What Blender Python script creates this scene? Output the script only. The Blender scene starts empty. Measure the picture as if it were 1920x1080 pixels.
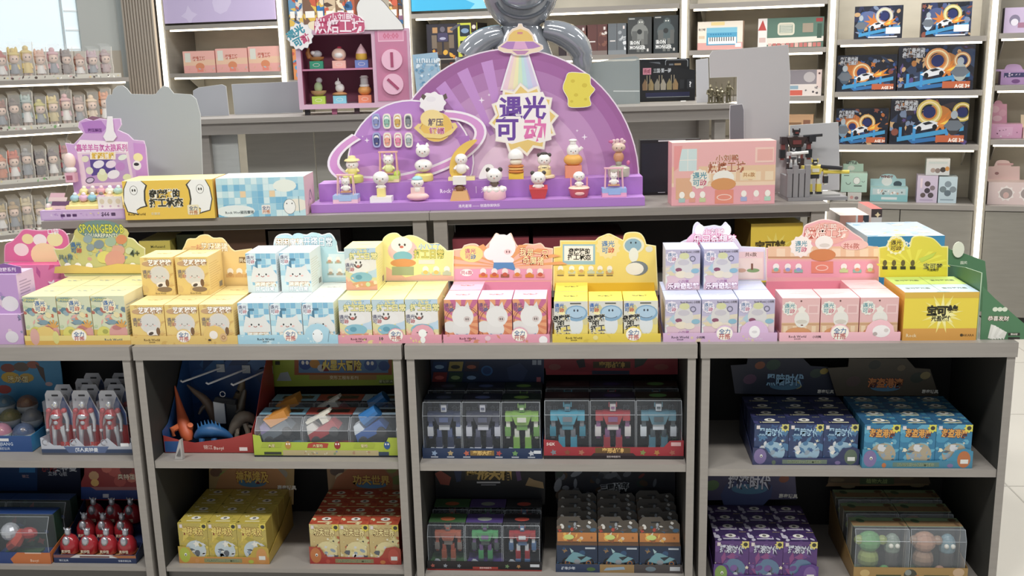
import bpy, math, random
from mathutils import Vector, Matrix

SC = bpy.context.scene
COL = SC.collection
PI = math.pi
# ------------------------------------------------------------------ camera
F = 1900.0
EYE = Vector((0.0, -2.93, 1.64))
YAW, PITCH, ROLL = math.radians(4.3), math.atan(430 / F), 0.0255
_r0 = Vector((math.cos(YAW), math.sin(YAW), 0))
FWD = Vector((-math.sin(YAW) * math.cos(PITCH), math.cos(YAW) * math.cos(PITCH), -math.sin(PITCH)))
_u0 = _r0.cross(FWD)
UP = (_u0 * math.cos(ROLL) + _r0 * math.sin(ROLL)).normalized()
RT = (_r0 * math.cos(ROLL) - _u0 * math.sin(ROLL)).normalized()
cam_data = bpy.data.cameras.new('camera')
cam_data.sensor_width = 36.0
cam_data.lens = F / 1920 * 36.0
cam_data.clip_start = 0.05
cam = bpy.data.objects.new('camera', cam_data)
COL.objects.link(cam)
cam.matrix_world = Matrix((
    (RT.x, UP.x, -FWD.x, EYE.x), (RT.y, UP.y, -FWD.y, EYE.y), (RT.z, UP.z, -FWD.z, EYE.z), (0, 0, 0, 1)))
SC.camera = cam

# ------------------------------------------------------------------ light
SC.view_settings.view_transform = 'Standard'
SC.view_settings.look = 'None'
SC.view_settings.gamma = 1.0
SC.view_settings.use_curve_mapping = False
SC.view_settings.exposure = -0.1
world = bpy.data.worlds.new('world')
SC.world = world
world.use_nodes = True
_bg = world.node_tree.nodes['Background']
_bg.inputs[0].default_value = (0.86, 0.93, 1.0, 1)
_bg.inputs[1].default_value = 0.36


def area(name, loc, sx, sy, power, color=(1, 0.985, 0.955), rot=(0, 0, 0)):
    d = bpy.data.lights.new(name, 'AREA')
    d.shape = 'RECTANGLE'
    d.size, d.size_y, d.energy, d.color = sx, sy, power, color
    o = bpy.data.objects.new(name, d)
    o.location, o.rotation_euler = loc, rot
    COL.objects.link(o)


for _i, _x in enumerate((-1.9, -0.1, 1.5)):
    area('ceiling_light', (_x, -1.3, 3.1), 0.9, 0.3, (47, 47, 42)[_i])
for _i, _x in enumerate((-2.2, 0.0, 2.2)):
    area('ceiling_light', (_x, 1.25, 3.2), 1.0, 0.3, 23)
for _i, _x in enumerate((-1.6, 1.6)):
    area('ceiling_light', (_x, 2.9, 3.3), 1.2, 0.4, 62)

# ------------------------------------------------------------------ pixel rays


def ray(px, py):
    return FWD * F + RT * (px - 960) - UP * (py - 540)


def on_z(px, py, z):
    d = ray(px, py)
    return EYE + d * ((z - EYE.z) / d.z)


def on_y(px, py, y):
    d = ray(px, py)
    return EYE + d * ((y - EYE.y) / d.y)


class Frame:
    """A vertical reference plane: x along it, y into it, z up."""
    def __init__(s, o, ang):
        s.o, s.a = Vector((o[0], o[1], 0)), ang
        s.t = Vector((math.cos(ang), math.sin(ang), 0))
        s.n = Vector((-math.sin(ang), math.cos(ang), 0))

    def w(s, x, y, z):
        return s.o + s.t * x + s.n * y + Vector((0, 0, z))

    def at(s, px, py, y=0.0):
        d = ray(px, py)
        k = ((s.o + s.n * y - EYE).dot(s.n)) / d.dot(s.n)
        p = EYE + d * k - s.o
        return p.dot(s.t), p.z          # local x, z

    def z(s, px, py, z):
        p = on_z(px, py, z) - s.o
        return p.dot(s.t), p.dot(s.n)   # local x, y


W0 = Frame((0, 0), 0)
# ------------------------------------------------------------------ materials
_mats = {}


def lin(h):
    h = h.lstrip('#')
    if len(h) == 3:
        h = ''.join(c * 2 for c in h)
    v = [int(h[i:i + 2], 16) / 255 for i in (0, 2, 4)]
    g = .3 * v[0] + .59 * v[1] + .11 * v[2]
    v = [g + (x - g) * .88 for x in v]
    return tuple(c / 12.92 if c <= 0.04045 else ((c + 0.055) / 1.055) ** 2.4 for c in v) + (1,)


def M(h, rough=0.5, metal=0.0, emit=0.0, alpha=1.0, grain=None, coat=0.0):
    k = (h, rough, metal, emit, alpha, grain, coat)
    if k in _mats:
        return _mats[k]
    m = bpy.data.materials.new('paint_' + h.lstrip('#'))
    m.use_nodes = True
    nt = m.node_tree
    b = nt.nodes['Principled BSDF']
    b.inputs['Base Color'].default_value = lin(h)
    b.inputs['Roughness'].default_value = rough
    b.inputs['Metallic'].default_value = metal
    if coat:
        b.inputs['Coat Weight'].default_value = coat
    if emit:
        b.inputs['Emission Color'].default_value = lin(h)
        b.inputs['Emission Strength'].default_value = emit
    if alpha < 1:
        b.inputs['Alpha'].default_value = alpha
    if grain:
        tc = nt.nodes.new('ShaderNodeTexCoord')
        mp = nt.nodes.new('ShaderNodeMapping')
        mp.inputs['Scale'].default_value = grain
        nz = nt.nodes.new('ShaderNodeTexNoise')
        nz.inputs['Scale'].default_value = 6
        nz.inputs['Detail'].default_value = 5
        rp = nt.nodes.new('ShaderNodeMix')
        rp.data_type = 'RGBA'
        c = lin(h)
        rp.inputs['A'].default_value = tuple(x * 0.86 for x in c[:3]) + (1,)
        rp.inputs['B'].default_value = tuple(min(1, x * 1.12) for x in c[:3]) + (1,)
        nt.links.new(tc.outputs['Object'], mp.inputs[0])
        nt.links.new(mp.outputs[0], nz.inputs['Vector'])
        nt.links.new(nz.outputs['Fac'], rp.inputs['Factor'])
        nt.links.new(rp.outputs['Result'], b.inputs['Base Color'])
    _mats[k] = m
    return m


def C(h):                                   # printed card
    return M(h, 0.45)


def CLEAR(h='ffffff', a=0.12, rough=0.05):  # thin clear plastic
    return M(h, rough, 0, 0, a)


# ------------------------------------------------------------------ text as mesh
_txt = {}


def text_mesh(s, off):
    k = (s, off)
    if k not in _txt:
        c = bpy.data.curves.new('lettering', 'FONT')
        c.body = s
        c.resolution_u = 1
        c.offset = off
        o = bpy.data.objects.new('lettering', c)
        COL.objects.link(o)
        me = o.evaluated_get(bpy.context.evaluated_depsgraph_get()).to_mesh()
        v = [(p.co.x, p.co.y) for p in me.vertices]
        f = [tuple(p.vertices) for p in me.polygons]
        bpy.data.objects.remove(o)
        bpy.data.curves.remove(c)
        xs = [p[0] for p in v] or [0, 1]
        ys = [p[1] for p in v] or [0, 1]
        _txt[k] = (v, f, min(xs), max(xs), min(ys), max(ys))
    return _txt[k]


# ------------------------------------------------------------------ flat print, in units of the face (x 0..w, y 0..1)
def circ(cx, cy, rx, ry=None, n=18, a0=0.0, a1=2 * PI, rot=0.0):
    ry = rx if ry is None else ry
    full = abs(a1 - a0 - 2 * PI) < 1e-6
    m = n if full else n + 1
    out = []
    for i in range(m):
        t = a0 + (a1 - a0) * i / n
        x, y = rx * math.cos(t), ry * math.sin(t)
        out.append((cx + x * math.cos(rot) - y * math.sin(rot), cy + x * math.sin(rot) + y * math.cos(rot)))
    return out


def starp(cx, cy, r1, r2, n, rot=PI / 2, sx=1.0):
    return [(cx + sx * (r1 if i % 2 == 0 else r2) * math.cos(rot + PI * i / n),
             cy + (r1 if i % 2 == 0 else r2) * math.sin(rot + PI * i / n)) for i in range(2 * n)]


def clip(p, w, h):
    for ax, lim, sg in ((0, 0, 1), (0, w, -1), (1, 0, 1), (1, h, -1)):
        q = []
        for i in range(len(p)):
            a, b = p[i - 1], p[i]
            da, db = (a[ax] - lim) * sg, (b[ax] - lim) * sg
            if (da >= 0) != (db >= 0):
                t = da / (da - db)
                q.append((a[0] + (b[0] - a[0]) * t, a[1] + (b[1] - a[1]) * t))
            if db >= 0:
                q.append(b)
        p = q
        if len(p) < 3:
            return []
    return p


class Art:
    def __init__(s, w=1.0, h=1.0, cl=True):
        s.w, s.h, s.cl, s.items, s.l = w, h, cl, [], 1

    def poly(s, p, c, up=True):
        if s.cl:
            p = clip(p, s.w, s.h)
        if len(p) > 2:
            s.items.append((s.l, C(c), p, [tuple(range(len(p)))]))
        if up:
            s.l += 1
        return s

    def rect(s, x0, y0, x1, y1, c, up=True):
        return s.poly([(x0, y0), (x1, y0), (x1, y1), (x0, y1)], c, up)

    def rrect(s, x0, y0, x1, y1, r, c, up=True):
        p = []
        for (cx, cy, a) in ((x1 - r, y0 + r, -PI / 2), (x1 - r, y1 - r, 0), (x0 + r, y1 - r, PI / 2), (x0 + r, y0 + r, PI)):
            p += circ(cx, cy, r, r, 4, a, a + PI / 2)
        return s.poly(p, c, up)

    def ell(s, cx, cy, rx, ry, c, n=16, rot=0.0, up=True):
        return s.poly(circ(cx, cy, rx, ry, n, rot=rot), c, up)

    def star(s, cx, cy, r1, r2, n, c, rot=PI / 2, up=True):
        return s.poly(starp(cx, cy, r1, r2, n, rot), c, up)

    def ring(s, cx, cy, r0, r1, c, a0=0.0, a1=2 * PI, n=20, sy=1.0, rot=0.0):
        for i in range(n):
            t, u = a0 + (a1 - a0) * i / n, a0 + (a1 - a0) * (i + 1) / n
            q = []
            for (r, b) in ((r0, t), (r1, t), (r1, u), (r0, u)):
                x, y = r * math.cos(b), r * sy * math.sin(b)
                q.append((cx + x * math.cos(rot) - y * math.sin(rot), cy + x * math.sin(rot) + y * math.cos(rot)))
            s.poly(q, c, False)
        s.l += 1
        return s

    def line(s, pts, wd, c):
        for a, b in zip(pts, pts[1:]):
            dx, dy = b[0] - a[0], b[1] - a[1]
            k = wd / 2 / (math.hypot(dx, dy) or 1)
            s.poly([(a[0] - dy * k, a[1] + dx * k), (a[0] + dy * k, a[1] - dx * k),
                    (b[0] + dy * k, b[1] - dx * k), (b[0] - dy * k, b[1] + dx * k)], c, False)
        s.l += 1
        return s

    def txt(s, t, x, y, h, c, off=0.012, out=None, ow=0.042, anchor='c', rot=0.0, wmax=None, sx=1.0):
        """Lettering centred on x, y; h is the height of a character; out draws an outline below it."""
        for o, col in (((off + ow, out), (off, c)) if out else ((off, c),)):
            v, f, x0, x1, y0, y1 = text_mesh(t, o)
            bx0, bx1 = text_mesh(t, off)[2:4]
            k = h / 0.9
            kx = k * sx
            if wmax and (bx1 - bx0) * kx > wmax:
                kx = wmax / (bx1 - bx0)
            mx = {'c': (bx0 + bx1) / 2, 'l': bx0, 'r': bx1}[anchor]
            p = []
            for a, b in v:
                X, Y = (a - mx) * kx, (b - 0.38) * k
                p.append((x + X * math.cos(rot) - Y * math.sin(rot), y + X * math.sin(rot) + Y * math.cos(rot)))
            s.items.append((s.l, C(col), p, f))
            s.l += 1
        return s

    def mix(s, seed, n, cols, x0, y0, x1, y1, r0, r1):
        """Small busy printed shapes."""
        g = random.Random(seed)
        for i in range(n):
            x, y, r = g.uniform(x0, x1), g.uniform(y0, y1), g.uniform(r0, r1)
            k = g.randrange(4)
            c = g.choice(cols)
            if k == 0:
                s.ell(x, y, r, r * g.uniform(.5, 1), c, 9, g.uniform(0, 3), False)
            elif k == 1:
                s.star(x, y, r, r * .5, g.choice((4, 5)), c, g.uniform(0, 3), False)
            elif k == 2:
                a = g.uniform(0, 3)
                s.poly(circ(x, y, r * 1.3, r * .45, 4, rot=a), c, False)
            else:
                s.poly([(x + r * g.uniform(.6, 1.2) * math.cos(j * 1.05), y + r * g.uniform(.6, 1.2) * math.sin(j * 1.05)) for j in range(6)], c, False)
            s.l += 1 if i % 3 == 2 else 0
        s.l += 1
        return s

    def add(s, other, x, y, k):
        for l, m, p, f in other.items:
            s.items.append((s.l + l, m, [(x + a * k, y + b * k) for a, b in p], f))
        s.l += other.l + 1
        return s


# ------------------------------------------------------------------ mesh builder
class MB:
    STEP = 0.00004

    def __init__(s):
        s.v, s.f, s.fm, s.mats = [], [], [], []

    def mi(s, m):
        if isinstance(m, str):
            m = C(m)
        if m not in s.mats:
            s.mats.append(m)
        return s.mats.index(m)

    def add(s, vs, fs, m):
        b = len(s.v)
        s.v += [tuple(v) for v in vs]
        i = s.mi(m)
        for f in fs:
            s.f.append(tuple(b + k for k in f))
            s.fm.append(i)
        return s

    def poly(s, pts, m):
        return s.add(pts, [tuple(range(len(pts)))], m)

    def box(s, x0, x1, y0, y1, z0, z1, m, top=None, front=None, right=None, bottom=None, left=None, skip=''):
        v = [(x0, y0, z0), (x1, y0, z0), (x1, y1, z0), (x0, y1, z0), (x0, y0, z1), (x1, y0, z1), (x1, y1, z1), (x0, y1, z1)]
        for k, f, mm in (('b', (3, 2, 1, 0), bottom), ('t', (4, 5, 6, 7), top), ('f', (0, 1, 5, 4), front),
                         ('r', (1, 2, 6, 5), right), ('k', (2, 3, 7, 6), None), ('l', (3, 0, 4, 7), left)):
            if k not in skip:
                s.add([v[i] for i in f], [(0, 1, 2, 3)], mm or m)
        return s

    def hexa(s, v, m):
        return s.add(v, [(3, 2, 1, 0), (4, 5, 6, 7), (0, 1, 5, 4), (1, 2, 6, 5), (2, 3, 7, 6), (3, 0, 4, 7)], m)

    def prism(s, pts, O, U, V, depth, m, edge=None, back=None):
        """2-D outline in the plane O + U x + V y, thickened away from the viewer (U x V faces the viewer)."""
        O, U, V = Vector(O), Vector(U), Vector(V)
        N = U.cross(V).normalized()
        a = [O + U * x + V * y for x, y in pts]
        b = [p - N * depth for p in a]
        ar = sum(pts[i - 1][0] * pts[i][1] - pts[i][0] * pts[i - 1][1] for i in range(len(pts)))
        if ar < 0:
            a.reverse()
            b.reverse()
        n = len(a)
        s.poly(a, m)
        s.poly(b[::-1], back or edge or m)
        for i in range(n):
            j = (i + 1) % n
            s.poly([a[i], b[i], b[j], a[j]], edge or m)
        return s

    def art(s, A, O, U, V, k=1.0):
        """Print A on the plane at O; U, V are the directions of its x and y, k its height."""
        O, U, V = Vector(O), Vector(U).normalized() * k, Vector(V).normalized() * k
        N = U.cross(V).normalized()
        for l, m, p, f in A.items:
            o = O + N * (s.STEP * l + 0.0002)
            s.add([o + U * x + V * y for x, y in p], f, m)
        return s

    def tube(s, pts, r, m, n=8, cap=True):
        pts = [Vector(p) for p in pts]
        rs = r if isinstance(r, (list, tuple)) else [r] * len(pts)
        rings = []
        ref = Vector((0.13, 0.21, 1)).normalized()
        for i, p in enumerate(pts):
            d = (pts[min(i + 1, len(pts) - 1)] - pts[max(i - 1, 0)]).normalized()
            a = d.cross(ref if abs(d.dot(ref)) < .95 else Vector((1, 0, 0))).normalized()
            b = d.cross(a)
            rings.append([p + (a * math.cos(2 * PI * k / n) + b * math.sin(2 * PI * k / n)) * rs[i] for k in range(n)])
        vs = [v for rg in rings for v in rg]
        fs = []
        for i in range(len(rings) - 1):
            for k in range(n):
                k2 = (k + 1) % n
                fs.append((i * n + k, (i + 1) * n + k, (i + 1) * n + k2, i * n + k2))
        if cap:
            fs += [tuple(range(n)), tuple(range(len(vs) - 1, len(vs) - n - 1, -1))]
        return s.add(vs, fs, m)

    def ell(s, c, r, m, nu=14, nv=9, z0=-1.0, z1=1.0, rot=None):
        c = Vector(c)
        rx, ry, rz = (r, r, r) if not isinstance(r, (tuple, list)) else r
        vs, fs = [], []
        t0, t1 = math.asin(z0), math.asin(z1)
        for i in range(nv + 1):
            t = t0 + (t1 - t0) * i / nv
            for k in range(nu):
                a = 2 * PI * k / nu
                p = Vector((rx * math.cos(t) * math.cos(a), ry * math.cos(t) * math.sin(a), rz * math.sin(t)))
                if rot is not None:
                    p = rot @ p
                vs.append(c + p)
        for i in range(nv):
            for k in range(nu):
                k2 = (k + 1) % nu
                fs.append((i * nu + k, i * nu + k2, (i + 1) * nu + k2, (i + 1) * nu + k))
        fs += [tuple(range(nu - 1, -1, -1)), tuple(range(nv * nu, nv * nu + nu))]
        return s.add(vs, fs, m)

    def lathe(s, prof, c, m, n=16, sx=1.0, sy=1.0):
        c = Vector(c)
        vs = [c + Vector((r * sx * math.cos(2 * PI * k / n), r * sy * math.sin(2 * PI * k / n), z)) for r, z in prof for k in range(n)]
        fs = []
        for i in range(len(prof) - 1):
            for k in range(n):
                k2 = (k + 1) % n
                fs.append((i * n + k, i * n + k2, (i + 1) * n + k2, (i + 1) * n + k))
        fs += [tuple(range(n - 1, -1, -1)), tuple(range(len(vs) - n, len(vs)))]
        return s.add(vs, fs, m)

    def build(s, name, parent=None, loc=(0, 0, 0), rz=0.0, smooth=False, bevel=0.0):
        me = bpy.data.meshes.new(name)
        me.from_pydata(s.v, [], s.f)
        for m in s.mats:
            me.materials.append(m)
        me.polygons.foreach_set('material_index', s.fm)
        if smooth:
            me.polygons.foreach_set('use_smooth', [True] * len(s.f))
            try:
                me.set_sharp_from_angle(angle=math.radians(40))
            except Exception:
                pass
        me.update()
        o = bpy.data.objects.new(name, me)
        COL.objects.link(o)
        o.location, o.rotation_euler = loc, (0, 0, rz)
        if parent is not None:
            o.parent = parent
        if bevel:
            b = o.modifiers.new('soft_edge', 'BEVEL')
            b.width, b.segments, b.limit_method = bevel, 2, 'ANGLE'
        return o


def tag(o, label, cat, group=None, kind=None):
    o['label'] = label
    o['category'] = cat
    if group:
        o['group'] = group
    if kind:
        o['kind'] = kind
    return o


def thing(name, label, cat, loc=(0, 0, 0), rz=0.0, group=None):
    o = bpy.data.objects.new(name, None)
    o.empty_display_size = 0.02
    COL.objects.link(o)
    o.location, o.rotation_euler = loc, (0, 0, rz)
    return tag(o, label, cat, group)


def struct(mb, name, **k):
    o = mb.build(name, **k)
    o['kind'] = 'structure'
    return o


def copy(o, loc, label=None, rz=None, group=None, parent=None):
    """A copy of a thing with its parts and sub-parts."""
    kids = list(o.children)
    c = o.copy()
    COL.objects.link(c)
    if parent is not None:
        c.parent = parent
    if loc is not None:
        c.location = loc
    if rz is not None:
        c.rotation_euler = (0, 0, rz)
    if label:
        c['label'] = label
    if group:
        c['group'] = group
    for k in kids:
        copy(k, None, parent=c)
    return c


X3, Z3, YB = (1, 0, 0), (0, 0, 1), (0, 1, 0)
# ================================================================== setting
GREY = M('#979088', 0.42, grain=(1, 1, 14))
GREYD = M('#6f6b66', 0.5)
INNER = M('#34332f', 0.6)  # charcoal; on the low cabinets' inner sides it paints in their shade
INBACK = M('#1b1b1b', 0.7)  # near black; on the low cabinets' backs, interior shade put into the colour
CUPB = M('#8d887d', 0.45, grain=(1, 1, 8))
LED = M('#fff6e4', emit=3.2)
LEDT = M('#ffefd2', emit=6.0)

_p = EYE + ray(415, 110) * (7.3 / F)
_q = EYE + ray(1705, 110) * (5.9 / F)
WB = Frame(_p, math.atan2(_q.y - _p.y, _q.x - _p.x))
_p = EYE + ray(0, 130) * (6.75 / F)
_q = EYE + ray(240, 130) * (7.25 / F)
WL = Frame(_p, math.atan2(_q.y - _p.y, _q.x - _p.x))
MID = Frame((-1.947, 0.62), math.atan2(0.16, 2.816))
BK = Frame((-1.829, 1.72), 0.155)
ZM, ZB = 1.1, 1.4


def in_frame(fr):
    return dict(loc=fr.o, rz=fr.a)


mb = MB()
mb.box(-6, 6, -5, 6.5, -0.05, 0, M('#d9d3c7', 0.25))
for i in range(-7, 8):
    mb.box(i * .8 - .003, i * .8 + .003, -5, 6.5, 0, .0008, C('#b3ada2'), skip='b')
for i in range(-6, 9):
    mb.box(-6, 6, i * .8 - .003, i * .8 + .003, 0, .0007, C('#b3ada2'), skip='b')
struct(mb, 'floor')
xr = WB.at(1990, 200)[0]
x0 = WB.at(226, 100)[0]
mb = MB()
mb.box(x0 - .3, xr + 1.2, .36, .44, 0, 3.4, M('#c6bda9', 0.6, grain=(1, 1, 3)))
struct(mb, 'wall_back', **in_frame(WB))
mb = MB()
a0, a1 = WL.at(-260, 100)[0], WL.at(238, 100)[0]
wz0, wz1 = WL.at(60, 97, .4)[1], 3.0
wx0, wx1 = WL.at(-200, 60, .4)[0], WL.at(150, 60, .4)[0]
wm = M('#b9bdb8', 0.6)
mb.box(a0, a1 + .3, .4, .48, 0, wz0, M('#b8ad9b', 0.6))
mb.box(wx1, a1 + .3, .4, .48, wz0, 3.4, wm)
mb.box(a0, wx1, .4, .48, wz1, 3.4, wm)
struct(mb, 'wall_left', **in_frame(WL))
mb = MB()
mb.box(a0, wx1, .43, .44, wz0, wz1, M('#dcebf0', 0.2, emit=.55))
for k in range(6):
    zz = wz0 + .01 + k * .135
    mb.box(wx1 - .09, wx1, .415, .43, zz, zz + .008, C('#f4f8f8'))
mb.box(wx1 - .115, wx1 - .1, .415, .43, wz0, wz1, C('#c8d6da'))
struct(mb, 'window_1', **in_frame(WL))
# slatted corner column between the two walls
mb = MB()
sx0, sx1 = WB.at(232, 60, -.02)[0], WB.at(292, 60, -.02)[0]
mb.box(sx0, sx1, .0, .3, 0, 3.4, C('#2e2a28'))
n = 11
for i in range(n):
    u = sx0 + (sx1 - sx0) * (i + .2) / n
    mb.box(u, u + (sx1 - sx0) / n * .55, -.025, .0, 0, 3.4, C('#bcae9e'))
struct(mb, 'trim_1', **in_frame(WB))
mb = MB()
mb.box(sx0 - .16, sx0 - .0, .03, .2, 0, 3.4, C('#c2c9c6'))
struct(mb, 'trim_2', **in_frame(WB))

# ------------------------------------------------------------------ back wall shelving
POSTS = [(303, 60), (528, 70), (763, 30), (1283, 50), (1558, 110), (1850, 220)]
PX = [WB.at(x, y)[0] for x, y in POSTS]
where = ['beside the slatted column', 'left of the pink toy oven', 'right of the pink toy oven', 'right of the dark armour boxes',
         'left of the race track boxes', 'right of the race track boxes']
for u, wh in zip(PX, where):
    t = thing('light_upright', 'tall white glowing light strip upright ' + wh, 'light', WB.w(u, 0, 0), WB.a)
    mb = MB()
    mb.box(-.03, .03, .005, .356, 0, 3.2, CUPB)
    mb.build('post', t)
    mb = MB()
    mb.box(-.014, .014, -.012, .005, .02, 3.2, LED)
    mb.build('light_strip', t)


def wall_shelf(x0, x1, z, label, led=True, depth=.355, th=.03, br=True):
    t = thing('wall_shelf', label, 'shelf', WB.w(x0, 0, z), WB.a, 'shelves along the back wall')
    w = x1 - x0
    mb = MB()
    mb.box(0, w, 0, depth, -th, 0, GREY)
    mb.build('board', t)
    if led:
        mb = MB()
        mb.box(.02, w - .02, .03, .045, -th - .012, -th - .0005, LEDT)
        mb.build('light_strip', t)
    if br:
        for k in (.05, w - .05):
            mb = MB()
            mb.prism([(0, 0), (.2, 0), (0, -.12)], (k - .004, depth - .005, -th - .001), (0, -1, 0), Z3, .006, C('#d9d4c8'))
            mb.build('bracket', t)
    return t


def bay(i):
    return PX[i] + .031, PX[i + 1] - .031


def zat(px, py, y=0):
    return WB.at(px, py, y)[1]


a, b = bay(0)
ZA1 = zat(420, 136)
wall_shelf(a, b, ZA1, 'grey wall shelf holding three salmon pink cartons')
wall_shelf(a, b, zat(420, 44), 'grey wall shelf under the lilac sign panel', br=False)
ZB2 = zat(650, 62)
a, b = bay(1)
wall_shelf(a, b, ZB2, 'wall shelf with crowded toy packs behind the duck-shaped topper')
wall_shelf(a, b, zat(550, 150), 'wall shelf mostly hidden behind the pink toy oven')
a, b = bay(2)
ZC0, ZC1 = zat(1100, 13), zat(1200, 101)
wall_shelf(a, b, ZC0, 'long wall shelf above the dark armour boxes')
wall_shelf(a, b, ZC1, 'long wall shelf carrying the dark armour boxes')
a, b = bay(3)
ZD1, ZD2, ZD3 = zat(1430, 91), zat(1520, 180), zat(1520, 262)
wall_shelf(a, b, zat(1430, 2), 'topmost wall shelf above the toy keyboard boxes')
wall_shelf(a, b, ZD1, 'wall shelf carrying the two toy keyboard boxes')
wall_shelf(a, b, ZD2, 'wall shelf carrying the small pale instrument box')
wall_shelf(a, b, ZD3, 'wall shelf carrying the small brown carton, behind grey panel')
a, b = bay(4)
ZE1, ZE2, ZE3, ZE4 = zat(1700, 71), zat(1700, 171), zat(1700, 272), zat(1700, 383)
wall_shelf(a, b, ZE1, 'wall shelf carrying the two upper race track boxes')
wall_shelf(a, b, ZE2, 'wall shelf carrying the two middle race track boxes')
wall_shelf(a, b, ZE3, 'wall shelf carrying the two lowest race track boxes')
a, b = PX[5] + .031, PX[5] + .95
ZF1, ZF2, ZF3 = zat(1890, 62), zat(1890, 160), zat(1890, 262)
wall_shelf(a, b, ZF1, 'wall shelf under the purple carton at the right edge')
wall_shelf(a, b, ZF2, 'wall shelf under the mauve display at the right edge')
wall_shelf(a, b, ZF3, 'wall shelf under the pink display at the right edge')
mb = MB()
mb.box(PX[5] + .952, PX[5] + .985, 0, .356, 0, 3.2, CUPB)
struct(mb, 'trim_3', **in_frame(WB))
# base cupboards
ends = [p for p in PX] + [PX[5] + .95]
nm = ['under the lilac sign', 'behind the pink toy oven', 'behind the purple display arch', 'behind the tall grey panels',
      'under the mint blind boxes', 'at the right edge of the shop']
for i in range(6):
    a, b = ends[i] + .031, ends[i + 1] - .031
    t = thing('base_cupboard', 'grey base cupboard against the back wall ' + nm[i], 'cupboard', WB.w(a, 0, 0), WB.a)
    w = b - a
    mb = MB()
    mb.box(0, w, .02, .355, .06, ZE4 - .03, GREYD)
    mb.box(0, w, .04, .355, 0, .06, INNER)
    mb.build('carcass', t)
    mb = MB()
    mb.box(0, w, -.005, .355, ZE4 - .03, ZE4, GREY)
    mb.build('top', t)
    n = 4 if i == 2 else 2
    for k in range(n):
        mb = MB()
        mb.box(w * k / n + .003, w * (k + 1) / n - .003, 0, .0195, .065, ZE4 - .035, CUPB)
        mb.build('door', t)
# sign panels over the shelves
for nm_, i, xx, yy, yb, col, lab in (('lilac', 0, None, None, 41, '#cbb9e0', 'plain lilac sign panel above the salmon pink cartons'),
                                     ('blue', 2, 0, .42, 20, '#3ab0e0', 'bright blue sign panel behind the grey balloon figure')):
    a, b = bay(i)
    if xx is not None:
        b = WB.at(940, 10)[0]
    z = zat(415 if i == 0 else 830, yb) + .003
    mb = MB()
    mb.box(a + .005, b - .005, .0, .03, z, z + .5, C(col))
    A = Art((b - a) / .5, 1)
    if i == 2:
        A.star(1.1, .1, .5, .2, 9, '#7fd0ee').ell(1.35, .1, .06, .1, '#f4f4f4').ell(1.5, .12, .05, .1, '#e05a6a')
    else:
        A.mix(4, 6, ['#d8c9ea', '#c3b0dc'], 0, 0, 1.8, 1, .1, .2)
    mb.art(A, (a + .005, 0, z), X3, Z3, .5)
    tag(mb.build('sign_panel', loc=WB.o, rz=WB.a), lab, 'sign')

# ------------------------------------------------------------------ front cabinets
GAPS = [(-2.32, -1.413), (-1.403, -.562), (-.552, .328), (.338, 1.25)]
ZS = [.42, .42, .415, .402]
ZBOT = .045
ZBS = [.05, .05, .036, .014]
cab = ['far left, holding boxed capsule balls', 'holding the dinosaur tray', 'holding the boxed robots', 'at the right end, half empty above']
for i, (a, b) in enumerate(GAPS):
    t = thing('display_cabinet', 'low grey open display cabinet ' + cab[i], 'cabinet', (a, 0, 0), 0, 'low front display cabinets')
    w = b - a
    mb = MB()
    mb.box(0, w, -.004, .45, .756, .80, GREY)
    mb.build('worktop', t, bevel=.0015)
    for x in (.004, w - .028):
        mb = MB()
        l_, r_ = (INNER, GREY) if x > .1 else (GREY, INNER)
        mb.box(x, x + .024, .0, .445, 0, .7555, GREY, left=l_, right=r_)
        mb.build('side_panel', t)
    mb = MB()
    mb.box(.0285, w - .0285, .004, .43, ZS[i] - .024, ZS[i], GREY)
    mb.build('shelf', t, bevel=.001)
    mb = MB()
    mb.box(.0285, w - .0285, .004, .43, ZBS[i] - .014, ZBS[i], GREY)
    mb.build('bottom_board', t)
    mb = MB()
    mb.box(.0285, w - .0285, .02, .04, 0, ZBS[i] - .0145, GREYD)
    if i < 3:
        mb.build('plinth', t)
    mb = MB()
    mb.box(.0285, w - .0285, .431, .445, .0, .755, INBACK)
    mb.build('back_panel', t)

# ------------------------------------------------------------------ middle table and tall back table
xe = MID.z(1556, 382, ZM)[0]
xs_ = MID.z(76, 416, ZM)[0]
xj = MID.z(804, 400, ZM)[0]
for a, b, lab in ((xs_, xj - .001, 'long grey middle table under the yellow and blue cartons'),
                  (xj + .001, xe, 'long grey middle table under the purple arch and pink carton')):
    t = thing('middle_table', lab, 'table', MID.w(a, 0, 0), MID.a, 'stepped grey middle tables')
    w = b - a
    mb = MB()
    mb.box(0, w, 0, .40, ZM - .028, ZM, GREY)
    mb.build('table_top', t, bevel=.0015)
    for x in (.012, w - .062):
        for y in (.01, .34):
            mb = MB()
            mb.box(x, x + .05, y, y + .05, 0, ZM - .0285, GREY)
            mb.build('leg', t)
    mb = MB()
    mb.box(.063, w - .063, .02, .04, ZM - .05, ZM - .0285, GREYD)
    mb.build('apron', t)
    mb = MB()
    mb.box(.063, w - .063, .02, .38, .77, .80, GREYD)
    mb.build('lower_shelf', t)
    mb = MB()
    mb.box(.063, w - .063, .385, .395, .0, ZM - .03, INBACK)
    mb.build('back_panel', t)
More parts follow.
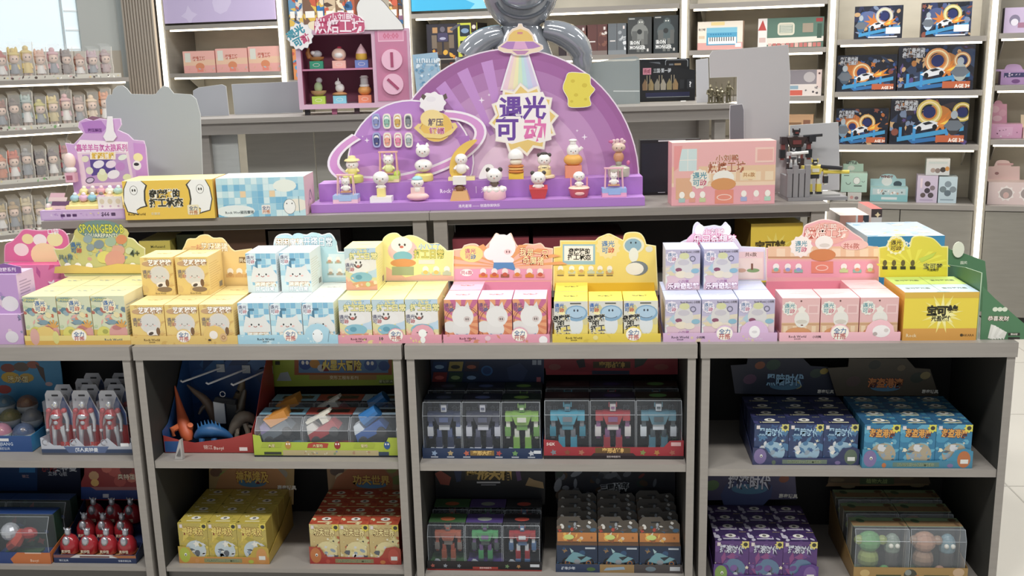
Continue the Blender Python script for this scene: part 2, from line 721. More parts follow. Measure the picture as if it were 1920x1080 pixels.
# tall table
xa, xb = BK.z(352, 225, ZB)[0], BK.z(1392, 196, ZB)[0]
t = thing('tall_back_table', 'tall grey table behind the purple arch, under the pink oven', 'table', BK.w(xa, 0, 0), BK.a)
w = xb - xa
mb = MB()
mb.box(0, w, 0, .42, ZB - .022, ZB, GREY)
mb.build('table_top', t, bevel=.0015)
mb = MB()
mb.box(.02, w - .02, .02, .045, ZB - .075, ZB - .0225, GREY)
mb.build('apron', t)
for x in (.02, w * .5, w - .09):
    for y in (.05, .34):
        mb = MB()
        mb.box(x, x + .055, y, y + .055, 0, ZB - .0225, GREY)
        mb.build('leg', t)
# ================================================================== printed fronts of the small boxes
KD = '遇光|可动'


def logo(A, x, y, h, c1='#3f78b4', c2='#d4574f', plate='#fbf6ea', k=.62, seed=9):
    if plate:
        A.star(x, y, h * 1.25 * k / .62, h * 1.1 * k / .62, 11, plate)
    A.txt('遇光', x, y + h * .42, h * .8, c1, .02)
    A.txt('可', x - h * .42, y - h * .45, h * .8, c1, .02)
    A.txt('动', x + h * .42, y - h * .45, h * .8, c2, .02)
    return A


def face(A, x, y, r, eye='#3a3a3a', mouth='#a8564a', cheek='#f0b8ae'):
    A.ell(x - r * .35, y, r * .08, r * .1, eye, 8, 0, False).ell(x + r * .35, y, r * .08, r * .1, eye, 8, 0, False)
    A.ell(x - r * .55, y - r * .16, r * .14, r * .08, cheek, 8, 0, False).ell(x + r * .55, y - r * .16, r * .14, r * .08, cheek, 8, 0, False)
    A.ring(x, y - r * .08, r * .12, r * .19, mouth, PI * 1.1, PI * 1.9, 6)
    return A


def lines(A, x0, y0, x1, y1, n, c, seed=1, th=.4):
    g = random.Random(seed)
    dy = (y1 - y0) / n
    for i in range(n):
        A.rect(x0, y0 + dy * i, x0 + (x1 - x0) * g.uniform(.55, 1), y0 + dy * (i + th), c, False)
    A.l += 1
    return A


def art_sea(w):
    A = Art(w)
    A.rect(0, 0, w, .3, '#d3b452').mix(31, 44, ['#8fa7ad', '#5f8792', '#d98d6b', '#e0a79a', '#b8c9a0', '#6f7f90', '#c9694a', '#e5d6a0', '#6a9a98', '#4a6a80', '#b86a5a'], 0, .05, w, .82, .025, .085)
    A.ell(w * .25, .93, .2, .045, '#7f9a94')
    A.txt('SPONGE', w * .25, .93, .07, '#e3d36a', .02, wmax=.34)
    A.ell(w * .3, .2, .15, .17, '#d8cf63').ell(w * .74, .22, .2, .2, '#d99a92')
    A.ell(w * .56, .46, .1, .05, '#7f9aa4').ell(w * .7, .34, .1, .05, '#c07a74').ell(w * .34, .26, .06, .05, '#a9a84e')
    for k in range(5):
        A.line([(w * .85, .35), (w * .85 + .13 * math.cos(k * .6 + .3), .35 + .16 * math.sin(k * .6 + .3))], .035, '#dca04e')
    logo(A, w * .52, .8, .13, '#3f6da8', '#c8534a', '#ece3bc')
    return A


def art_snail(w):
    A = Art(w)
    A.mix(5, 14, ['#e0bd72', '#d8ae62', '#efd795'], 0, 0, w, 1, .05, .12)
    A.ell(w * .28, .83, .2, .07, '#c99f72').ell(w * .66, .86, .28, .08, '#b99168')
    A.txt('艺呀猪猪', w * .6, .86, .16, '#fffaf0', .03, '#9a7450', wmax=.62)
    A.ell(w * .56, .52, .27, .26, '#ded4c6').star(w * .56, .52, .24, .2, 14, '#d6d3cb')
    face(A, w * .56, .5, .2, '#8a8078', '#b09a8a')
    A.ell(w * .62, .27, .16, .08, '#efe6da').ell(w * .56, .26, .07, .04, '#54463c', rot=.4).ell(w * .78, .32, .05, .1, '#7d5b3c')
    A.ell(w * .68, .15, .2, .07, '#8d7355')
    logo(A, w * .18, .56, .13, '#8d7f78', '#c98772', None)
    A.txt('Rock World', w * .55, .05, .05, '#7d6a48')
    return A


def art_sky(w):
    A = Art(w)
    g = random.Random(3)
    for i in range(6):
        for j in range(7):
            A.rect(w * i / 6, j / 7, w * (i + .94) / 6, (j + .94) / 7, g.choice(['#8cc3da', '#a7d3e0', '#bfe0e6', '#7db8d6', '#d3e9ea']), False)
    A.l += 1
    A.poly([(0, 0), (w, 0), (w, .22), (w * .6, .3), (w * .2, .18), (0, .3)], '#d7e6e4').rect(w * .3, .62, w * .38, .86, '#51809a').rect(w * .3, .8, w * .52, .86, '#51809a')
    A.poly([(x + w * .58, y + .44) for x, y in ((-.36, -.16), (-.3, .1), (-.27, .24), (-.16, .18), (.1, .2), (.2, .26), (.24, .12), (.34, -.02), (.33, -.14), (.2, -.2), (-.2, -.2))], '#e2e2dc')
    face(A, w * .52, .46, .26)
    A.rect(w * .3, .24, w * .88, .27, '#b57d6a')
    A.txt('困困魔猪', w * .6, .2, .12, '#f5efe2', .03, '#c79a4a', wmax=.68)
    A.txt('开搭日常', w * .56, .085, .11, '#ffffff', .03, '#8aa9b4', wmax=.6)
    logo(A, w * .15, .84, .12, '#6b6f86', '#c0626a', '#e5eef2')
    return A


def art_pastel(w):
    A = Art(w)
    A.rect(0, 0, w, 1, '#dcd59a').rect(0, .55, w * .4, 1, '#bcd0d4').rect(w * .72, .3, w, 1, '#b9d1e2')
    A.ell(w * .5, .62, .44, .2, '#e4e0da').ell(w * .4, .55, .3, .17, '#e6e3de').poly([(0, 0), (w, 0), (w, .2), (w * .6, .26), (w * .3, .14), (0, .3)], '#e8a58c')
    A.ring(w * .42, .62, .06, .1, '#6d5f58', PI, 2 * PI, 8).ell(w * .36, .66, .02, .03, '#4d4a48').ell(w * .5, .66, .02, .03, '#4d4a48').ell(w * .42, .57, .04, .03, '#d3776c')
    A.ell(w * .5, .3, .26, .13, '#86bccb').ell(w * .42, .31, .08, .06, '#5f9db2').ell(w * .6, .14, .3, .07, '#dca173')
    A.mix(8, 8, ['#e9c6a0', '#c9dca0', '#f2d9b0', '#e8b0a0'], 0, .02, w, .3, .03, .07)
    A.txt('小八工了', w * .52, .93, .1, '#6fa8c8', .03, '#f3f3e8', wmax=.5)
    A.txt('打工日常', w * .6, .81, .15, '#efe29a', .03, '#8a9a5a', wmax=.66)
    logo(A, w * .15, .55, .12, '#7c7a8c', '#c46a70', None)
    return A


def art_burst(w):
    A = Art(w)
    A.rect(0, 0, w, 1, '#e59a6c')
    for i in range(14):
        a = i * PI / 7
        A.poly([(w / 2, .45), (w / 2 + 1.5 * math.cos(a), .45 + 1.5 * math.sin(a)), (w / 2 + 1.5 * math.cos(a + .2), .45 + 1.5 * math.sin(a + .2))], '#c9688f' if math.sin(a) > .2 else '#d67d55', False)
    A.l += 1
    A.ring(w * .55, .42, .4, .42, '#9c5a4a').ring(w * .55, .42, .45, .46, '#9c5a4a')
    A.ell(w * .16, .36, .16, .14, '#dcd8d3').ell(w * .5, .3, .2, .2, '#dedad6')
    A.ell(w * .55, .6, .25, .25, '#e3dfdb').poly([(w * .33, .78), (w * .37, .96), (w * .5, .84)], '#dcd8d3').poly([(w * .62, .84), (w * .72, .95), (w * .78, .76)], '#dcd8d3')
    A.ell(w * .68, .54, .08, .07, '#d2c2bd').ell(w * .65, .54, .014, .03, '#6a5a58').ell(w * .71, .54, .014, .03, '#6a5a58')
    A.poly([(w * .3, 0), (w * .34, .2), (w * .5, .15), (w * .68, .2), (w * .72, 0)], '#6f93b8')
    logo(A, w * .15, .82, .12, '#8a5a80', '#4f6aa8', None)
    return A


def art_diver(w):
    A = Art(w)
    A.rect(0, 0, w, 1, '#d5d3c8').poly([(0, .3), (w, .5), (w, 0), (0, 0)], '#e3cf6a').mix(6, 8, ['#efe3a4', '#d9d9d0', '#cfc48a'], 0, 0, w, 1, .06, .14)
    A.ell(w * .66, .42, .16, .26, '#d8dcdc').ell(w * .66, .7, .27, .2, '#7fa6c4').ell(w * .66, .72, .23, .15, '#a9c6da')
    A.ell(w * .6, .77, .02, .03, '#39414e').ell(w * .7, .77, .02, .03, '#39414e').ring(w * .66, .66, .15, .17, '#39414e', PI * 1.15, PI * 1.85, 8, .5)
    A.poly([(w * .5, .05), (w * .66, .13), (w * .8, .06), (w * .66, .2)], '#4a4a52')
    A.rect(w * .48, .93, w * .8, .96, '#5c5c50')
    logo(A, w * .16, .84, .13, '#4a74b8', '#cf5a48', None)
    for t, x, y in (('奇魔猪', .22, .58), ('的', .2, .45), ('打工', .26, .33), ('状态', .26, .13)):
        A.txt(t, w * x, y, .16, '#262626', .03, '#efe9d2', rot=.1, wmax=.42)
    return A


def art_rainbow(w):
    A = Art(w)
    A.rect(0, 0, w, .35, '#d9b8c4').rect(0, .35, w, .6, '#cfc0c4').rect(0, .6, w, 1, '#b9b2cc').poly([(0, .4), (w, .55), (w, .65), (0, .55)], '#d8cdb4')
    A.mix(12, 14, ['#c9c2c8', '#a9c4d0', '#d9c9a4', '#c4a9c8', '#dcdcd8'], 0, .2, w, .9, .05, .12)
    A.ell(w * .52, .58, .22, .26, '#d3cfcc').ell(w * .54, .84, .12, .08, '#cfcf9a').ell(w * .38, .5, .08, .05, '#8f4f6a').ell(w * .86, .47, .1, .06, '#86b4c8')
    A.ell(w * .52, .68, .14, .07, '#c3bdc4')
    A.ell(w * .45, .38, .14, .09, '#e3d6be').ell(w * .68, .36, .13, .08, '#e0d4c2').ring(w * .78, .77, .05, .07, '#6a6880')
    A.txt('乐园奇想梦', w * .52, .1, .15, '#fbeef5', .03, '#a86a9a', wmax=.76)
    A.txt('小刘鸭', w * .52, .21, .08, '#a86a9a', .03, '#f2e4ee', wmax=.3)
    A.txt('Rock World | 小刘鸭', w * .7, .94, .06, '#5c5660', wmax=.45)
    logo(A, w * .18, .82, .12, '#6a84a8', '#b85a78', '#e6dde6')
    return A


def art_bakery(w):
    A = Art(w)
    A.rect(0, 0, w, 1, '#e2b3b0').rect(0, .14, w, .42, '#d9b08a').rect(0, .36, w, .4, '#c99a70').rect(w * .68, .62, w * .97, .84, '#e9c4c0').rect(w * .71, .65, w * .94, .81, '#dcaaa8')
    for i in range(4):
        A.rect(w * (.05 + i * .25), .18, w * (.16 + i * .25), .34, '#e6cba6', False)
    A.l += 1
    A.rect(0, 0, w, .12, '#e3a2a8').ell(w * .45, .17, .3, .14, '#c98756').ell(w * .45, .2, .27, .1, '#d6945f')
    A.ell(w * .53, .5, .17, .2, '#e2ded4').star(w * .52, .72, .1, .07, 5, '#e8e2d6')
    A.ell(w * .53, .44, .13, .05, '#cfc8ba').ell(w * .54, .36, .03, .015, '#7a4a3a')
    A.ell(w * .5, .93, .02, .02, '#6a4a44')
    logo(A, w * .2, .76, .14, '#5f9aa0', '#c86478', '#e9e2d6')
    return A


def top_logo(w, h, c, c2=None):
    A = Art(w, h)
    if c2:
        A.rect(0, 0, w, h, c2)
    A.mix(7, 12, [c], w * .24, h * .5, w * .76, h * .62, .025, .05)
    return A


def small_box(name, w, d, h, base, top, side, fa, ta=None, sl='#b0a898'):
    mb = MB()
    mb.box(0, w, 0, d, 0, h, base, top=C(top), right=C(side), left=C(side))
    mb.art(fa, (0, 0, 0), X3, Z3, h)
    if ta:
        mb.art(ta, (0, 0, h), X3, YB, w)
    S = Art(d / h, 1)
    lines(S, .06, .12, d / h - .1, .85, 12, sl, 4, .25)
    S.rect(d / h * .66, .06, d / h * .88, .2, '#8e8a86')
    mb.art(S, (w, 0, 0), YB, Z3, h)
    return mb.build(name)


COLS = {3: ['left', 'middle', 'right'], 2: ['left', 'right'], 1: ['only']}


class Plate:
    """Pixel positions carried onto a real upright plane (frame fr, depth y) in metres."""
    def __init__(s, fr, y):
        s.fr, s.y = fr, y

    def p(s, px, py):
        return s.fr.at(px, py, s.y)

    def pts(s, L):
        return [s.p(*q) for q in L]

    def k(s, px, py):
        a, b = s.p(px, py), s.p(px + 10, py)
        return math.hypot(b[0] - a[0], b[1] - a[1]) / 10

    def txt(s, A, t, px, py, hpx, c, rot=0.0, **kw):
        x, z = s.p(px, py)
        k = s.k(px, py)
        for q in ('wmax',):
            if q in kw:
                kw[q] *= k
        return A.txt(t, x, z, hpx * k, c, rot=rot - .02, **kw)

    def ell(s, A, px, py, rx, ry, c, n=18, rot=0.0):
        x, z = s.p(px, py)
        k = s.k(px, py)
        return A.ell(x, z, rx * k, ry * k, c, n, rot)

    def star(s, A, px, py, r1, r2, n, c, rot=PI / 2):
        x, z = s.p(px, py)
        k = s.k(px, py)
        return A.star(x, z, r1 * k, r2 * k, n, c, rot)

    def rect(s, A, x0, y0, x1, y1, c):
        return A.poly(s.pts([(x0, y1), (x1, y1), (x1, y0), (x0, y0)]), c)

    def poly(s, A, L, c):
        return A.poly(s.pts(L), c)

    def logo(s, A, px, py, h, c1='#3f78b4', c2='#d4574f', plate='#fbf6ea'):
        x, z = s.p(px, py)
        return logo(A, x, z, h * s.k(px, py), c1, c2, plate)


def shrink(pts, d):
    """Outline moved inwards by d."""
    n = len(pts)
    ar = sum(pts[i - 1][0] * pts[i][1] - pts[i][0] * pts[i - 1][1] for i in range(n))
    sg = 1 if ar > 0 else -1
    out = []
    for i in range(n):
        a, b, c = pts[i - 1], pts[i], pts[(i + 1) % n]
        n1, n2 = (-(b[1] - a[1]), b[0] - a[0]), (-(c[1] - b[1]), c[0] - b[0])
        l1, l2 = math.hypot(*n1) or 1, math.hypot(*n2) or 1
        v = (n1[0] / l1 + n2[0] / l2, n1[1] / l1 + n2[1] / l2)
        l = v[0] ** 2 + v[1] ** 2
        q = 2 * d / max(l, .9)
        out.append((b[0] + sg * v[0] * q, b[1] + sg * v[1] * q))
    return out


def smooth(L, n=3, closed=False):
    """Catmull-Rom through the given points."""
    out = []
    m = len(L)
    for i in range(m - (0 if closed else 1)):
        p0 = L[(i - 1) % m] if closed or i > 0 else L[i]
        p1, p2 = L[i], L[(i + 1) % m]
        p3 = L[(i + 2) % m] if closed or i + 2 < m else p2
        for k in range(n):
            t = k / n
            out.append(tuple(.5 * (2 * p1[j] + (p2[j] - p0[j]) * t + (2 * p0[j] - 5 * p1[j] + 4 * p2[j] - p3[j]) * t * t + (3 * p1[j] - p0[j] - 3 * p2[j] + p3[j]) * t ** 3) for j in (0, 1)))
    if not closed:
        out.append(L[-1])
    return out


def card(name, fr, y, outline, col, border, A=None, th=.003, bw=.003, parent=None, rel=None, zmax=None, xl=None):
    """A die-cut card standing in frame fr at depth y; outline in photograph pixels."""
    P = Plate(fr, y)
    pts = P.pts(outline)
    if zmax:
        pts = [(min(max(a, xl[0]), xl[1]), min(b, zmax)) for a, b in pts]
    mb = MB()
    mb.prism(pts, (0, 0, 0), X3, Z3, th, C(border), C(border))
    mb.art(Art(9, 9, False).poly(shrink(pts, bw), col), (0, 0, 0), X3, Z3)
    if A:
        for it in range(len(A.items)):
            l, m, p, f = A.items[it]
            if zmax:
                p = [(min(max(a, xl[0]), xl[1]), min(b, zmax)) for a, b in p]
            A.items[it] = (l + 2, m, p, f)
        mb.art(A, (0, 0, 0), X3, Z3)
    mb.v = [(a, b + y, c) for a, b, c in mb.v]
    if rel is not None:
        mb.v = [(a - rel[0], b - rel[1], c - rel[2]) for a, b, c in mb.v]
    if parent is not None:
        return mb.build(name, parent)
    return mb.build(name, None, fr.o, fr.a)


def dome(cx, cy, rx, ry, n=8):
    return [(cx + rx * math.cos(PI - PI * i / n), cy - ry * math.sin(PI - PI * i / n)) for i in range(n + 1)]


# pixel columns: left, right, y of the base, top front edge, top back edge, row count, present back boxes, fronts, ...
YF = .022
TOPS = {}


def tray_set(key, L, R, yb, yt, ybk, rows, backs, desc, tdesc, artf, cols, header, hy, lip_col, lip_h, lip_art, hart, hcol, hborder, badge, inner=None):
    base, top, side, lc = cols
    XL, XR = on_z(L, yb, .8).x, on_z(R, yb, .8).x
    zt = on_y((L + R) / 2, yt, YF + .004).z
    h = zt - .8 - .0025
    yk = on_z((L + R) / 2, ybk, zt).y
    n = 3
    w = (XR - XL - .012) / n
    d = (yk - YF - .006) / rows
    t = thing('display_tray', tdesc, 'display tray', (XL, YF, .8), 0, 'counter display trays')
    W, D = XR - XL, yk - YF + .006
    mb = MB()
    mb.box(0, W, 0, D, 0, .0015, lip_col)
    for x in (0, W - .0015):
        mb.poly([(x, 0.001, 0), (x, D, 0), (x, D, h * .95), (x, D * .6, lip_h), (x, .001, lip_h)], lip_col)
    if inner:
        mb.box(.002, W - .002, D - .0028, D - .0015, .0016, h * .98, inner)
    mb.build('tray', t)
    out = [(0, 0), (W, 0), (W, lip_h)]
    for bx, br in sorted(badge, reverse=True):
        cx = bx * W
        hh = br * .9
        out += [(cx + br, lip_h)] + [(cx + br * math.cos(PI * i / 6), lip_h + hh * math.sin(PI * i / 6)) for i in range(1, 6)] + [(cx - br, lip_h)]
    out += [(0, lip_h)]
    mb = MB()
    mb.prism(out, (0, 0, 0), X3, Z3, .0014, C(lip_col))
    A = Art(9, 9, False)
    lip_art(A, W, lip_h, badge)
    A.items = [(l, m, clip(p, W, 1) if len(f) == 1 else p, f) for l, m, p, f in A.items]
    A.items = [(l, m, p, [tuple(range(len(p)))] if len(f) == 1 else f) for l, m, p, f in A.items if p]
    mb.art(A, (0, 0, 0), X3, Z3)
    mb.build('front_lip', t)
    if header:
        yh = yk + .004
        P = Plate(W0, yh)
        HA = Art(9, 9, False)
        hart(HA, P)
        card('header_card', W0, yh, header, hcol, hborder, HA, parent=t, rel=(XL, YF, .8))
    # the boxes
    o = small_box('blind_box', w - .003, d - .0042, h, base, top, side, artf((w - .003) / h), top_logo(1, (d - .0042) / w, lc), lc)
    first = True
    for r in range(rows):
        for c in range(n):
            if r > 0 and (r, c) not in backs:
                continue
            loc = (XL + .006 + c * w, YF + .0045 + r * d, .8018)
            lab = f"{desc} blind box, {COLS[3][c]} of the {'front' if r == 0 else ('back' if rows == 2 or r == 2 else 'second')} row in its tray"
            b = o if first else copy(o, loc)
            b.location = loc
            tag(b, lab, 'box', desc + ' blind boxes')
            first = False
    TOPS[key] = (o, .8018 + h, w, d, yk)


def stacked(key, spots, desc, extra):
    o, zt, w, d, yk = TOPS[key]
    for (px, py), lab in zip(spots, extra):
        p = on_z(px, py, zt + .0004)
        copy(o, (p.x, min(p.y, yk - d), zt + .0004), desc + ' blind box stacked on top, ' + lab)


def lip_std(c1, c2, txtc, extra=None, badge_c='#f6efe0', brand=True, bx=.2):
    def f(A, W, h, badge):
        A.rect(0, 0, W, h, c1)
        A.mix(17, 10, [c2], 0, 0, W, h * .9, h * .12, h * .3) if c2 else None
        if brand:
            A.txt('Rock World', W * bx, h * .55, h * .34, txtc, .02)
            A.txt('积木世界', W * bx, h * .25, h * .16, txtc)
        for i, (b, r) in enumerate(badge):
            if i == 0:
                A.ell(W * b, h + r * -.05, r * .92, r * .82, badge_c)
                A.txt('全力', W * b, h + r * .16, r * .6, '#4a6f9e', .02)
                A.txt('开搭', W * b, h - r * .42, r * .6, '#c8605a', .02)
        if extra:
            extra(A, W, h)
    return f


def minis(P, A, xs, y, cols, r=9):
    g = random.Random(len(xs) * 7 + int(y))
    for x in xs:
        P.rect(A, x - r, y + 2, x + r, y + r, g.choice(cols))
        P.ell(A, x, y - r * .4, r * .75, r * .8, '#f7f2ea', 10)
        P.ell(A, x, y + r * .3, r * .6, r * .5, g.choice(cols), 8)


# --- far left tray, sea print
def ha(A, P):
    P.ell(A, 190, 438, 52, 20, '#c9c06a')
    P.ell(A, 187, 430, 42, 17, '#6d8c86')
    P.txt(A, 'SPONGEBOB', 190, 428, 20, '#d9d24e', out='#59751f', wmax=84)
    P.txt(A, 'SQUAREPANTS', 190, 441, 9, '#f1eed2', out='#4a6a66', wmax=62)
    g = random.Random(6)
    for k in range(34):
        yy = g.uniform(450, 492)
        P.ell(A, g.uniform(150 - (yy - 450) * .8, 236 + (yy - 450) * .7), yy, g.uniform(3, 7), g.uniform(2, 5), g.choice(['#8fa4a0', '#b9c48a', '#d9a08a', '#a9b884', '#d8c46a', '#7f9498']), 9, g.uniform(0, 3))
    for x, y, r, c in ((165, 448, 9, '#8fa4a8'), (186, 458, 10, '#7d8f9a'), (208, 453, 11, '#9db49a'), (228, 449, 11, '#d98a5a'), (222, 470, 13, '#d9a08a'), (196, 482, 14, '#dcd36a'), (216, 486, 20, '#dd9a86'), (170, 464, 8, '#8a9aa0'), (243, 470, 8, '#c9d0a0')):
        P.ell(A, x, y, r, r * .8, c, 11, .3)
    P.logo(A, 143, 464, 12, '#4a78a8', '#cf5a4a', None)
    P.txt(A, '共6款', 124, 482, 10, '#5f7a80')
    minis(P, A, (128, 147, 168, 250), 503, ['#c9b44e', '#b9c47a', '#d9c070'])
    P.txt(A, '4+', 253, 474, 16, '#3f4a3a')
    P.poly(A, [(102, 512), (268, 512), (268, 496), (220, 494), (180, 502), (140, 496), (104, 500)], '#e3c35e')


def ex1(A, W, h):
    A.rect(0, 0, W, h * .45, '#dca94a').ell(W * .1, h * .9, h * .5, h * .9, '#d9a498').ell(W * .3, h * .8, h * .35, h * .7, '#d9d07a')


h1 = smooth([(100, 466), (118, 466), (134, 452), (140, 438), (150, 440), (158, 424), (176, 418), (200, 417), (212, 424), (218, 436), (236, 444), (250, 448), (260, 458), (272, 466)], 3) + [(272, 517), (122, 519)]
tray_set('sea', 50, 246, 646, 555, 517, 2, {(1, 0), (1, 1), (1, 2)}, 'sea-creature print yellow', 'yellow-green sea print counter tray at the left end of the row', art_sea,
         ('#cfd3b0', '#f2e6a2', '#e6dcb0', '#a9b0a4'), h1, 0, '#e3c26a', .03, lip_std('#e6cf7a', None, '#35506a', ex1, bx=.84), ha, '#c9c678', '#e6e0ae', [(.52, .026), (.2, .034)])


# --- honey tray
def ha(A, P):
    P.txt(A, '艺呀猪猪', 402, 463, 15, '#fff6e2', out='#b08448', wmax=50)
    P.txt(A, '一起', 368, 463, 9, '#d98a6a')
    P.rect(A, 448, 482, 470, 493, '#8a6a40')
    P.txt(A, '共6款', 459, 488, 8, '#fff1d0')
    minis(P, A, (432, 449, 466), 512, ['#caa06a', '#e0b070'], 8)
    A.mix(3, 0, ['#fff'], 0, 0, 1, 1, .1, .1)


h2 = smooth([(338, 475), (346, 460), (352, 448), (366, 447), (375, 441), (389, 440), (400, 446), (416, 446), (426, 456), (434, 466), (440, 470)], 3) + [(472, 466), (475, 538), (330, 540)]
tray_set('snail', 251, 449, 643, 571, 536, 2, {(1, 0), (1, 1), (1, 2)}, 'honey yellow', 'honey yellow counter tray, second in the row', art_snail,
         ('#e9c873', '#fbe29a', '#efcf84', '#d9b26a'), h2, 0, '#e6c06a', .027, lip_std('#e4bf68', '#d8ae58', '#6a5030', lambda A, W, h: A.ell(W * .78, h * 1.1, h * .5, h * .5, '#efe6da').ell(W * .87, h * .8, h * .45, h * .5, '#d9b07a').ring(W * .87, h * .8, h * .15, h * .24, '#a9764a').ell(W * .74, h * .5, h * .2, h * .12, '#4a3a30')),
         ha, '#f2cf86', '#fbe7b0', [(.5, .024), (.79, .036)])
stacked('snail', [(272, 552), (336, 552)], 'honey yellow', ['left of a pair', 'right of a pair'])


# --- sky blue tray
def ha(A, P):
    for x, y, r in ((530, 452, 14), (560, 448, 14), (590, 448, 15), (618, 456, 14)):
        P.ell(A, x, y, r, r * .8, '#bfe2ea')
    P.txt(A, '困困魔猪', 543, 455, 15, '#ffffff', out='#d9a648', wmax=52)
    P.txt(A, '开搭日常', 596, 453, 17, '#ffffff', out='#6f98b0', wmax=54)
    P.rect(A, 616, 476, 650, 520, '#dcecf0')
    minis(P, A, (618, 634), 488, ['#d9a080', '#b0b8a0'], 6)
    minis(P, A, (620, 637, 650), 510, ['#a0b0a8', '#c0a890'], 6)


h3 = smooth([(512, 470), (514, 450), (522, 440), (540, 438), (552, 444), (560, 438), (574, 440), (584, 436), (598, 438), (604, 440), (618, 437), (627, 446), (632, 460), (634, 472)], 3) + [(656, 472), (656, 529), (512, 535)]
tray_set('sky', 453, 638, 640, 567, 530, 2, {(1, 0), (1, 1), (1, 2)}, 'sky blue', 'sky blue counter tray, third in the row', art_sky,
         ('#d8e6e8', '#f7f7f2', '#e6eef0', '#d2d2c4'), h3, 0, '#a9d3e2', .028, lip_std('#a5d2e2', '#c8e4ea', '#33444e', lambda A, W, h: A.ell(W * .8, h * .9, h * .6, h * .75, '#edf1f0').ell(W * .76, h * 1.1, h * .05, h * .08, '#444').ell(W * .84, h * 1.1, h * .05, h * .08, '#444').line([(W * .9, h * .2), (W * .92, h * 1.5)], h * .05, '#6f8a98'), bx=.28),
         ha, '#b9dfe9', '#f2f8f6', [(.53, .024), (.8, .04)])
stacked('sky', [(468, 547), (530, 547)], 'sky blue', ['left of a pair', 'right of a pair'])


# --- pastel tray
def ha(A, P):
    P.poly(A, [(724, 526), (724, 500), (760, 520), (800, 512), (850, 518), (850, 526)], '#f4b9a2')
    P.ell(A, 755, 470, 28, 22, '#f3c6c6')
    P.ell(A, 753, 459, 20, 15, '#fbf6f0')
    P.ell(A, 749, 459, 2, 2.5, '#4a4038', 8)
    P.ell(A, 759, 459, 2, 2.5, '#4a4038', 8)
    P.ell(A, 753, 463, 4, 2.5, '#d8705f', 8)
    P.ell(A, 755, 481, 18, 10, '#7fc0d2')
    P.ell(A, 756, 493, 24, 8, '#e79a5c')
    P.rect(A, 735, 500, 776, 516, '#a9b48a')
    P.txt(A, '小八工了', 805, 462, 10, '#58a6d4', out='#ffffff', wmax=40)
    P.txt(A, '打工日常', 804, 476, 16, '#f2dc6a', out='#7a9a4a', wmax=56)
    P.rect(A, 785, 487, 815, 495, '#fbe3d8')
    minis(P, A, (798, 818, 838), 508, ['#efc86a', '#8a7a6a', '#c9d0b0'], 8)


h4 = smooth([(716, 456), (719, 446), (730, 438), (744, 437), (754, 444), (766, 441), (780, 443), (794, 450), (806, 457), (820, 456), (832, 464), (838, 470)], 3) + [(851, 469), (850, 527), (716, 527)]
tray_set('pastel', 640, 831, 638, 561, 527, 2, {(1, 0), (1, 1), (1, 2)}, 'pastel pink and yellow', 'pastel yellow and pink counter tray, fourth in the row', art_pastel,
         ('#dcdc9c', '#fbf1a0', '#f4ea98', '#e6dca0'), h4, 0, '#e9a2ae', .026, lip_std('#e79aa8', '#e9d08a', '#5a3a3a', lambda A, W, h: A.txt('10', W * .42, h * .6, h * .5, '#3a4a3a', .03).ell(W * .82, h * 1.2, h * .5, h * .5, '#f4f4ec').ell(W * .77, h * 1.3, h * .09, h * .06, '#444').ell(W * .86, h * 1.3, h * .09, h * .06, '#444').ell(W * .82, h * .4, h * .3, h * .4, '#f4f4ec')),
         ha, '#f8ec9c', '#fff7bd', [(.56, .024), (.82, .036)])
stacked('pastel', [(652, 542)], 'pastel pink and yellow', ['alone at the left of its tray'])


# --- pink burst tray
def ha(A, P):
    for k in range(9):
        a = k * .36 + .1
        P.poly(A, [(945, 500), (945 + 120 * math.cos(a), 500 - 45 * math.sin(a)), (945 + 110 * math.cos(a + .14), 500 - 42 * math.sin(a + .14))], '#f2a96a')
    P.rect(A, 852, 504, 1035, 526, '#f7a8c0')
    P.ell(A, 884, 476, 22, 16, '#fbe588')
    P.logo(A, 882, 476, 12, '#d66a86', '#4a78b8', None)
    P.ell(A, 942, 463, 25, 24, '#fcfaf8')
    P.ell(A, 920, 476, 13, 12, '#fcfaf8')
    P.poly(A, [(924, 448), (930, 437), (940, 444)], '#fcfaf8')
    P.poly(A, [(946, 444), (956, 437), (962, 448)], '#fcfaf8')
    P.ell(A, 952, 472, 7, 5, '#f6d8d6')
    P.ell(A, 950, 472, 1.2, 2.4, '#8a5a5a', 8)
    P.ell(A, 955, 472, 1.2, 2.4, '#8a5a5a', 8)
    P.ell(A, 944, 488, 20, 9, '#fcfaf8')
    P.poly(A, [(926, 492), (962, 492), (968, 508), (946, 502), (924, 508)], '#5a98cf')
    P.txt(A, '我是一只', 1001, 474, 16, '#fff3b0', out='#e2574a', wmax=54, rot=-.08)
    P.txt(A, '奇魔猪', 1000, 488, 15, '#fff3b0', out='#e2574a', wmax=40, rot=-.06)
    P.ell(A, 875, 511, 12, 7, '#fff6f0')
    P.txt(A, '共6款', 875, 511, 8, '#c8566a')
    minis(P, A, (906, 927, 947, 970, 993, 1013), 512, ['#ef9a8a', '#d9664a', '#e8923a', '#a86a4a'], 8)


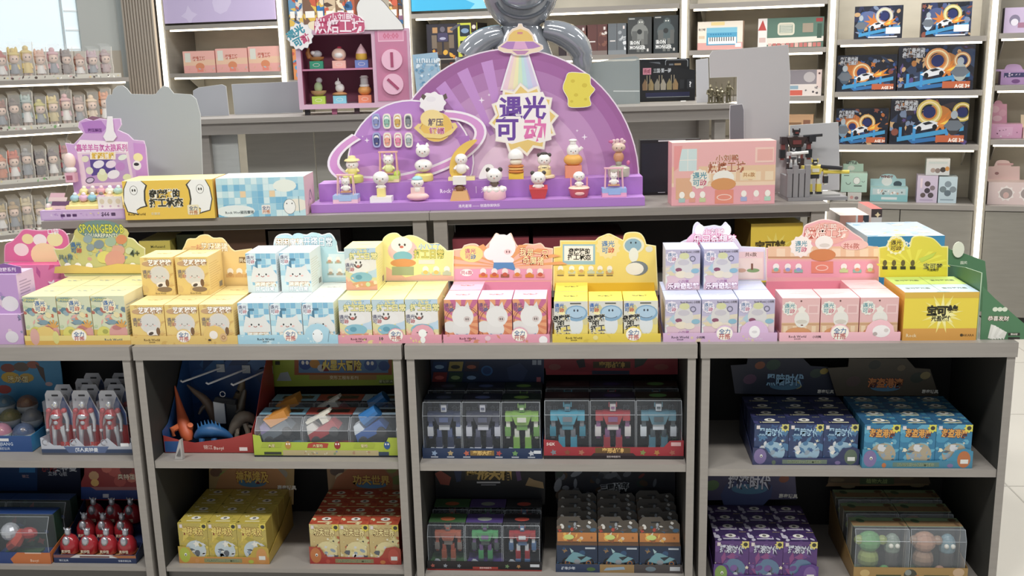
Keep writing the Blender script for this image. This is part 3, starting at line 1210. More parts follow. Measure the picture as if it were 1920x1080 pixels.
h5 = [(850, 468), (866, 466)] + smooth([(870, 460), (882, 457), (894, 458), (904, 466), (914, 458), (922, 448), (930, 437), (940, 442), (950, 442), (958, 437), (964, 450), (972, 462), (985, 457), (1000, 458), (1014, 456), (1022, 464)], 3) + [(1037, 466), (1035, 545), (850, 545)]
tray_set('burst', 833, 1031, 640, 561, 526, 2, {(1, 0)}, 'pink sunburst', 'pink sunburst counter tray, fifth in the row', art_burst,
         ('#e8b0c0', '#fbc0d6', '#f3a9c4', '#d97a6a'), h5, 0, '#e8a0b4', .026, lip_std('#e89aae', '#dc8a6a', '#6a2a3a', lambda A, W, h: A.ell(W * .42, h * .55, h * .35, h * .3, '#e9c4cc').ell(W * .94, h * .3, h * .5, h * .5, '#f4efee'), bx=.23),
         ha, '#fbc0a4', '#fde0c4', [(.72, .025)], '#f39ab8')


# --- bright yellow diver tray
def ha(A, P):
    P.rect(A, 1055, 458, 1116, 496, '#9ac4d4')
    P.rect(A, 1058, 461, 1112, 489, '#fbf4ec')
    P.txt(A, '奇魔猪的', 1086, 471, 11, '#2a2a2a', wmax=40, off=.03)
    P.txt(A, '打工状态', 1086, 482, 11, '#2a2a2a', wmax=44, off=.03)
    P.star(A, 1140, 463, 24, 20, 13, '#f8e3a0')
    P.logo(A, 1140, 463, 14, '#4a84c4', '#d9574a', None)
    P.ell(A, 1188, 460, 20, 16, '#f2ecc8')
    P.ell(A, 1187, 460, 16, 13, '#8fb6cc')
    P.ell(A, 1183, 455, 1.6, 2, '#333a44', 8)
    P.ell(A, 1192, 455, 1.6, 2, '#333a44', 8)
    P.ell(A, 1188, 478, 9, 14, '#eef0e6')
    P.ell(A, 1195, 503, 20, 14, '#7c8790')
    P.ell(A, 1190, 504, 17, 12, '#f2efe4')
    P.ell(A, 1217, 467, 7, 6, '#e6e4cf')
    minis(P, A, (1051, 1072, 1090, 1108, 1125, 1143), 506, ['#e0c860', '#d8a86a', '#c9d2b8'], 7)
    for x in (1051, 1072, 1090, 1108, 1125, 1143):
        P.rect(A, x - 6, 515, x + 6, 517, '#8a7a5a')


h6 = [(1038, 463), (1050, 462), (1050, 451), (1116, 451)] + smooth([(1122, 445), (1132, 441), (1142, 438), (1154, 443), (1164, 448)], 3) + smooth([(1168, 450), (1172, 438), (1186, 435), (1200, 437), (1208, 446), (1212, 458)], 3) + [(1230, 461), (1234, 545), (1037, 545)]
tray_set('diver', 1036, 1239, 641, 564, 528, 2, {(1, 0)}, 'bright yellow', 'bright yellow counter tray, sixth in the row', art_diver,
         ('#e6cf4a', '#fbe04a', '#f2d23e', '#4a4630'), h6, 0, '#ecd04a', .026, lip_std('#e6ca46', '#dcc040', '#4a4020', lambda A, W, h: A.ell(W * .4, h * .55, h * .3, h * .28, '#e9d98a'), bx=.2),
         ha, '#f6dc72', '#fdf0b0', [(.75, .025)], '#f0bf2a')


# --- lilac rainbow tray
def ha(A, P):
    P.ell(A, 1330, 455, 44, 26, '#f2bfd8')
    P.ell(A, 1312, 432, 9, 12, '#f7f4f8')
    P.ell(A, 1362, 432, 9, 12, '#f7f4f8')
    P.txt(A, '小刘鸭', 1338, 435, 12, '#fff3f8', out='#d9628f', wmax=40)
    P.txt(A, '乐园奇想梦', 1340, 449, 18, '#fff3f8', out='#d9628f', wmax=80)
    P.rect(A, 1380, 472, 1432, 524, '#f2cdc8')
    P.rect(A, 1384, 484, 1430, 522, '#f6dccd')
    P.txt(A, '共6款', 1408, 477, 8, '#7a5a4a')
    P.ell(A, 1412, 507, 12, 4, '#8aa86a')
    P.ell(A, 1390, 507, 9, 4, '#d9a88a')
    P.rect(A, 1408, 494, 1412, 506, '#8a5a44')


h7 = smooth([(1262, 463), (1280, 452), (1296, 444), (1300, 424), (1308, 416), (1318, 424), (1326, 424), (1340, 422), (1352, 424), (1360, 416), (1367, 424), (1368, 438), (1380, 446), (1390, 462)], 3) + [(1435, 464), (1437, 526), (1245, 528)]
tray_set('rainbow', 1243, 1457, 640, 561, 526, 2, {(1, 0), (1, 1), (1, 2)}, 'lilac rainbow', 'lilac rainbow counter tray, seventh in the row', art_rainbow,
         ('#c9c2d8', '#cfd6f0', '#c4c8e4', '#e3e2ea'), h7, 0, '#d8b4d8', .027, lip_std('#d6b0d2', '#dcc4a8', '#4a3a50', lambda A, W, h: A.ell(W * .8, h * 1.1, h * .6, h * .7, '#f2efee').ell(W * .8, h * 1.1, h * .3, h * .15, '#d9d4d6').txt('DUCKYCHUCKY', W * .8, h * .3, h * .22, '#efe4f0').txt('小刘鸭', W * .33, h * .5, h * .28, '#3a2a40'), bx=.15),
         ha, '#e9dcee', '#e9eaf2', [(.54, .026), (.8, .042)])
stacked('rainbow', [(1246, 539), (1317, 539)], 'lilac rainbow', ['left of a pair', 'right of a pair'])


# --- salmon pink bakery tray
def ha(A, P):
    P.rect(A, 1438, 490, 1648, 520, '#f3a3b4')
    P.rect(A, 1440, 462, 1646, 486, '#eec39a')
    for x in range(1456, 1640, 26):
        P.rect(A, x, 466, x + 16, 482, '#f4d8b4')
    P.rect(A, 1440, 481, 1646, 484, '#c99468')
    P.ell(A, 1550, 438, 42, 22, '#f2b2a2')
    P.txt(A, '小刘鸭', 1549, 425, 12, '#fbe6d6', out='#c8604e', wmax=44)
    P.txt(A, '烘焙工坊', 1549, 437, 19, '#fbe6d6', out='#c8604e', wmax=80)
    P.star(A, 1502, 462, 22, 19, 12, '#f7efe2')
    P.logo(A, 1502, 462, 13, '#4f98a8', '#d05a78', None)
    P.ell(A, 1545, 455, 17, 14, '#f3efe4')
    P.ell(A, 1546, 460, 10, 4, '#dcd6c8', 12)
    P.ell(A, 1542, 478, 25, 12, '#d9874e')
    P.rect(A, 1521, 490, 1562, 512, '#ee8a72')
    P.ell(A, 1541, 502, 12, 6, '#f7d0c0')
    P.ell(A, 1541, 502, 10, 4.4, '#ee8a72')
    P.ell(A, 1602, 459, 26, 10, '#f4c4b8')
    P.txt(A, '共6款', 1596, 461, 11, '#c86a5a')
    minis(P, A, (1455, 1477, 1497, 1582, 1607, 1631), 503, ['#8ac0b0', '#e89a7a', '#c8d890', '#9aa8d8'], 8)


h8 = [(1436, 465), (1484, 463)] + smooth([(1490, 448), (1504, 440), (1508, 424), (1522, 417), (1545, 411), (1572, 416), (1590, 428), (1600, 436), (1618, 448), (1622, 460)], 3) + [(1650, 464), (1647, 545), (1437, 545)]
tray_set('bakery', 1461, 1689, 640, 558, 524, 2, {(1, 2)}, 'salmon pink bakery print', 'salmon pink bakery counter tray, eighth in the row', art_bakery,
         ('#f0b8b8', '#fbc9c9', '#f0a8ac', '#f4d0cc'), h8, 0, '#f4bcc4', .027, lip_std('#f3b8c2', None, '#4a2a30', lambda A, W, h: A.ell(W * .84, h * 1.1, h * .95, h * .7, '#f2ebe8').ell(W * .79, h * .8, h * .25, h * .22, '#b9a8a4').ell(W * .88, h * 1.2, h * .25, h * .22, '#d8ccc8').txt('小刘鸭', W * .31, h * .5, h * .28, '#3a2028'), bx=.15),
         ha, '#f2aeb0', '#f9d9cf', [(.5, .028), (.83, .042)], '#ee8ea2')
# ================================================================== right end of the worktop
zt9 = on_y(1760, 547, .03).z
XL, XR = on_z(1692, 639, .8).x, on_z(1827, 636, .8).x
h9 = zt9 - .8
yk9 = on_z(1730, 519, zt9).y
W, D = XR - XL, yk9 - .024
t = thing('yellow_carton_display', 'big bright yellow and orange carton with black lettering and header, right of bakery tray', 'carton', (XL, .024, .8))
mb = MB()
mb.box(0, W, 0, D, 0, h9, '#e9cf3a', right=C('#e0b43a'), left=C('#e0a83a'), top=C('#cfe08a'))
A = Art(W / h9, 1)
w_ = W / h9
A.rect(0, 0, w_, .25, '#d99a42').rect(0, .88, w_, 1, '#dcb03e').star(w_ * .52, .56, .42, .16, 13, '#f0e27a').star(w_ * .52, .56, .3, .14, 11, '#f4ea9a')
A.txt('宝可梦', w_ * .52, .62, .19, '#2c2a1c', .05, '#8a7a2a', .03, wmax=.6).txt('光盈磁仔', w_ * .52, .46, .11, '#2c2a1c', .03, wmax=.42)
A.txt('Rock', w_ * .12, .11, .09, '#f0dcae').txt('TAKARA', w_ * .88, .11, .06, '#6a4a20').ell(w_ * .8, .11, .03, .03, '#4a3a20')
mb.art(A, (0, 0, 0), X3, Z3, h9)
A = Art(W, D)
A.rect(0, 0, W, D * .48, '#bfd4e4').rect(0, D * .5, W, D, '#c6e06e').rect(W * .495, 0, W * .505, D, '#8fa060')
for x in (.25, .75):
    for y in (.25, .75):
        A.txt('宝可梦光盈', W * x, D * y, .016, '#5a6a4a', .03, wmax=W * .34)
A.ell(W * .52, .0, .018, .014, '#a8c8dc')
mb.art(A, (0, 0, h9), X3, YB)
mb.build('carton', t)
P = Plate(W0, yk9 + .004)
A = Art(9, 9, False)
P.rect(A, 1650, 502, 1776, 520, '#e3cf2e')
for i in range(10):
    a = i * .33
    P.poly(A, [(1712, 500), (1712 + 70 * math.cos(a), 500 - 34 * math.sin(a)), (1712 + 66 * math.cos(a + .12), 500 - 32 * math.sin(a + .12))], '#efe04a')
P.star(A, 1680, 460, 19, 16, 12, '#f4ecb8')
P.logo(A, 1680, 460, 12, '#4a4020', '#6a4a1a', '#e9cf3a')
for x in (1659, 1676, 1693, 1711):
    P.ell(A, x, 493, 4, 6, '#6a5a30')
    P.rect(A, x - 5, 499, x + 5, 505, '#3a3526')
P.txt(A, '宝可梦', 1749, 499, 11, '#2c2a1c', out='#efe27a', wmax=36)
P.txt(A, '光盈磁仔', 1749, 506, 5, '#2c2a1c', wmax=22)
P.poly(A, [(1722, 485), (1740, 478), (1756, 472), (1748, 482), (1728, 492)], '#c9d24a')
out = [(1648, 519), (1648, 464)] + smooth([(1662, 462), (1670, 446), (1680, 443), (1692, 446), (1700, 460), (1706, 462), (1710, 446), (1724, 442), (1740, 444), (1752, 448), (1766, 462)], 3) + [(1778, 462), (1777, 519)]
card('header_card', W0, yk9 + .004, out, '#e4d23c', '#f1e68a', A, parent=t, rel=(XL, .024, .8))

# green upright display at the right end
t = thing('green_display_stand', 'dark green card display stand with sloping sides at the right end of the worktop', 'display stand', (0, 0, .8))
mb = MB()
a_, b_ = on_z(1838, 640, .8), on_z(1905, 640, .8)
gx0, gx1 = a_.x, a_.x + .12
G1, G2 = C('#4f7f57'), C('#3f6d49')
xa_, xb_ = a_.x, on_z(1928, 640, .8).x
P = Plate(W0, .03)
fr = P.pts([(1838, 640), (1843, 537), (1866, 560), (1922, 608), (1928, 640)])
mb.prism(fr, (0, .03, 0), X3, Z3, .003, G1)
A = Art(9, 9, False)
for x in (1866, 1875, 1884):
    P.ell(A, x, 580, 5, 4.5, '#d9e0c8')
P.txt(A, '恭喜发财', 1872, 597, 9, '#f6efdf', out='#7a3a34', wmax=40)
for i in range(5):
    P.poly(A, [(1852 + i * 5, 634 - i), (1858 + i * 6, 608 + i * 3), (1868 + i * 5, 611 + i * 3), (1862 + i * 5, 637)], '#eceae0' if i % 2 else '#dfddd2')
P.rect(A, 1890, 624, 1912, 629, '#33302a')
P.rect(A, 1890, 632, 1912, 637, '#33302a')
P.txt(A, '推倒胡', 1901, 626.5, 4, '#f0ead8')
mb.art(A, (0, .03, 0), X3, Z3)
mb.v = [(x, y, max(z - .8, .0003)) for x, y, z in mb.v]
mb.build('front_panel', t)
mb = MB()
yb_ = .36
zs_ = [.8, on_z(1843, 537, .9).z]
z1_ = P.p(1843, 537)[1]
zp = on_y(1780, 470, yb_)
mb.prism([(0, 0), (yb_ - .034, 0), (yb_ - .034, .2), (.2, .19), (.0, z1_ - .8)], (a_.x - .0035, yb_, 0), (0, -1, 0), Z3, .003, G2, C('#b9cfae'))
mb.build('side_panel', t)
mb = MB()
pk = Plate(W0, yb_)
bo = pk.pts([(1777, 520), (1777, 463), (1782, 468), (1794, 470), (1848, 490), (1852, 535), (1852, 600), (1790, 600)])
mb.prism(bo, (0, yb_ + .004, 0), X3, Z3, .003, G1, C('#c9d8b8'))
A = Art(9, 9, False)
pk.txt(A, '国风', 1808, 493, 6, '#dfe6cf')
pk.txt(A, '麻将', 1808, 505, 5, '#dfe6cf')
mb.art(A, (0, yb_ + .004, 0), X3, Z3)
mb.v = [(x, y, max(z - .8, .0003)) for x, y, z in mb.v]
mb.build('back_panel', t)
mb = MB()
q = pk.p(1797, 468)
mb.prism(circ(q[0], q[1], .018, .026, 16), (0, yb_ - .002, 0), X3, Z3, .004, C('#e3e6d2'))
mb.v = [(x, y, z - .8) for x, y, z in mb.v]
mb.build('oval_tab', t)
# small white patterned boxes behind it
p = on_z(1868, 640, .8)
for k, (lx, ly, hh) in enumerate(((1.19, .37, .135),)):
    mb = MB()
    mb.box(0, .075, 0, .06, 0, hh, '#e2e2de', top=C('#f0efec'))
    A = Art(.075, hh)
    A.mix(5, 20, ['#5a6a58', '#8a9a8a', '#b9c0b4', '#a8605a'], .005, .005, .07, hh, .003, .007)
    mb.art(A, (0, 0, 0), X3, Z3)
    tag(mb.build('small_white_box', loc=(lx, ly, .8005)), 'white patterned box standing behind the green display stand', 'box')

# ------------------------------------------------------------------ things at the left end of the worktop
P = Plate(W0, .42)
A = Art(9, 9, False)
for x, y, r, c in ((52, 448, 11, '#f4e3a0'), (75, 450, 13, '#f7efe8'), (103, 449, 15, '#f6eda6'), (40, 468, 14, '#fbe3e0'), (84, 478, 26, '#fbe0a6')):
    P.ell(A, x, y, r, r * .85, c)
P.txt(A, '口袋', 100, 434, 10, '#ffffff')
t = thing('pink_display_tray', 'hot pink counter display half hidden behind the sea print tray at far left', 'display tray', (0, .352, .8))
card('header_card', W0, .42, smooth([(8, 492), (9, 460), (22, 452), (34, 440), (44, 430), (62, 431), (78, 432), (98, 430), (116, 431), (128, 445), (130, 470)], 3) + [(130, 492)], '#ee6fa2', '#f6a8c6', A, parent=t, rel=(0, .352, .8))
mb = MB()
x0_, x1_ = on_y(5, 500, .352).x, on_y(112, 500, .352).x
zt_ = on_y(60, 497, .352).z - .8
mb.box(x0_, x1_, 0, .055, 0, zt_, '#ef7fb0', top=C('#f05a9a'))
A = Art(x1_ - x0_, zt_)
A.mix(8, 22, ['#f7c6d8', '#f6e9b0', '#e85a92', '#f9eef0', '#c95a9a'], 0, .03, x1_ - x0_, zt_, .008, .02)
mb.art(A, (x0_, 0, 0), X3, Z3)
mb.build('carton', t)
for (L, R, yb, yt, zb, dpt, c, tp, lab, tx) in (
        (-60, 46, 646, 590, .8, .13, '#c9a2cf', '#e3c9e6', 'lilac carton lowest at the far left end of the worktop', 0),
        (-50, 38, 577, 515, None, .1, '#bf95cc', '#d9bfe2', 'lilac carton with lettering stacked at the far left end', 1)):
    z0 = zb if zb else zprev
    yy = .03 if zb else .045
    xl, xr = on_y(L, yb, yy).x, on_y(R, yb, yy).x
    hh = on_y(R, yt, yy).z - z0
    mb = MB()
    mb.box(0, xr - xl, 0, dpt, 0, hh, c, top=C(tp), right=C('#d0b2d8'))
    A = Art((xr - xl) / hh, 1)
    A.mix(11 + tx, 16, ['#a884c0', '#e6d2ea', '#8a8aa8', '#d9c0d0', '#7a6a90'], 0, .1, (xr - xl) / hh, .9, .05, .14)
    A.ell((xr - xl) / hh * .8, .25, .22, .2, '#ded6dc')
    mb.art(A, (0, 0, 0), X3, Z3, hh)
    if tx:
        B = Art(dpt / hh, 1)
        lines(B, .1, .15, dpt / hh - .1, .85, 9, '#a58ab4')
        mb.art(B, (xr - xl, 0, 0), YB, Z3, hh)
    o = mb.build('lilac_carton', loc=(xl, yy, z0 + .0005))
    tag(o, lab, 'carton')
    zprev = z0 + hh + .0005
mb = MB()
zz = zprev + .001
xl = on_y(-10, 510, .09).x
xr = on_y(50, 510, .09).x
mb.prism([(xl, 0), (xr, 0), (xr, .02), ((xl + xr) / 2, .032), (xl, .02)], (0, 0, 0), X3, Z3, .003, C('#8a5aa0'), C('#c9a8d4'))
A = Art(9, 9, False)
A.txt('萌宠糖系列', (xl + xr) / 2, .012, .013, '#f6e2f4', wmax=.08)
mb.art(A, (0, 0, 0), X3, Z3)
tag(mb.build('purple_sign_card', loc=(0, .06, zz)), 'small purple lettered sign card on the far left lilac carton', 'sign')
mb = MB()
p = on_y(-12, 470, .2)
mb.lathe([(.001, 0), (.05, .002), (.052, .12), (.04, .16), (.001, .168)], (p.x, .22, 0), M('#b9bcc0', .4), 18)
tag(mb.build('grey_dome', loc=(0, 0, .8005), smooth=True), 'smooth grey rounded dome cut off at the left edge of the photo', 'ornament')


# ================================================================== toys used on the lower shelves
def robot(mb, x, y, z, h, c1, c2, c3, wide=1.0):
    """Blocky toy robot, feet at z, height h."""
    k = h
    a, b, c = M(c1, .35), M(c2, .35), M(c3, .3)
    w = wide * k

    def bx(cx, cz, sx, sz, sy, m, dy=0):
        mb.box(x + cx * w - sx * w / 2, x + cx * w + sx * w / 2, y - sy * k / 2 + dy * k, y + sy * k / 2 + dy * k, z + cz * k - sz * k / 2, z + cz * k + sz * k / 2, m)
    for s in (-1, 1):
        bx(.13 * s, .03, .15, .06, .2, b, -.03)
        bx(.13 * s, .17, .14, .22, .14, a)
        bx(.12 * s, .36, .1, .18, .11, c)
        bx(.29 * s, .72, .16, .17, .17, a)
        bx(.31 * s, .56, .09, .16, .1, c)
        bx(.32 * s, .4, .13, .2, .12, b)
        bx(.32 * s, .28, .08, .06, .08, c)
    bx(0, .5, .24, .12, .14, b)
    mb.hexa([(x + px * w, y + py * k, z + pz * k) for px, py, pz in (
        (-.14, -.1, .56), (.14, -.1, .56), (.14, .08, .56), (-.14, .08, .56), (-.23, -.13, .8), (.23, -.13, .8), (.2, .09, .82), (-.2, .09, .82))], a)
    bx(0, .68, .2, .1, .05, c, -.11)
    bx(0, .9, .12, .14, .12, b)
    bx(0, .9, .08, .04, .04, c, -.06)
    for s in (-1, 1):
        bx(.08 * s, .95, .025, .1, .05, a)


def hero(mb, x, y, z, h, body, metal, pose=0):
    """Smooth toy figure, feet at z."""
    B, S = M(body, .3), M(metal, .25, .4)
    k = h
    V_ = lambda a, b, c: (x + a * k, y + b * k, z + c * k)
    for s in (-1, 1):
        f = .1 * s + (.03 * s if pose else 0)
        mb.tube([V_(f * 1.1, -.02, .02), V_(f, 0, .25), V_(.065 * s, 0, .48)], [.035 * k, .04 * k, .058 * k], B if pose else S, 8)
        mb.ell(V_(f * 1.15, -.04, .02), (.035 * k, .065 * k, .025 * k), B, 8, 5)
        mb.tube([V_(.15 * s, 0, .78), V_(.2 * s, 0, .6), V_(.2 * s, -.03, .44)], [.05 * k, .036 * k, .028 * k], S if s > 0 else B, 8)
        mb.ell(V_(.2 * s, -.04, .41), .035 * k, S, 7, 5)
        mb.ell(V_(.15 * s, 0, .79), .06 * k, B, 8, 6)
    mb.tube([V_(0, 0, .44), V_(0, 0, .56), V_(0, 0, .72), V_(0, 0, .83)], [.09 * k, .085 * k, .13 * k, .06 * k], B, 10)
    mb.ell(V_(0, -.06, .7), (.1 * k, .08 * k, .07 * k), S, 10, 6)
    mb.ell(V_(0, -.065, .58), (.05 * k, .05 * k, .06 * k), S, 8, 5)
    mb.ell(V_(0, -.01, .92), (.058 * k, .065 * k, .08 * k), S, 10, 7)
    for s in (-1, 1):
        mb.ell(V_(.028 * s, -.06, .93), (.016 * k, .015 * k, .012 * k), M('#e8e2b0', .3), 6, 4)


def window_pack(name, w, d, h, back, edge, clear_a=.1, floor=None, slope=.25, art=None, toy=None, front=None, top_art=None):
    """Carton with a slanted clear window; parts: carton, clear_window, toy. Origin at base front-left."""
    r = bpy.data.objects.new(name, None)
    COL.objects.link(r)
    zs, ys = h * (1 - slope), d * slope * .9
    mb = MB()
    bk, ed = C(back), C(edge)
    mb.box(0, w, d - .002, d, 0, h, bk, front=bk)
    mb.box(0, w, 0, d - .0021, 0, .004, ed)
    mb.box(0, w, ys + d * .22, d - .0021, h - .002, h, ed)
    for x in (0, w - .002):
        mb.box(x, x + .002, d * .55, d - .0021, .0041, h - .0021, bk)
    if front:
        mb.box(0, w, .0, .002, .0041, h * front, ed)
    if art:
        mb.art(art, (0, d - .002, 0), X3, Z3, h)
    if top_art:
        hm = (d - ys - d * .22) / w
        top_art.items = [(l, m, clip(p, 1, hm), f) for l, m, p, f in top_art.items]
        top_art.items = [(l, m, p, [tuple(range(len(p)))]) for l, m, p, f in top_art.items if p]
        mb.art(top_art, (0, ys + d * .22, h), X3, YB, w)
    mb.build('carton', r)
    mb = MB()
    cl = CLEAR('#dfe6ee', clear_a, .12)
    e = .001
    mb.poly([(e, e, .005), (w - e, e, .005), (w - e, e, zs), (e, e, zs)], cl)
    mb.poly([(e, e, zs), (w - e, e, zs), (w - e, ys, h), (e, ys, h)], cl)
    mb.poly([(e, ys, h), (w - e, ys, h), (w - e, ys + d * .22, h), (e, ys + d * .22, h)], cl)
    for x in (e, w - e):
        mb.poly([(x, e, .005), (x, d * .55, .005), (x, d * .55, h), (x, ys, h), (x, e, zs)], cl)
    rim = M('#c9d0d6', .15, 0, 0, .45)
    for p_, q_ in (((e, e, .005), (e, e, zs)), ((w - e, e, .005), (w - e, e, zs)), ((e, e, zs), (w - e, e, zs)), ((e, e, zs), (e, ys, h)), ((w - e, e, zs), (w - e, ys, h)), ((e, ys, h), (w - e, ys, h))):
        mb.tube([p_, q_], .0009, rim, 5, False)
    mb.build('clear_window', r)
    if toy:
        mb = MB()
        toy(mb)
        mb.build('toy', r)
    return r


def shelf_tray(label, L, R, yb, zb, lip_h, depth, col, lip_art=None, lip_shape=None, header=None, hcol=None, hart=None, hb=None, side_h=.5, hgt=.15, side_col=None):
    """Open card tray on a lower shelf; returns (thing, x, y, width)."""
    pL, pR = on_z(L, yb, zb), on_z(R, yb, zb)
    y = min(max((pL.y + pR.y) / 2, .012), .08)
    ci = min(range(4), key=lambda i: abs((pL.x + pR.x) / 2 - (GAPS[i][0] + GAPS[i][1]) / 2))
    pL.x, pR.x = max(pL.x, GAPS[ci][0] + .032), min(pR.x, GAPS[ci][1] - .032)
    W = pR.x - pL.x
    zc = .753 if zb > .3 else ZS[ci] - .027
    t = thing('shelf_display_tray', label, 'display tray', (pL.x, y, zb + .0003), 0, 'display trays on the lower shelves')
    mb = MB()
    mb.box(0, W, 0, depth, 0, .0015, col)
    sc = side_col or col
    for x in (0, W - .0016):
        mb.prism([(-.0016, 0), (-depth, 0), (-depth, hgt), (-depth * .6, hgt * side_h * 1.2), (-.0016, lip_h)], (x, 0, 0), (0, -1, 0), Z3, .0016, C(sc))
    mb.build('tray', t)
    mb = MB()
    shp = [(a * W, b * lip_h) for a, b in (lip_shape or [(0, 0), (1, 0), (1, 1), (0, 1)])]
    mb.prism(shp, (0, 0, 0), X3, Z3, .0015, C(col))
    if lip_art:
        A = Art(W / lip_h, 1.0, not lip_shape)
        lip_art(A, W / lip_h)
        mb.art(A, (0, 0, 0), X3, Z3, lip_h)
    mb.build('front_lip', t)
    if header:
        yh = y + depth + .002
        A = Art(9, 9, False)
        if hart:
            hart(A, Plate(W0, yh))
        card('header_card', W0, yh, header, hcol, hb or hcol, A, parent=t, rel=(pL.x, y, zb + .0003), bw=.002, zmax=zc, xl=(GAPS[ci][0] + .031, GAPS[ci][1] - .031))
    return t, pL.x, y, W


def fill(proto, x, y, z, W, nx, ny, w, d, lab, group, cat='box', marg=.004, skip=()):
    """Rows of copies of one thing inside a tray."""
    first = True
    names = COLS.get(nx, [''])
    for r in range(ny):
        for c in range(nx):
            if (r, c) in skip:
                continue
            loc = (x + marg + c * (W - 2 * marg) / nx, y + .0055 + r * d, z)
            row = ['front', 'second', 'third', 'fourth', 'fifth'][r]
            o = proto if first else copy(proto, loc)
            o.location = loc
            tag(o, lab.format(c=names[c], r=row), cat, group)
            first = False
# ================================================================== contents of the lower shelves
# ---- cabinet 1, upper: capsule balls
def la(A, w):
    A.rect(0, 0, w * .4, 1, '#b23a34').rect(w * .42, .0, w, 1, '#2a4f8c').txt('JINJIANG', w * .6, .5, .26, '#c9d4e2').txt('精匠玩具', w * .6, .2, .16, '#b9c4d6').rect(w * .52, .66, w * .68, .84, '#dcdcdc')


def ha(A, P):
    A.mix(2, 0, ['#fff'], 0, 0, 1, 1, 1, 1)
    for x, y, r, c in ((15, 690, 14, '#8a4a40'), (40, 688, 15, '#6a5a50'), (62, 684, 12, '#a05a48'), (20, 708, 18, '#d0a838'), (50, 708, 14, '#c8a040'), (8, 730, 14, '#b03a34')):
        P.ell(A, x, y, r, r * .6, c, 10)
    P.poly(A, [(66, 682), (82, 690), (86, 718), (76, 704)], '#54423a')
    P.txt(A, '恐龙蛋', 34, 711, 12, '#f0e0a0', out='#5a2a20')
    P.ell(A, 92, 720, 7, 4, '#c9a8a8')


ZU, ZL = ZS, ZBS
t, x, y, W = shelf_tray('blue and red tray of clear capsule balls on the far left shelf', -70, 62, 847, ZU[0], .055, .27, '#2f7fb4', la,
                        header=[(-60, 780), (-60, 671), (112, 671), (116, 700), (122, 770)], hcol='#3f8fc0', hart=ha, hgt=.1)
g = random.Random(5)
ball = None
where = [(1, 806, 'white ball with pink toy at the left edge'), (43, 803, 'front ball with dark blue label'), (18, 774, 'ball with olive dome, second row'), (59, 776, 'ball with grey dome, second row right'), (50, 748, 'ball with brown dome at the back'), (8, 752, 'ball with blue grey dome at the back')]
cc = ['#c98aa0', '#5a6a8a', '#a8a068', '#a0a2a8', '#a87a60', '#6a90a8']
for k, (px, py, lab) in enumerate(where):
    r = .035
    row = 0 if py > 790 else (1 if py > 760 else 2)
    yy = y + .045 + row * .079
    zz = ZU[0] + .012 + r + row * .022
    xx = on_y(px, py, yy).x
    b = thing('capsule_ball', 'toy capsule ball, ' + lab, 'toy', (xx, yy, zz), 0, 'capsule balls in the blue tray')
    mb = MB()
    mb.ell((0, 0, 0), r, M('#dcdcd8', .25), 16, 6, -1, .05)
    mb.build('lower_shell', b, smooth=True)
    mb = MB()
    mb.ell((0, 0, .001), r, M(cc[k], .12, 0, 0, .55), 16, 6, .06, 1)
    mb.build('clear_dome', b, smooth=True)
    mb = MB()
    mb.ell((0, -.004, .006), (r * .55, r * .5, r * .6), M(cc[k], .4), 10, 6)
    mb.ell((r * .2, -.012, .016), (r * .25, r * .25, r * .25), M('#e2c49a', .4), 8, 5)
    mb.build('toy', b, smooth=True)
    if 1:
        mb = MB()
        mb.lathe([(.02, -r - row * .022 - .0095), (.02, -r * .84)], (0, 0, 0), C('#2f6f9c'), 10)
        mb.build('cup_holder', b)


# ---- cabinet 1, upper: carded red figures
def la(A, w):
    A.rect(0, 0, w, .34, '#3a4a6a').rect(0, 0, w, .12, '#55565e').poly([(w * .3, .12), (w * .7, .12), (w * .75, .5), (w * .25, .5)], '#5a6c94').txt('超人奥特曼', w * .5, .3, .24, '#e3e6ec', .02, wmax=w * .3)
    for a in (.05, .36, .7):
        A.ring(w * a, .74, .14, .2, '#8a8a92', n=10).ell(w * a + .1, .66, .1, .08, '#b8b8be', 8)
    A.txt('经典', w * .27, .66, .24, '#b03a38', .03).txt('英雄', w * .6, .66, .24, '#b03a38', .03).rect(w * .88, .5, w * .97, .7, '#f2f2f2')


t, x, y, W = shelf_tray('white and blue tray of red carded figures beside the capsule balls', 79, 249, 853, ZU[0], .058, .3, '#b9bcc6', la,
                        lip_shape=[(0, 0), (1, 0), (1, .75), (.93, .5), (.84, .5), (.74, 1), (.62, .55), (.48, .5), (.4, 1), (.3, .55), (.14, .55), (.02, 1), (0, 1)], hgt=.06)
fz = ZU[0] + .003


def carded(col_a, body):
    r = bpy.data.objects.new('carded_figure', None)
    COL.objects.link(r)
    w, h = .086, .2
    mb = MB()
    o = [(0, 0), (w, 0), (w, h * .62), (w * .62, h), (w * .1, h), (0, h * .93)]
    mb.prism(o, (0, .03, 0), X3, Z3, .0015, C('#c9cad0'), C('#e4e4e8'))
    A = Art(w, h, False)
    A.poly([(0, 0), (w, 0), (w, h * .42), (w * .7, h * .5), (w * .2, h * .5), (0, h * .36)], '#b02c2c').poly([(w * .5, h * .45), (w * .98, h * .4), (w * .98, h * .6), (w * .7, h * .9), (w * .55, h * .75)], col_a)
    A.rrect(w * .26, h * .9, w * .52, h * .93, .002, '#2a2a30').rect(w * .1, h * .82, w * .16, h * .86, '#9a9aa4')
    mb.art(A, (0, .03, 0), X3, Z3)
    mb.build('backing_card', r)
    mb = MB()
    hero(mb, w * .48, .014, .003, h * .84, body, '#b9bcc2')
    mb.build('figure', r, smooth=True)
    mb = MB()
    cl = CLEAR('#e6e8f0', .1, .1)
    for s in ((.06, .94),):
        mb.box(w * s[0], w * s[1], .0, .0295, .002, h * .86, cl, skip='k')
    mb.build('clear_blister', r)
    return r


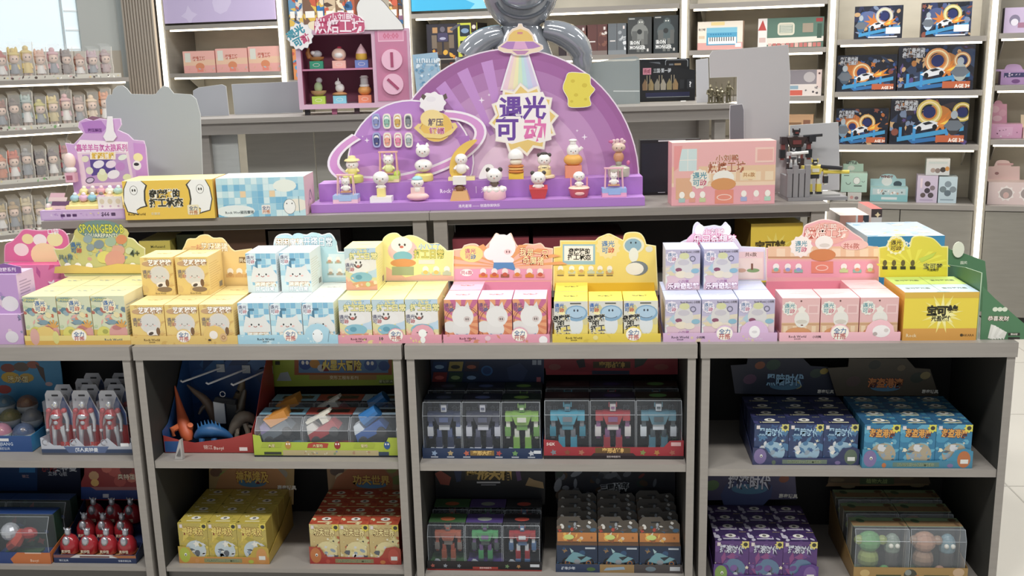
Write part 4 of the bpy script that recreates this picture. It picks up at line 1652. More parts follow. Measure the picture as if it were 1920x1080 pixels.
pr = None
rows = [(0, 3), (1, 3), (2, 2), (3, 2)]
for r, n in rows:
    for c in range(n):
        loc = (x + .006 + (c * .0905 if n == 3 else .04 + c * .1), y + .02 + r * .062, fz + r * .0)
        o = carded('#3f568c', '#a8262c') if pr is None else copy(pr, loc)
        pr = pr or o
        o.location = loc
        rn = ['front', 'second', 'third', 'back'][r]
        tag(o, f"red and silver toy figure on white card, {rn} row, {COLS[n][c]}", 'toy figure', 'carded red toy figures')


# ---- cabinet 1, lower
def la(A, w):
    A.rect(0, 0, w * .7, 1, '#26407c').poly([(w * .7, 0), (w, 0), (w, 1), (w * .74, 1), (w * .68, .4)], '#c46a34').txt('超级奥特曼', w * .35, .62, .4, '#e4e6ec', .03, wmax=w * .4).txt('立体', w * .2, .2, .24, '#c8ccd8').rect(w * .8, .9, w * .93, 1, '#dcb9a0').txt('Baoyi', w * .87, .3, .3, '#e9c4a8')


def ha(A, P):
    P.rect(A, -40, 876, 70, 920, '#1c3f74')
    P.rect(A, 36, 874, 66, 886, '#2f7fc0')
    P.txt(A, '超级', 93, 878, 13, '#b03434', off=.03)
    P.txt(A, '奥特曼', 122, 877, 13, '#d9dce2', off=.03)
    P.txt(A, '立体 Q版', 108, 888, 8, '#c9ccd4')
    P.txt(A, '锦江', 48, 893, 6, '#d0a8a8')


t, x, y, W = shelf_tray('navy tray with orange side holding boxed clear-window toys at bottom left', -140, 98, 1056, ZL[0], .04, .3, '#26407c', la,
                        header=[(-130, 905), (-130, 872), (150, 872), (152, 912), (150, 930), (-130, 930)], hcol='#1b2340', hart=ha, hgt=.12, side_col='#c46a34')


def toy_(mb):
    mb.ell((.055, .05, .085), .03, M('#b9bcc2', .25, .3), 12, 8)
    mb.tube([(.05, .05, .03), (.075, .045, .05), (.1, .05, .085)], [.018, .022, .016], M('#c2402c', .35), 8)
    mb.ell((.12, .05, .08), (.03, .02, .02), M('#a82c28', .35), 10, 6)
    mb.box(.03, .15, .03, .08, .004, .012, M('#3f5f3a', .5))


pk = window_pack('window_pack', W / 2 - .006, .1, .15, '#1f3a2c', '#22407a', .1, slope=.3, toy=toy_, art=Art(W / 2 / .15, 1).mix(3, 16, ['#2f4f3a', '#3a5a8a', '#7a3a34', '#4a6a4a'], 0, .1, 1.1, .9, .05, .12))
fill(pk, x, y, ZL[0] + .0025, W, 2, 2, 0, .112, 'clear-window toy pack with red toy, {r} row {c}, bottom left tray', 'window packs bottom left')


def la(A, w):
    A.rect(0, 0, w, .62, '#24335c').poly([(0, .62), (w * .22, .62), (w * .3, .95), (.0, .95)], '#7a4a4a').poly([(w * .2, .62), (w * .8, .62), (w * .72, 1), (w * .28, 1)], '#c9c4c0').rect(w * .32, .66, w * .68, .84, '#6a3a3a').poly([(w * .78, .62), (w, .62), (w, .95), (w * .7, .95)], '#a4623a').txt('锦江玩具', w * .12, .3, .24, '#c6ccd8').txt('惊喜奇蛋玩具', w * .86, .3, .22, '#c6ccd8', wmax=w * .2)


def ha(A, P):
    P.rect(A, 152, 913, 262, 936, '#2c4488')
    P.poly(A, [(152, 913), (170, 913), (180, 919), (262, 919), (262, 913)], '#a86a6a')
    for a, b, r, c in ((176, 892, 10, '#d0a070'), (178, 905, 8, '#e0b060'), (215, 882, 14, '#c0504a'), (236, 880, 12, '#7a2a2a'), (200, 878, 10, '#d0685a'), (225, 902, 12, '#b84a44'), (247, 896, 10, '#d0705a')):
        P.ell(A, a, b, r, r * .9, c, 9, .4)
    P.txt(A, '奥特蛋', 237, 894, 10, '#e9dcc0', out='#7a2420', wmax=40)
    P.rect(A, 193, 926, 204, 933, '#d4d4dc')


t, x, y, W = shelf_tray('navy tray of red egg-shaped toys with silver heads, bottom left', 101, 257, 1056, ZL[0], .03, .24, '#24335c', la,
                        header=[(152, 938), (152, 904), (158, 890), (158, 872), (262, 872), (262, 938)], hcol='#9a2f30', hart=ha, hgt=.12)
mb = MB()
mb.box(.004, W - .003, .004, .236, .002, .012, C('#d9a45a'))
mb.box(.004, W - .003, .085, .236, .0121, .032, C('#24335c'))
mb.box(.004, W - .003, .16, .236, .0321, .052, C('#24335c'))
mb.build('stepped_insert', t)
eg = None
for r, n in ((0, 4), (1, 4), (2, 3)):
    for c in range(n):
        loc = (x + .036 + c * .066 + (.022 if r == 1 else .02 if r == 2 else 0), y + .045 + r * .075, ZL[0] + .0128 + r * .02)
        if r == 1 and c == 3:
            continue
        if eg is None:
            eg = thing('egg_toy', '', 'toy')
            eg.scale = (1.05, 1.05, 1.25)
            mb = MB()
            R_ = M('#a8242c', .22, coat=.4)
            mb.lathe([(.012, 0), (.027, .004), (.031, .018), (.029, .034), (.02, .048), (.008, .055)], (0, 0, 0), R_, 16, 1, .9)
            mb.build('red_shell', eg, smooth=True)
            mb = MB()
            S_ = M('#b4b6bc', .25, .5)
            mb.ell((0, -.004, .062), (.0095, .0095, .0125), S_, 10, 7)
            mb.ell((0, -.02, .042), (.012, .01, .014), S_, 10, 6)
            for s in (-1, 1):
                mb.tube([(.006 * s, -.004, .068), (.0105 * s, -.004, .072), (.0105 * s, -.004, .076)], [.0025, .002, .001], S_, 6)
            mb.build('silver_head', eg, smooth=True)
            mb = MB()
            A = Art(9, 9, False)
            A.txt('奥特蛋', 0, 0, .009, '#e8d8b8', .02)
            mb.art(A, (0, -.0286, .016), X3, Z3)
            mb.build('lettering', eg)
            o = eg
        else:
            o = copy(eg, loc)
        o.location = loc
        tag(o, f"red egg toy with silver head, {['front', 'middle', 'back'][r]} row, {['first', 'second', 'third', 'fourth'][c]} from left", 'toy', 'red egg toys')


# ---- cabinet 2, upper: dinosaurs
pL = on_z(296, 838, ZU[1])
pR = on_z(472, 853, ZU[1])
pL.x, pL.y = max(pL.x, -1.37), .06
t = thing('dinosaur_tray', 'blue and red open tray with hooks and loose dinosaurs on the second shelf', 'display tray', (pL.x, pL.y + .012, ZU[1] + .0003))
W = pR.x - pL.x
BL, RD = C('#25508c'), C('#a3322e')
mb = MB()
mb.box(0, W, 0, .26, 0, .0016, '#1f3550')
mb.prism([(0, 0), (-.26, 0), (-.26, .3), (-.14, .17), (-.05, .085), (0, .075)], (0, 0, 0), (0, -1, 0), Z3, .0016, BL)
mb.prism([(0, 0), (-.26, 0), (-.26, .3), (-.14, .2), (-.05, .1), (0, .075)], (W, 0, 0), (0, -1, 0), Z3, .0016, RD)
mb.build('tray', t)
mb = MB()
mb.box(0, W, .26, .2616, 0, .318, C('#17407a'))
A = Art(W, .318)
A.mix(3, 12, ['#1c4a88', '#123464', '#25588f'], 0, .1, W, .318, .02, .05)
mb.art(A, (0, .26, 0), X3, Z3)
mb.build('back_panel', t)
mb = MB()
mb.prism([(0, 0), (W, 0), (W, .07), (W * .75, .05), (W * .35, .035), (.05, .045), (0, .06)], (0, 0, 0), X3, Z3, .0016, RD)
A = Art(9, 9, False)
A.rect(.003, .003, W * .2, .04, '#25508c').txt('锦江', W * .5, .02, .014, '#d8b0a4').txt('Baoyi', W * .62, .018, .014, '#e6c8bc').rect(W * .85, .008, W * .94, .02, '#ead8d4')
mb.art(A, (0, 0, 0), X3, Z3)
mb.build('front_lip', t)
for bx_, by_, tx_, ty_ in ((414, 690, 342, 716), (462, 692, 390, 720), (504, 693, 437, 722)):
    mb = MB()
    oy = pL.y + .012
    p, q = on_y(bx_, by_, oy + .258), on_y(tx_, ty_, oy + .12)
    o3 = Vector((pL.x, oy, ZU[1] + .0003))
    p, q = p - o3, q - o3
    mb.tube([p, q, q + Vector((-.003, -.006, .006))], .0034, M('#e4e6ea', .25), 7)
    mb.box(p.x - .014, p.x + .014, .255, .2598, p.z - .014, p.z + .014, C('#a9b0b6'))
    mb.build('hook', t)


def dino(label, base, segs, legs, col, belly=None, extra=None, rough=.45, sc=1.0):
    """segs: spine points with radii; legs: polylines with radii; positions relative to base."""
    d = thing('toy_dinosaur', label, 'toy dinosaur', base, 0, 'toy dinosaurs in the blue tray')
    d.scale = (sc, sc, sc)
    mb = MB()
    pts = smooth3([s[0] for s in segs])
    rr = []
    for i in range(len(segs) - 1):
        for k in range(3):
            rr.append(segs[i][1] + (segs[i + 1][1] - segs[i][1]) * k / 3)
    rr.append(segs[-1][1])
    mb.tube(pts, rr, M(col, rough), 12)
    for L in legs:
        mb.tube([q[0] for q in L], [q[1] for q in L], M(belly or col, rough), 8)
    if extra:
        extra(mb)
    mb.build('body', d, smooth=True)
    return d


def smooth3(L):
    out = []
    for i in range(len(L) - 1):
        p0, p1, p2, p3 = L[max(i - 1, 0)], L[i], L[i + 1], L[min(i + 2, len(L) - 1)]
        for k in range(3):
            t_ = k / 3
            out.append(tuple(.5 * (2 * p1[j] + (p2[j] - p0[j]) * t_ + (2 * p0[j] - 5 * p1[j] + 4 * p2[j] - p3[j]) * t_ ** 2 + (3 * p1[j] - p0[j] - 3 * p2[j] + p3[j]) * t_ ** 3) for j in range(3)))
    out.append(tuple(L[-1]))
    return out


zb = ZU[1] + .0025
DX, DY = pL.x, pL.y + .012
dino('orange toy dinosaur with tail pointing up at the left of the tray', (DX + .032, DY + .075, zb + .012),
     [((-.035, .06, .2), .002), ((-.024, .05, .15), .009), ((-.008, .03, .1), .017), ((.012, .0, .06), .026), ((.028, -.02, .028), .024), ((.038, -.03, .008), .012)],
     [[((.0, .0, .06), .014), ((-.022, -.03, .055), .013), ((-.018, -.035, .03), .008)], [((.03, 0, .04), .014), ((.045, -.02, .07), .011)]], '#c8562c', '#d8693a', sc=.86)
dino('brown and blue toy dinosaur leaning back behind the orange one', (DX + .05, DY + .17, zb + .013),
     [((-.03, .0, .2), .003), ((0, 0, .17), .011), ((.035, 0, .14), .017), ((.06, 0, .1), .022), ((.075, 0, .05), .02), ((.08, 0, .0), .012)],
     [[((.05, 0, .12), .012), ((.03, -.02, .1), .009), ((.02, -.03, .08), .005)]], '#6a5544', '#54463c', sc=.8)
dino('blue spiky toy dinosaur lying at the bottom of the tray', (DX + .13, DY + .056, zb + .009),
     [((-.045, 0, .02), .008), ((-.02, 0, .04), .02), ((.015, 0, .045), .024), ((.05, .01, .03), .014), ((.07, .02, .012), .005)],
     [[((-.02, -.01, .02), .01), ((-.02, -.02, .0), .007)], [((.02, -.01, .02), .01), ((.025, -.02, .0), .007)]], '#24588c', None,
     lambda mb: [mb.tube([(-.03 + .012 * k, 0, .045 + .012 * math.sin(k * .5)), (-.034 + .012 * k, 0, .07 + .012 * math.sin(k * .5))], [.005, .001], M('#2f6fa8', .4), 5) for k in range(7)])
dino('olive brown toy dinosaur standing upright at the back right', (DX + .185, DY + .205, zb + .011),
     [((.03, 0, .235), .008), ((.024, 0, .21), .016), ((.012, 0, .17), .022), ((-.01, 0, .12), .024), ((-.02, 0, .06), .018), ((-.03, .02, .01), .006)],
     [[((-.01, 0, .1), .014), ((.01, -.02, .05), .011), ((.01, -.02, .0), .01)], [((-.02, 0, .1), .014), ((-.03, -.02, .05), .011), ((-.03, -.02, .0), .01)]], '#6f5f45', sc=.72)
dino('dark toy dinosaur standing at the right edge of the tray back', (DX + .218, DY + .14, zb + .011),
     [((.02, 0, .2), .006), ((.015, 0, .18), .012), ((0, 0, .13), .017), ((-.005, 0, .06), .014), ((0, .0, .0), .01)],
     [[((0, 0, .12), .009), ((-.02, -.02, .1), .006)]], '#3f372c', sc=.78)
dino('grey horned toy dinosaur nose down at the front right', (DX + .225, DY + .105, zb + .012),
     [((.055, .02, .04), .006), ((.035, .01, .075), .02), ((.005, 0, .08), .027), ((-.02, -.01, .055), .022), ((-.035, -.015, .03), .014), ((-.045, -.02, .012), .006)],
     [[((.02, -.01, .06), .012), ((.03, -.02, .03), .01), ((.03, -.02, .0), .01)], [((-.01, -.01, .05), .012), ((-.012, -.025, .025), .009), ((-.015, -.025, .0), .009)], [((-.035, -.02, .03), .004), ((-.06, -.035, .02), .001)], [((.03, -.01, .05), .008), ((.08, -.03, .045), .002)]], '#7a6c5c', sc=.85)
t2 = thing('hang_tag', 'black and white folded hang tag on a ring in the dinosaur tray', 'tag', (DX + .13, DY + .12, zb))
mb = MB()
mb.hexa([(0, 0, .055), (.03, .01, .05), (.033, .012, .05), (.003, .002, .055), (0, 0, .13), (.03, .01, .12), (.033, .012, .12), (.003, .002, .13)], C('#b9bcc0'))
mb.hexa([(.0, 0, .131), (.075, -.01, .121), (.078, .012, .12), (.003, .012, .131), (.005, .01, .143), (.075, .005, .134), (.078, .02, .134), (.008, .02, .143)], C('#26282c'))
mb.box(.033, .07, .02, .022, 0, .12, C('#1c1e20'))
mb.build('card', t2)
mb = MB()
mb.tube([(.03 + .009 * math.cos(a * PI / 6), .012, .153 + .009 * math.sin(a * PI / 6)) for a in range(13)], .0016, M('#c9c9c9', .3, .5), 6)
mb.build('ring', t2)
mb = MB()
q = on_z(327, 862, ZU[1])
mb.hexa([(0, 0, 0), (.026, .002, 0), (.029, .014, 0), (.004, .016, 0), (.022, 0, .066), (.026, .002, .068), (.029, .012, .068), (.024, .012, .066)], C('#a9a4a0'))
A = Art(9, 9, False)
A.poly([(.008, .012), (.022, .012), (.022, .04)], '#5f5c5c')
mb.art(A, (0, -.0005, 0), X3, Z3)
tag(mb.build('paper_tag', loc=(q.x, max(q.y, .008), ZU[1] + .0005)), 'white paper tag standing at the shelf edge before the dinosaur tray', 'tag')


# ---- cabinet 2, upper: vehicles in window packs
def la(A, w):
    A.rect(0, 0, w, 1, '#a9bb34').rect(0, 0, w, .12, '#22262c').rect(w * .2, .1, w * .86, .45, '#b9a878').mix(4, 16, ['#d0c8a8', '#8a9a6a', '#b08a68', '#7a8aa0'], w * .24, .16, w * .82, .4, .05, .1)
    A.rect(w * .07, .16, w * .19, .34, '#3a4030').rect(w * .86, .12, w * .93, .36, '#3a4a60')
    for a, c, tx in ((.1, '#a0b030', '火星'), (.42, '#b5402c', '大冒险'), (.74, '#a0b030', '冒险')):
        A.poly([(w * (a - .05), .62), (w * (a + .09), .62), (w * (a + .1), .92), (w * a, 1), (w * (a - .04), .9)], c).txt(tx, w * (a + .025), .76, .2, '#e8dc9a', out='#5a2a1a', wmax=w * .12)
    for a, c in ((.24, '#b9843a'), (.58, '#9a2a2a'), (.92, '#2f5a9a')):
        A.ell(w * a, .8, .2, .26, c).ell(w * a - .08, .88, .05, .07, '#e9e6da').ell(w * a + .08, .88, .05, .07, '#e9e6da')


def ha(A, P):
    P.rect(A, 552, 671, 735, 703, '#a85a30')
    P.rect(A, 560, 671, 728, 699, '#5f88b4')
    for a, b, r, c in ((572, 683, 12, '#2f4f9a'), (590, 682, 10, '#c88a3a'), (695, 684, 13, '#3f62a8'), (720, 686, 11, '#3a5a9a'), (603, 690, 8, '#c8cad0')):
        P.ell(A, a, b, r, r * .9, c, 10)
    P.txt(A, '火星大冒险', 641, 685, 19, '#f0d860', out='#8a2a1c', wmax=74, off=.03)
    for a, b, c in ((572, 680, '#f0ece0'), (694, 681, '#f0ece0')):
        P.ell(A, a - 4, b, 3, 4, c, 9)
        P.ell(A, a + 4, b, 3, 4, c, 9)
    P.rect(A, 580, 703, 706, 712, '#b88a44')
    P.txt(A, '变形工程车系列', 645, 708, 7, '#f2e4b8', wmax=80)
    P.poly(A, [(519, 714), (526, 699), (540, 697), (547, 714)], '#a9b4b8')
    P.rect(A, 516, 677, 525, 684, '#2f3328')
    P.rect(A, 711, 712, 736, 719, '#4f5a28')
    P.txt(A, '星钻积木', 724, 715, 6, '#d4dc98')


t, x, y, W = shelf_tray('lime green tray of boxed toy vehicles beside the dinosaurs', 477, 753, 857, ZU[1], .05, .31, '#a9bb34', la,
                        lip_shape=[(0, 0), (1, 0), (1, 1.3), (.93, 1.3), (.9, .7), (.86, .55), (.12, .55), (.06, .9), (.05, 1.4), (0, 1.5)],
                        header=[(511, 725), (511, 672), (752, 668), (752, 722)], hcol='#9fb332', hart=ha, hgt=.1)


def veh(body, c2, kind):
    def f(mb):
        a, b, k = M(body, .35), M(c2, .35), M('#26272a', .5)
        rot = Matrix.Rotation(-.5, 3, 'Y')
        n0 = len(mb.v)
        mb.hexa([(-.045, .0, 0), (.045, .0, 0), (.045, .045, 0), (-.045, .045, 0), (-.04, .003, .024), (.04, .003, .03), (.04, .042, .03), (-.04, .042, .024)], a)
        mb.hexa([(-.042, .004, .024), (-.01, .004, .026), (-.01, .041, .026), (-.042, .041, .024), (-.034, .008, .046), (-.014, .008, .048), (-.014, .037, .048), (-.034, .037, .046)], b)
        if kind == 0:
            mb.hexa([(-.005, .002, .03), (.05, .002, .03), (.05, .043, .03), (-.005, .043, .03), (-.01, -.003, .06), (.055, -.003, .055), (.055, .048, .055), (-.01, .048, .06)], M('#d98c34', .35))
        elif kind == 1:
            mb.box(-.03, .045, .008, .018, .05, .058, M('#d9d4c4', .4))
            mb.box(-.03, .045, .026, .036, .05, .058, M('#d9d4c4', .4))
            mb.box(.01, .03, .006, .038, .03, .05, M('#d9d4c4', .4))
        else:
            mb.tube([(-.005, .022, .045), (.045, .022, .052)], [.022, .018], M('#2f74b8', .3), 12)
        for xx in (-.028, .03):
            for yy in (-.002, .047):
                mb.tube([(xx, yy - .005, 0), (xx, yy + .005, 0)], .013, k, 12)
        mb.v[n0:] = [tuple(rot @ Vector(v) * 1.18 + Vector((.066, .03, .054))) for v in mb.v[n0:]]
        mb.box(.03, .1, .035, .06, .006, .03, M('#6a6f78', .4))
    return f


defs = [('orange and grey', '#55606a', '#7a6a9a', 0, '#7fb4cc'), ('red and white', '#a82830', '#c9c4bc', 1, '#b0453a'), ('blue and white', '#2a5aa8', '#d0d8e0', 2, '#a9c4d6')]
pw = (W - .008) / 3
for c, (lab, c1, c2, kd, ec) in enumerate(defs):
    A = Art((pw - .002) / .118, 1)
    A.mix(c, 10, ['#3a4048', '#2f3640', '#4a525a'], 0, .1, (pw - .002) / .118, .95, .05, .12)
    A.txt('变形金刚车', (pw - .002) / .118 * .55, .88, .1, '#8a929a', wmax=.55)
    B = Art(1, .4)
    B.rect(0, 0, .12, .4, ec).rect(.2, .1, .9, .3, '#3a2f2a').mix(c, 6, ['#6a4a3a', '#4a5a48'], .25, .1, .85, .3, .03, .06)
    pk = window_pack('vehicle_pack', pw - .002, .125, .118, '#23272c', ec, .1, slope=.3, art=A, toy=veh(c1, c2, kd), front=.05, top_art=B)
    pk.location = (x + .004 + c * pw, y + .006, ZU[1] + .0025)
    tag(pk, f"{lab} toy vehicle in clear-fronted pack, {COLS[3][c]} of three in front", 'boxed toy', 'boxed toy vehicles')
    q = copy(pk, (x + .004 + c * pw, y + .14, ZU[1] + .0025))
    tag(q, f"boxed toy vehicle in the back row behind the {lab} one", 'boxed toy', 'boxed toy vehicles')


# ---- small boxed sets: cabinets 2 and 4
def art_mini(w, base, title, tcol, seed, cols, patch, badge='#d8c44a'):
    A = Art(w)
    A.mix(seed, 16, cols, 0, .05, w, 1, .06, .16).mix(seed + 5, 22, cols + ['#e0d8b8', '#4a4a44', '#c8c4b0'], 0, .06, w, .62, .02, .055)
    A.ell(w * .55, .3, w * .36, .26, patch).mix(seed + 1, 14, ['#c9ccd0', '#5a5f66', '#8a9aa8', '#e0dcd0'] + cols[:2], w * .25, .1, w * .85, .52, .04, .1)
    A.txt(title, w * .5, .8, .19, tcol[0], .025, tcol[1], .035, wmax=w * .72, rot=-.05)
    A.star(w * .9, .92, .12, .08, 8, badge).ell(w * .9, .92, .05, .05, '#3a3a30').rect(w * .06, .88, w * .16, .97, '#d8ccc8')
    return A


def box_set(label, blab, L, R, yb, zb, base, top, side, fa, nx, ny, bh, ybd, lip, lipart, header, hcol, hart, lip_shape=None, side_col=None, bt=None, skip=()):
    depth = ny * ybd + .008
    t, x, y, W = shelf_tray(label, L, R, yb, zb, lip, depth, side_col or base, lipart, lip_shape, header, hcol, hart, hgt=bh * .8)
    w = (W - .008) / nx
    o = small_box('mini_figure_box', w - .001, ybd - .0036, bh, base, top, side, fa((w - .001) / bh), bt((w - .001), ybd - .0036) if bt else top_logo(1, ybd / w, '#d9d2b0'), side)
    fill(o, x, y, zb + .0025, W, nx, ny, w, ybd, blab, blab.split(',')[0])
    return t


def tops(cols, seed):
    def f(w, d):
        A = Art(1, d / w)
        A.mix(seed, 10, cols, 0, 0, 1, d / w, .06, .14)
        A.ell(.5, d / w * .6, .16, .12, '#e2dfd4').ell(.5, d / w * .62, .06, .07, '#6a6a60').rect(.25, d / w * .2, .75, d / w * .32, cols[-1])
        return A
    return f


notch = [(0, 0), (1, 0), (1, 1.8), (.94, 2.1), (.84, 1.9), (.8, 1.15), (.76, .8), (.2, .8), (.16, 1.2), (.12, 1.9), (.0, 2.0)]


def mini_lip(c1, c2, acc, plate, title):
    def f(A, w):
        A.rect(0, 0, w, .78, c1).ell(w * .07, 1.0, w * .06, .9, c2).ell(w * .92, .95, w * .06, .9, acc).rect(w * .28, .14, w * .7, .62, plate).txt(title, w * .49, .38, .36, '#4a5a3a', .03, '#c9d2a8', .03, wmax=w * .36)
        A.ell(w * .2, .3, .22, .26, acc).ell(w * .8, .28, .3, .22, c2).ell(w * .08, 1.05, .14, .18, '#e9e9df').ell(w * .08, 1.0, .07, .1, '#33332c').rect(w * .89, .5, w * .96, .95, '#d9d9d2')
    return f


def mini_head(title, tc, blobs, tx, ty, hs, wm, corner=None, cc_='#e0dcd0'):
    def f(A, P):
        for bx_, by_, br, bc in blobs:
            P.ell(A, bx_, by_, br, br * .75, bc, 11, .3)
        P.ell(A, tx, ty + hs * .5, wm * .42, hs * .4, '#4a7a9a')
        P.txt(A, title, tx, ty, hs, tc[0], out=tc[1], ow=.04, off=.03, wmax=wm)
        if corner:
            P.txt(A, '惠泰玩具', corner[0], corner[1], corner[2], cc_, off=.03)
    return f


box_set('yellow tray of small desert print boxes at the bottom of the second cabinet', 'yellow desert print mini figure box, {r} row {c}, bottom shelf', 336, 506, 1057, ZL[1],
        '#b5a24c', '#b9a440', '#a8903a', lambda w: art_mini(w, 0, '神秘埃及', ('#e6cf6a', '#8a3a20'), 3, ['#c0a840', '#a89838', '#d0b850', '#9aa040'], '#b7c4c8'), 3, 4, .138, .068, .03,
        mini_lip('#c4843c', '#a9b43a', '#c98a4a', '#8a8a5a', 'PLANTS vs ZOMBIES'),
        [(392, 946), (392, 872), (552, 872), (550, 946)], '#9f8250',
        mini_head('神秘埃及', ('#d9b04a', '#7a2a1c'), [(405, 885, 12, '#6f4f3a'), (424, 893, 14, '#7f9a4a'), (526, 890, 14, '#8a8478'), (518, 905, 10, '#6a4f3a'), (470, 915, 70, '#b07a4a')], 473, 894, 22, 62, (538, 914, 8)),
        notch, '#b89a3c', tops(['#c9b84a', '#a8983a', '#d9cf9a'], 5))
box_set('red tray of small kung fu print boxes at the bottom of the second cabinet', 'red and cream mini figure box, {r} row {c}, bottom shelf', 581, 753, 1058, ZL[1],
        '#c0a86c', '#b84a30', '#a03a28', lambda w: art_mini(w, 0, '功夫世界', ('#e8d890', '#7a3a1c'), 8, ['#c8b878', '#d0c48a', '#b0603c', '#b9a860'], '#d6c890'), 3, 4, .135, .068, .03,
        mini_lip('#a8342c', '#c0703a', '#b84a3a', '#8a7a50', 'PLANTS vs ZOMBIES'),
        [(618, 944), (612, 872), (753, 872), (753, 944)], '#8a6a44',
        mini_head('功夫世界', ('#c8a848', '#6a2a1a'), [(632, 882, 14, '#4a342a'), (640, 895, 12, '#a89a7a'), (690, 876, 14, '#7a3a34'), (735, 880, 10, '#7a8a3a'), (745, 900, 12, '#6a7a3a'), (680, 915, 60, '#9a5a34')], 696, 900, 18, 70),
        notch, '#a8402e', tops(['#c85a3a', '#a83a2a', '#d9cf9a'], 9))
box_set('dark blue tray of small boxes on the right-hand upper shelf', 'blue mini figure box with pale lettering, {r} row {c}, upper shelf', 1411, 1610, 872, ZU[3],
        '#2f4068', '#262c50', '#28305a', lambda w: art_mini(w, 0, '黑暗时代', ('#9fc4dc', '#22406a'), 13, ['#3a5a8a', '#4a78a0', '#2f4a7a', '#5a6aa0'], '#8fb0c4', '#cfc86a'), 3, 4, .128, .066, .028,
        mini_lip('#3a3f66', '#7a6a9a', '#5a6a58', '#6a7a6a', 'PLANTS vs ZOMBIES'),
        [(1378, 738), (1370, 685), (1400, 683), (1402, 672), (1506, 672), (1520, 686), (1552, 688), (1567, 742)], '#20263c',
        mini_head('黑暗时代', ('#8fbfe0', '#1c3050'), [(1406, 711, 13, '#5a3a58'), (1425, 685, 10, '#8a4a2c'), (1450, 684, 14, '#2c4a3c'), (1530, 700, 12, '#3a4a40'), (1545, 696, 8, '#a08a3a'), (1495, 722, 10, '#a89a4a')], 1472, 712, 22, 70, (1548, 734, 7)),
        notch, '#333a60', tops(['#2a3058', '#3f3f70', '#c9c49a'], 15))
box_set('bright blue tray of small boxes on the right-hand upper shelf', 'sky blue mini figure box with orange title, {r} row {c}, upper shelf', 1616, 1822, 878, ZU[3],
        '#2f78a0', '#2a5a80', '#28607f', lambda w: art_mini(w, 0, '海盗港湾', ('#e0a04a', '#6a2a20'), 21, ['#3f8fb4', '#5aa4c0', '#3a7fa8', '#7ab0c0'], '#a89a80', '#d8d04a'), 3, 4, .135, .066, .03,
        mini_lip('#3a7f9c', '#7a6a9a', '#b86a3a', '#5a7a70', 'PLANTS vs ZOMBIES'),
        [(1568, 742), (1552, 690), (1590, 688), (1592, 672), (1700, 672), (1716, 690), (1744, 692), (1760, 742)], '#4a4030',
        mini_head('海盗港湾', ('#d07a3a', '#5a1c14'), [(1600, 715, 14, '#54403a'), (1640, 684, 12, '#33332a'), (1720, 708, 14, '#33382c'), (1735, 704, 10, '#8a7a4a'), (1690, 690, 8, '#6a5a40')], 1660, 718, 18, 66, (1744, 734, 7)),
        notch, '#3a86a8', tops(['#3a7fa0', '#2a5f88', '#c9c49a'], 23))
box_set('purple tray of small boxes at the bottom right', 'purple mini figure box, {r} row {c}, bottom right shelf', 1338, 1533, 1092, ZL[3],
        '#5a3a78', '#3a2a58', '#4a3068', lambda w: art_mini(w, 0, '摇滚时代', ('#c9ccd8', '#3a2a58'), 27, ['#6a4a8a', '#7a5a98', '#4a3a78', '#8a4a80'], '#5f7a98', '#d8c86a'), 3, 4, .135, .066, .03,
        mini_lip('#5a3f80', '#7a9a4a', '#7a5a9a', '#5a6a5a', 'PLANTS vs ZOMBIES'),
        [(1328, 938), (1322, 878), (1490, 878), (1494, 936)], '#4a4668',
        mini_head('摇滚时代', ('#d4d4e0', '#33304a'), [(1470, 898, 10, '#8a4a34'), (1335, 910, 14, '#5a7a4a'), (1400, 925, 50, '#3f4a78')], 1405, 904, 26, 80, (1478, 930, 8)),
        notch, '#5f3f88', tops(['#4a3470', '#5a3f78', '#b9b4c4'], 29))


# ---- cabinet 4, lower: green window packs
def la(A, w):
    A.rect(0, 0, w, 1, '#a8844a').ell(w * .1, .6, .3, .24, '#c8a868').ell(w * .5, .5, .4, .4, '#4a4a3c').ell(w * .48, .66, .2, .2, '#8a8f88').ell(w * .56, .3, .2, .2, '#b06a3a').rect(w * .2, .1, w * .42, .5, '#3f4a2c').rect(w * .62, .1, w * .84, .5, '#3f4a2c').ell(w * .92, .7, .35, .3, '#c9a884').txt('PLANTS', w * .31, .3, .28, '#a8b86a').txt('ZOMBIES', w * .73, .3, .28, '#b9b4a0')


def ha(A, P):
    P.poly(A, [(1552, 905), (1745, 907), (1740, 890), (1556, 886)], '#54442f')
    P.rect(A, 1612, 896, 1676, 908, '#3a4a2a')
    P.txt(A, '植物大战', 1644, 902, 9, '#8fa05a', wmax=56)
    for a, b in ((1570, 900), (1590, 912), (1700, 896), (1720, 910)):
        P.ell(A, a, b, 14, 4, '#6a5a3c', 10)


t, x, y, W = shelf_tray('brown tray of green clear-window monster toy packs at bottom right', 1600, 1812, 1092, ZL[3], .05, .33, '#8a6a3a', la,
                        header=[(1548, 912), (1562, 894), (1566, 884), (1740, 884), (1742, 910)], hcol='#6f5434', hart=ha, hgt=.16)


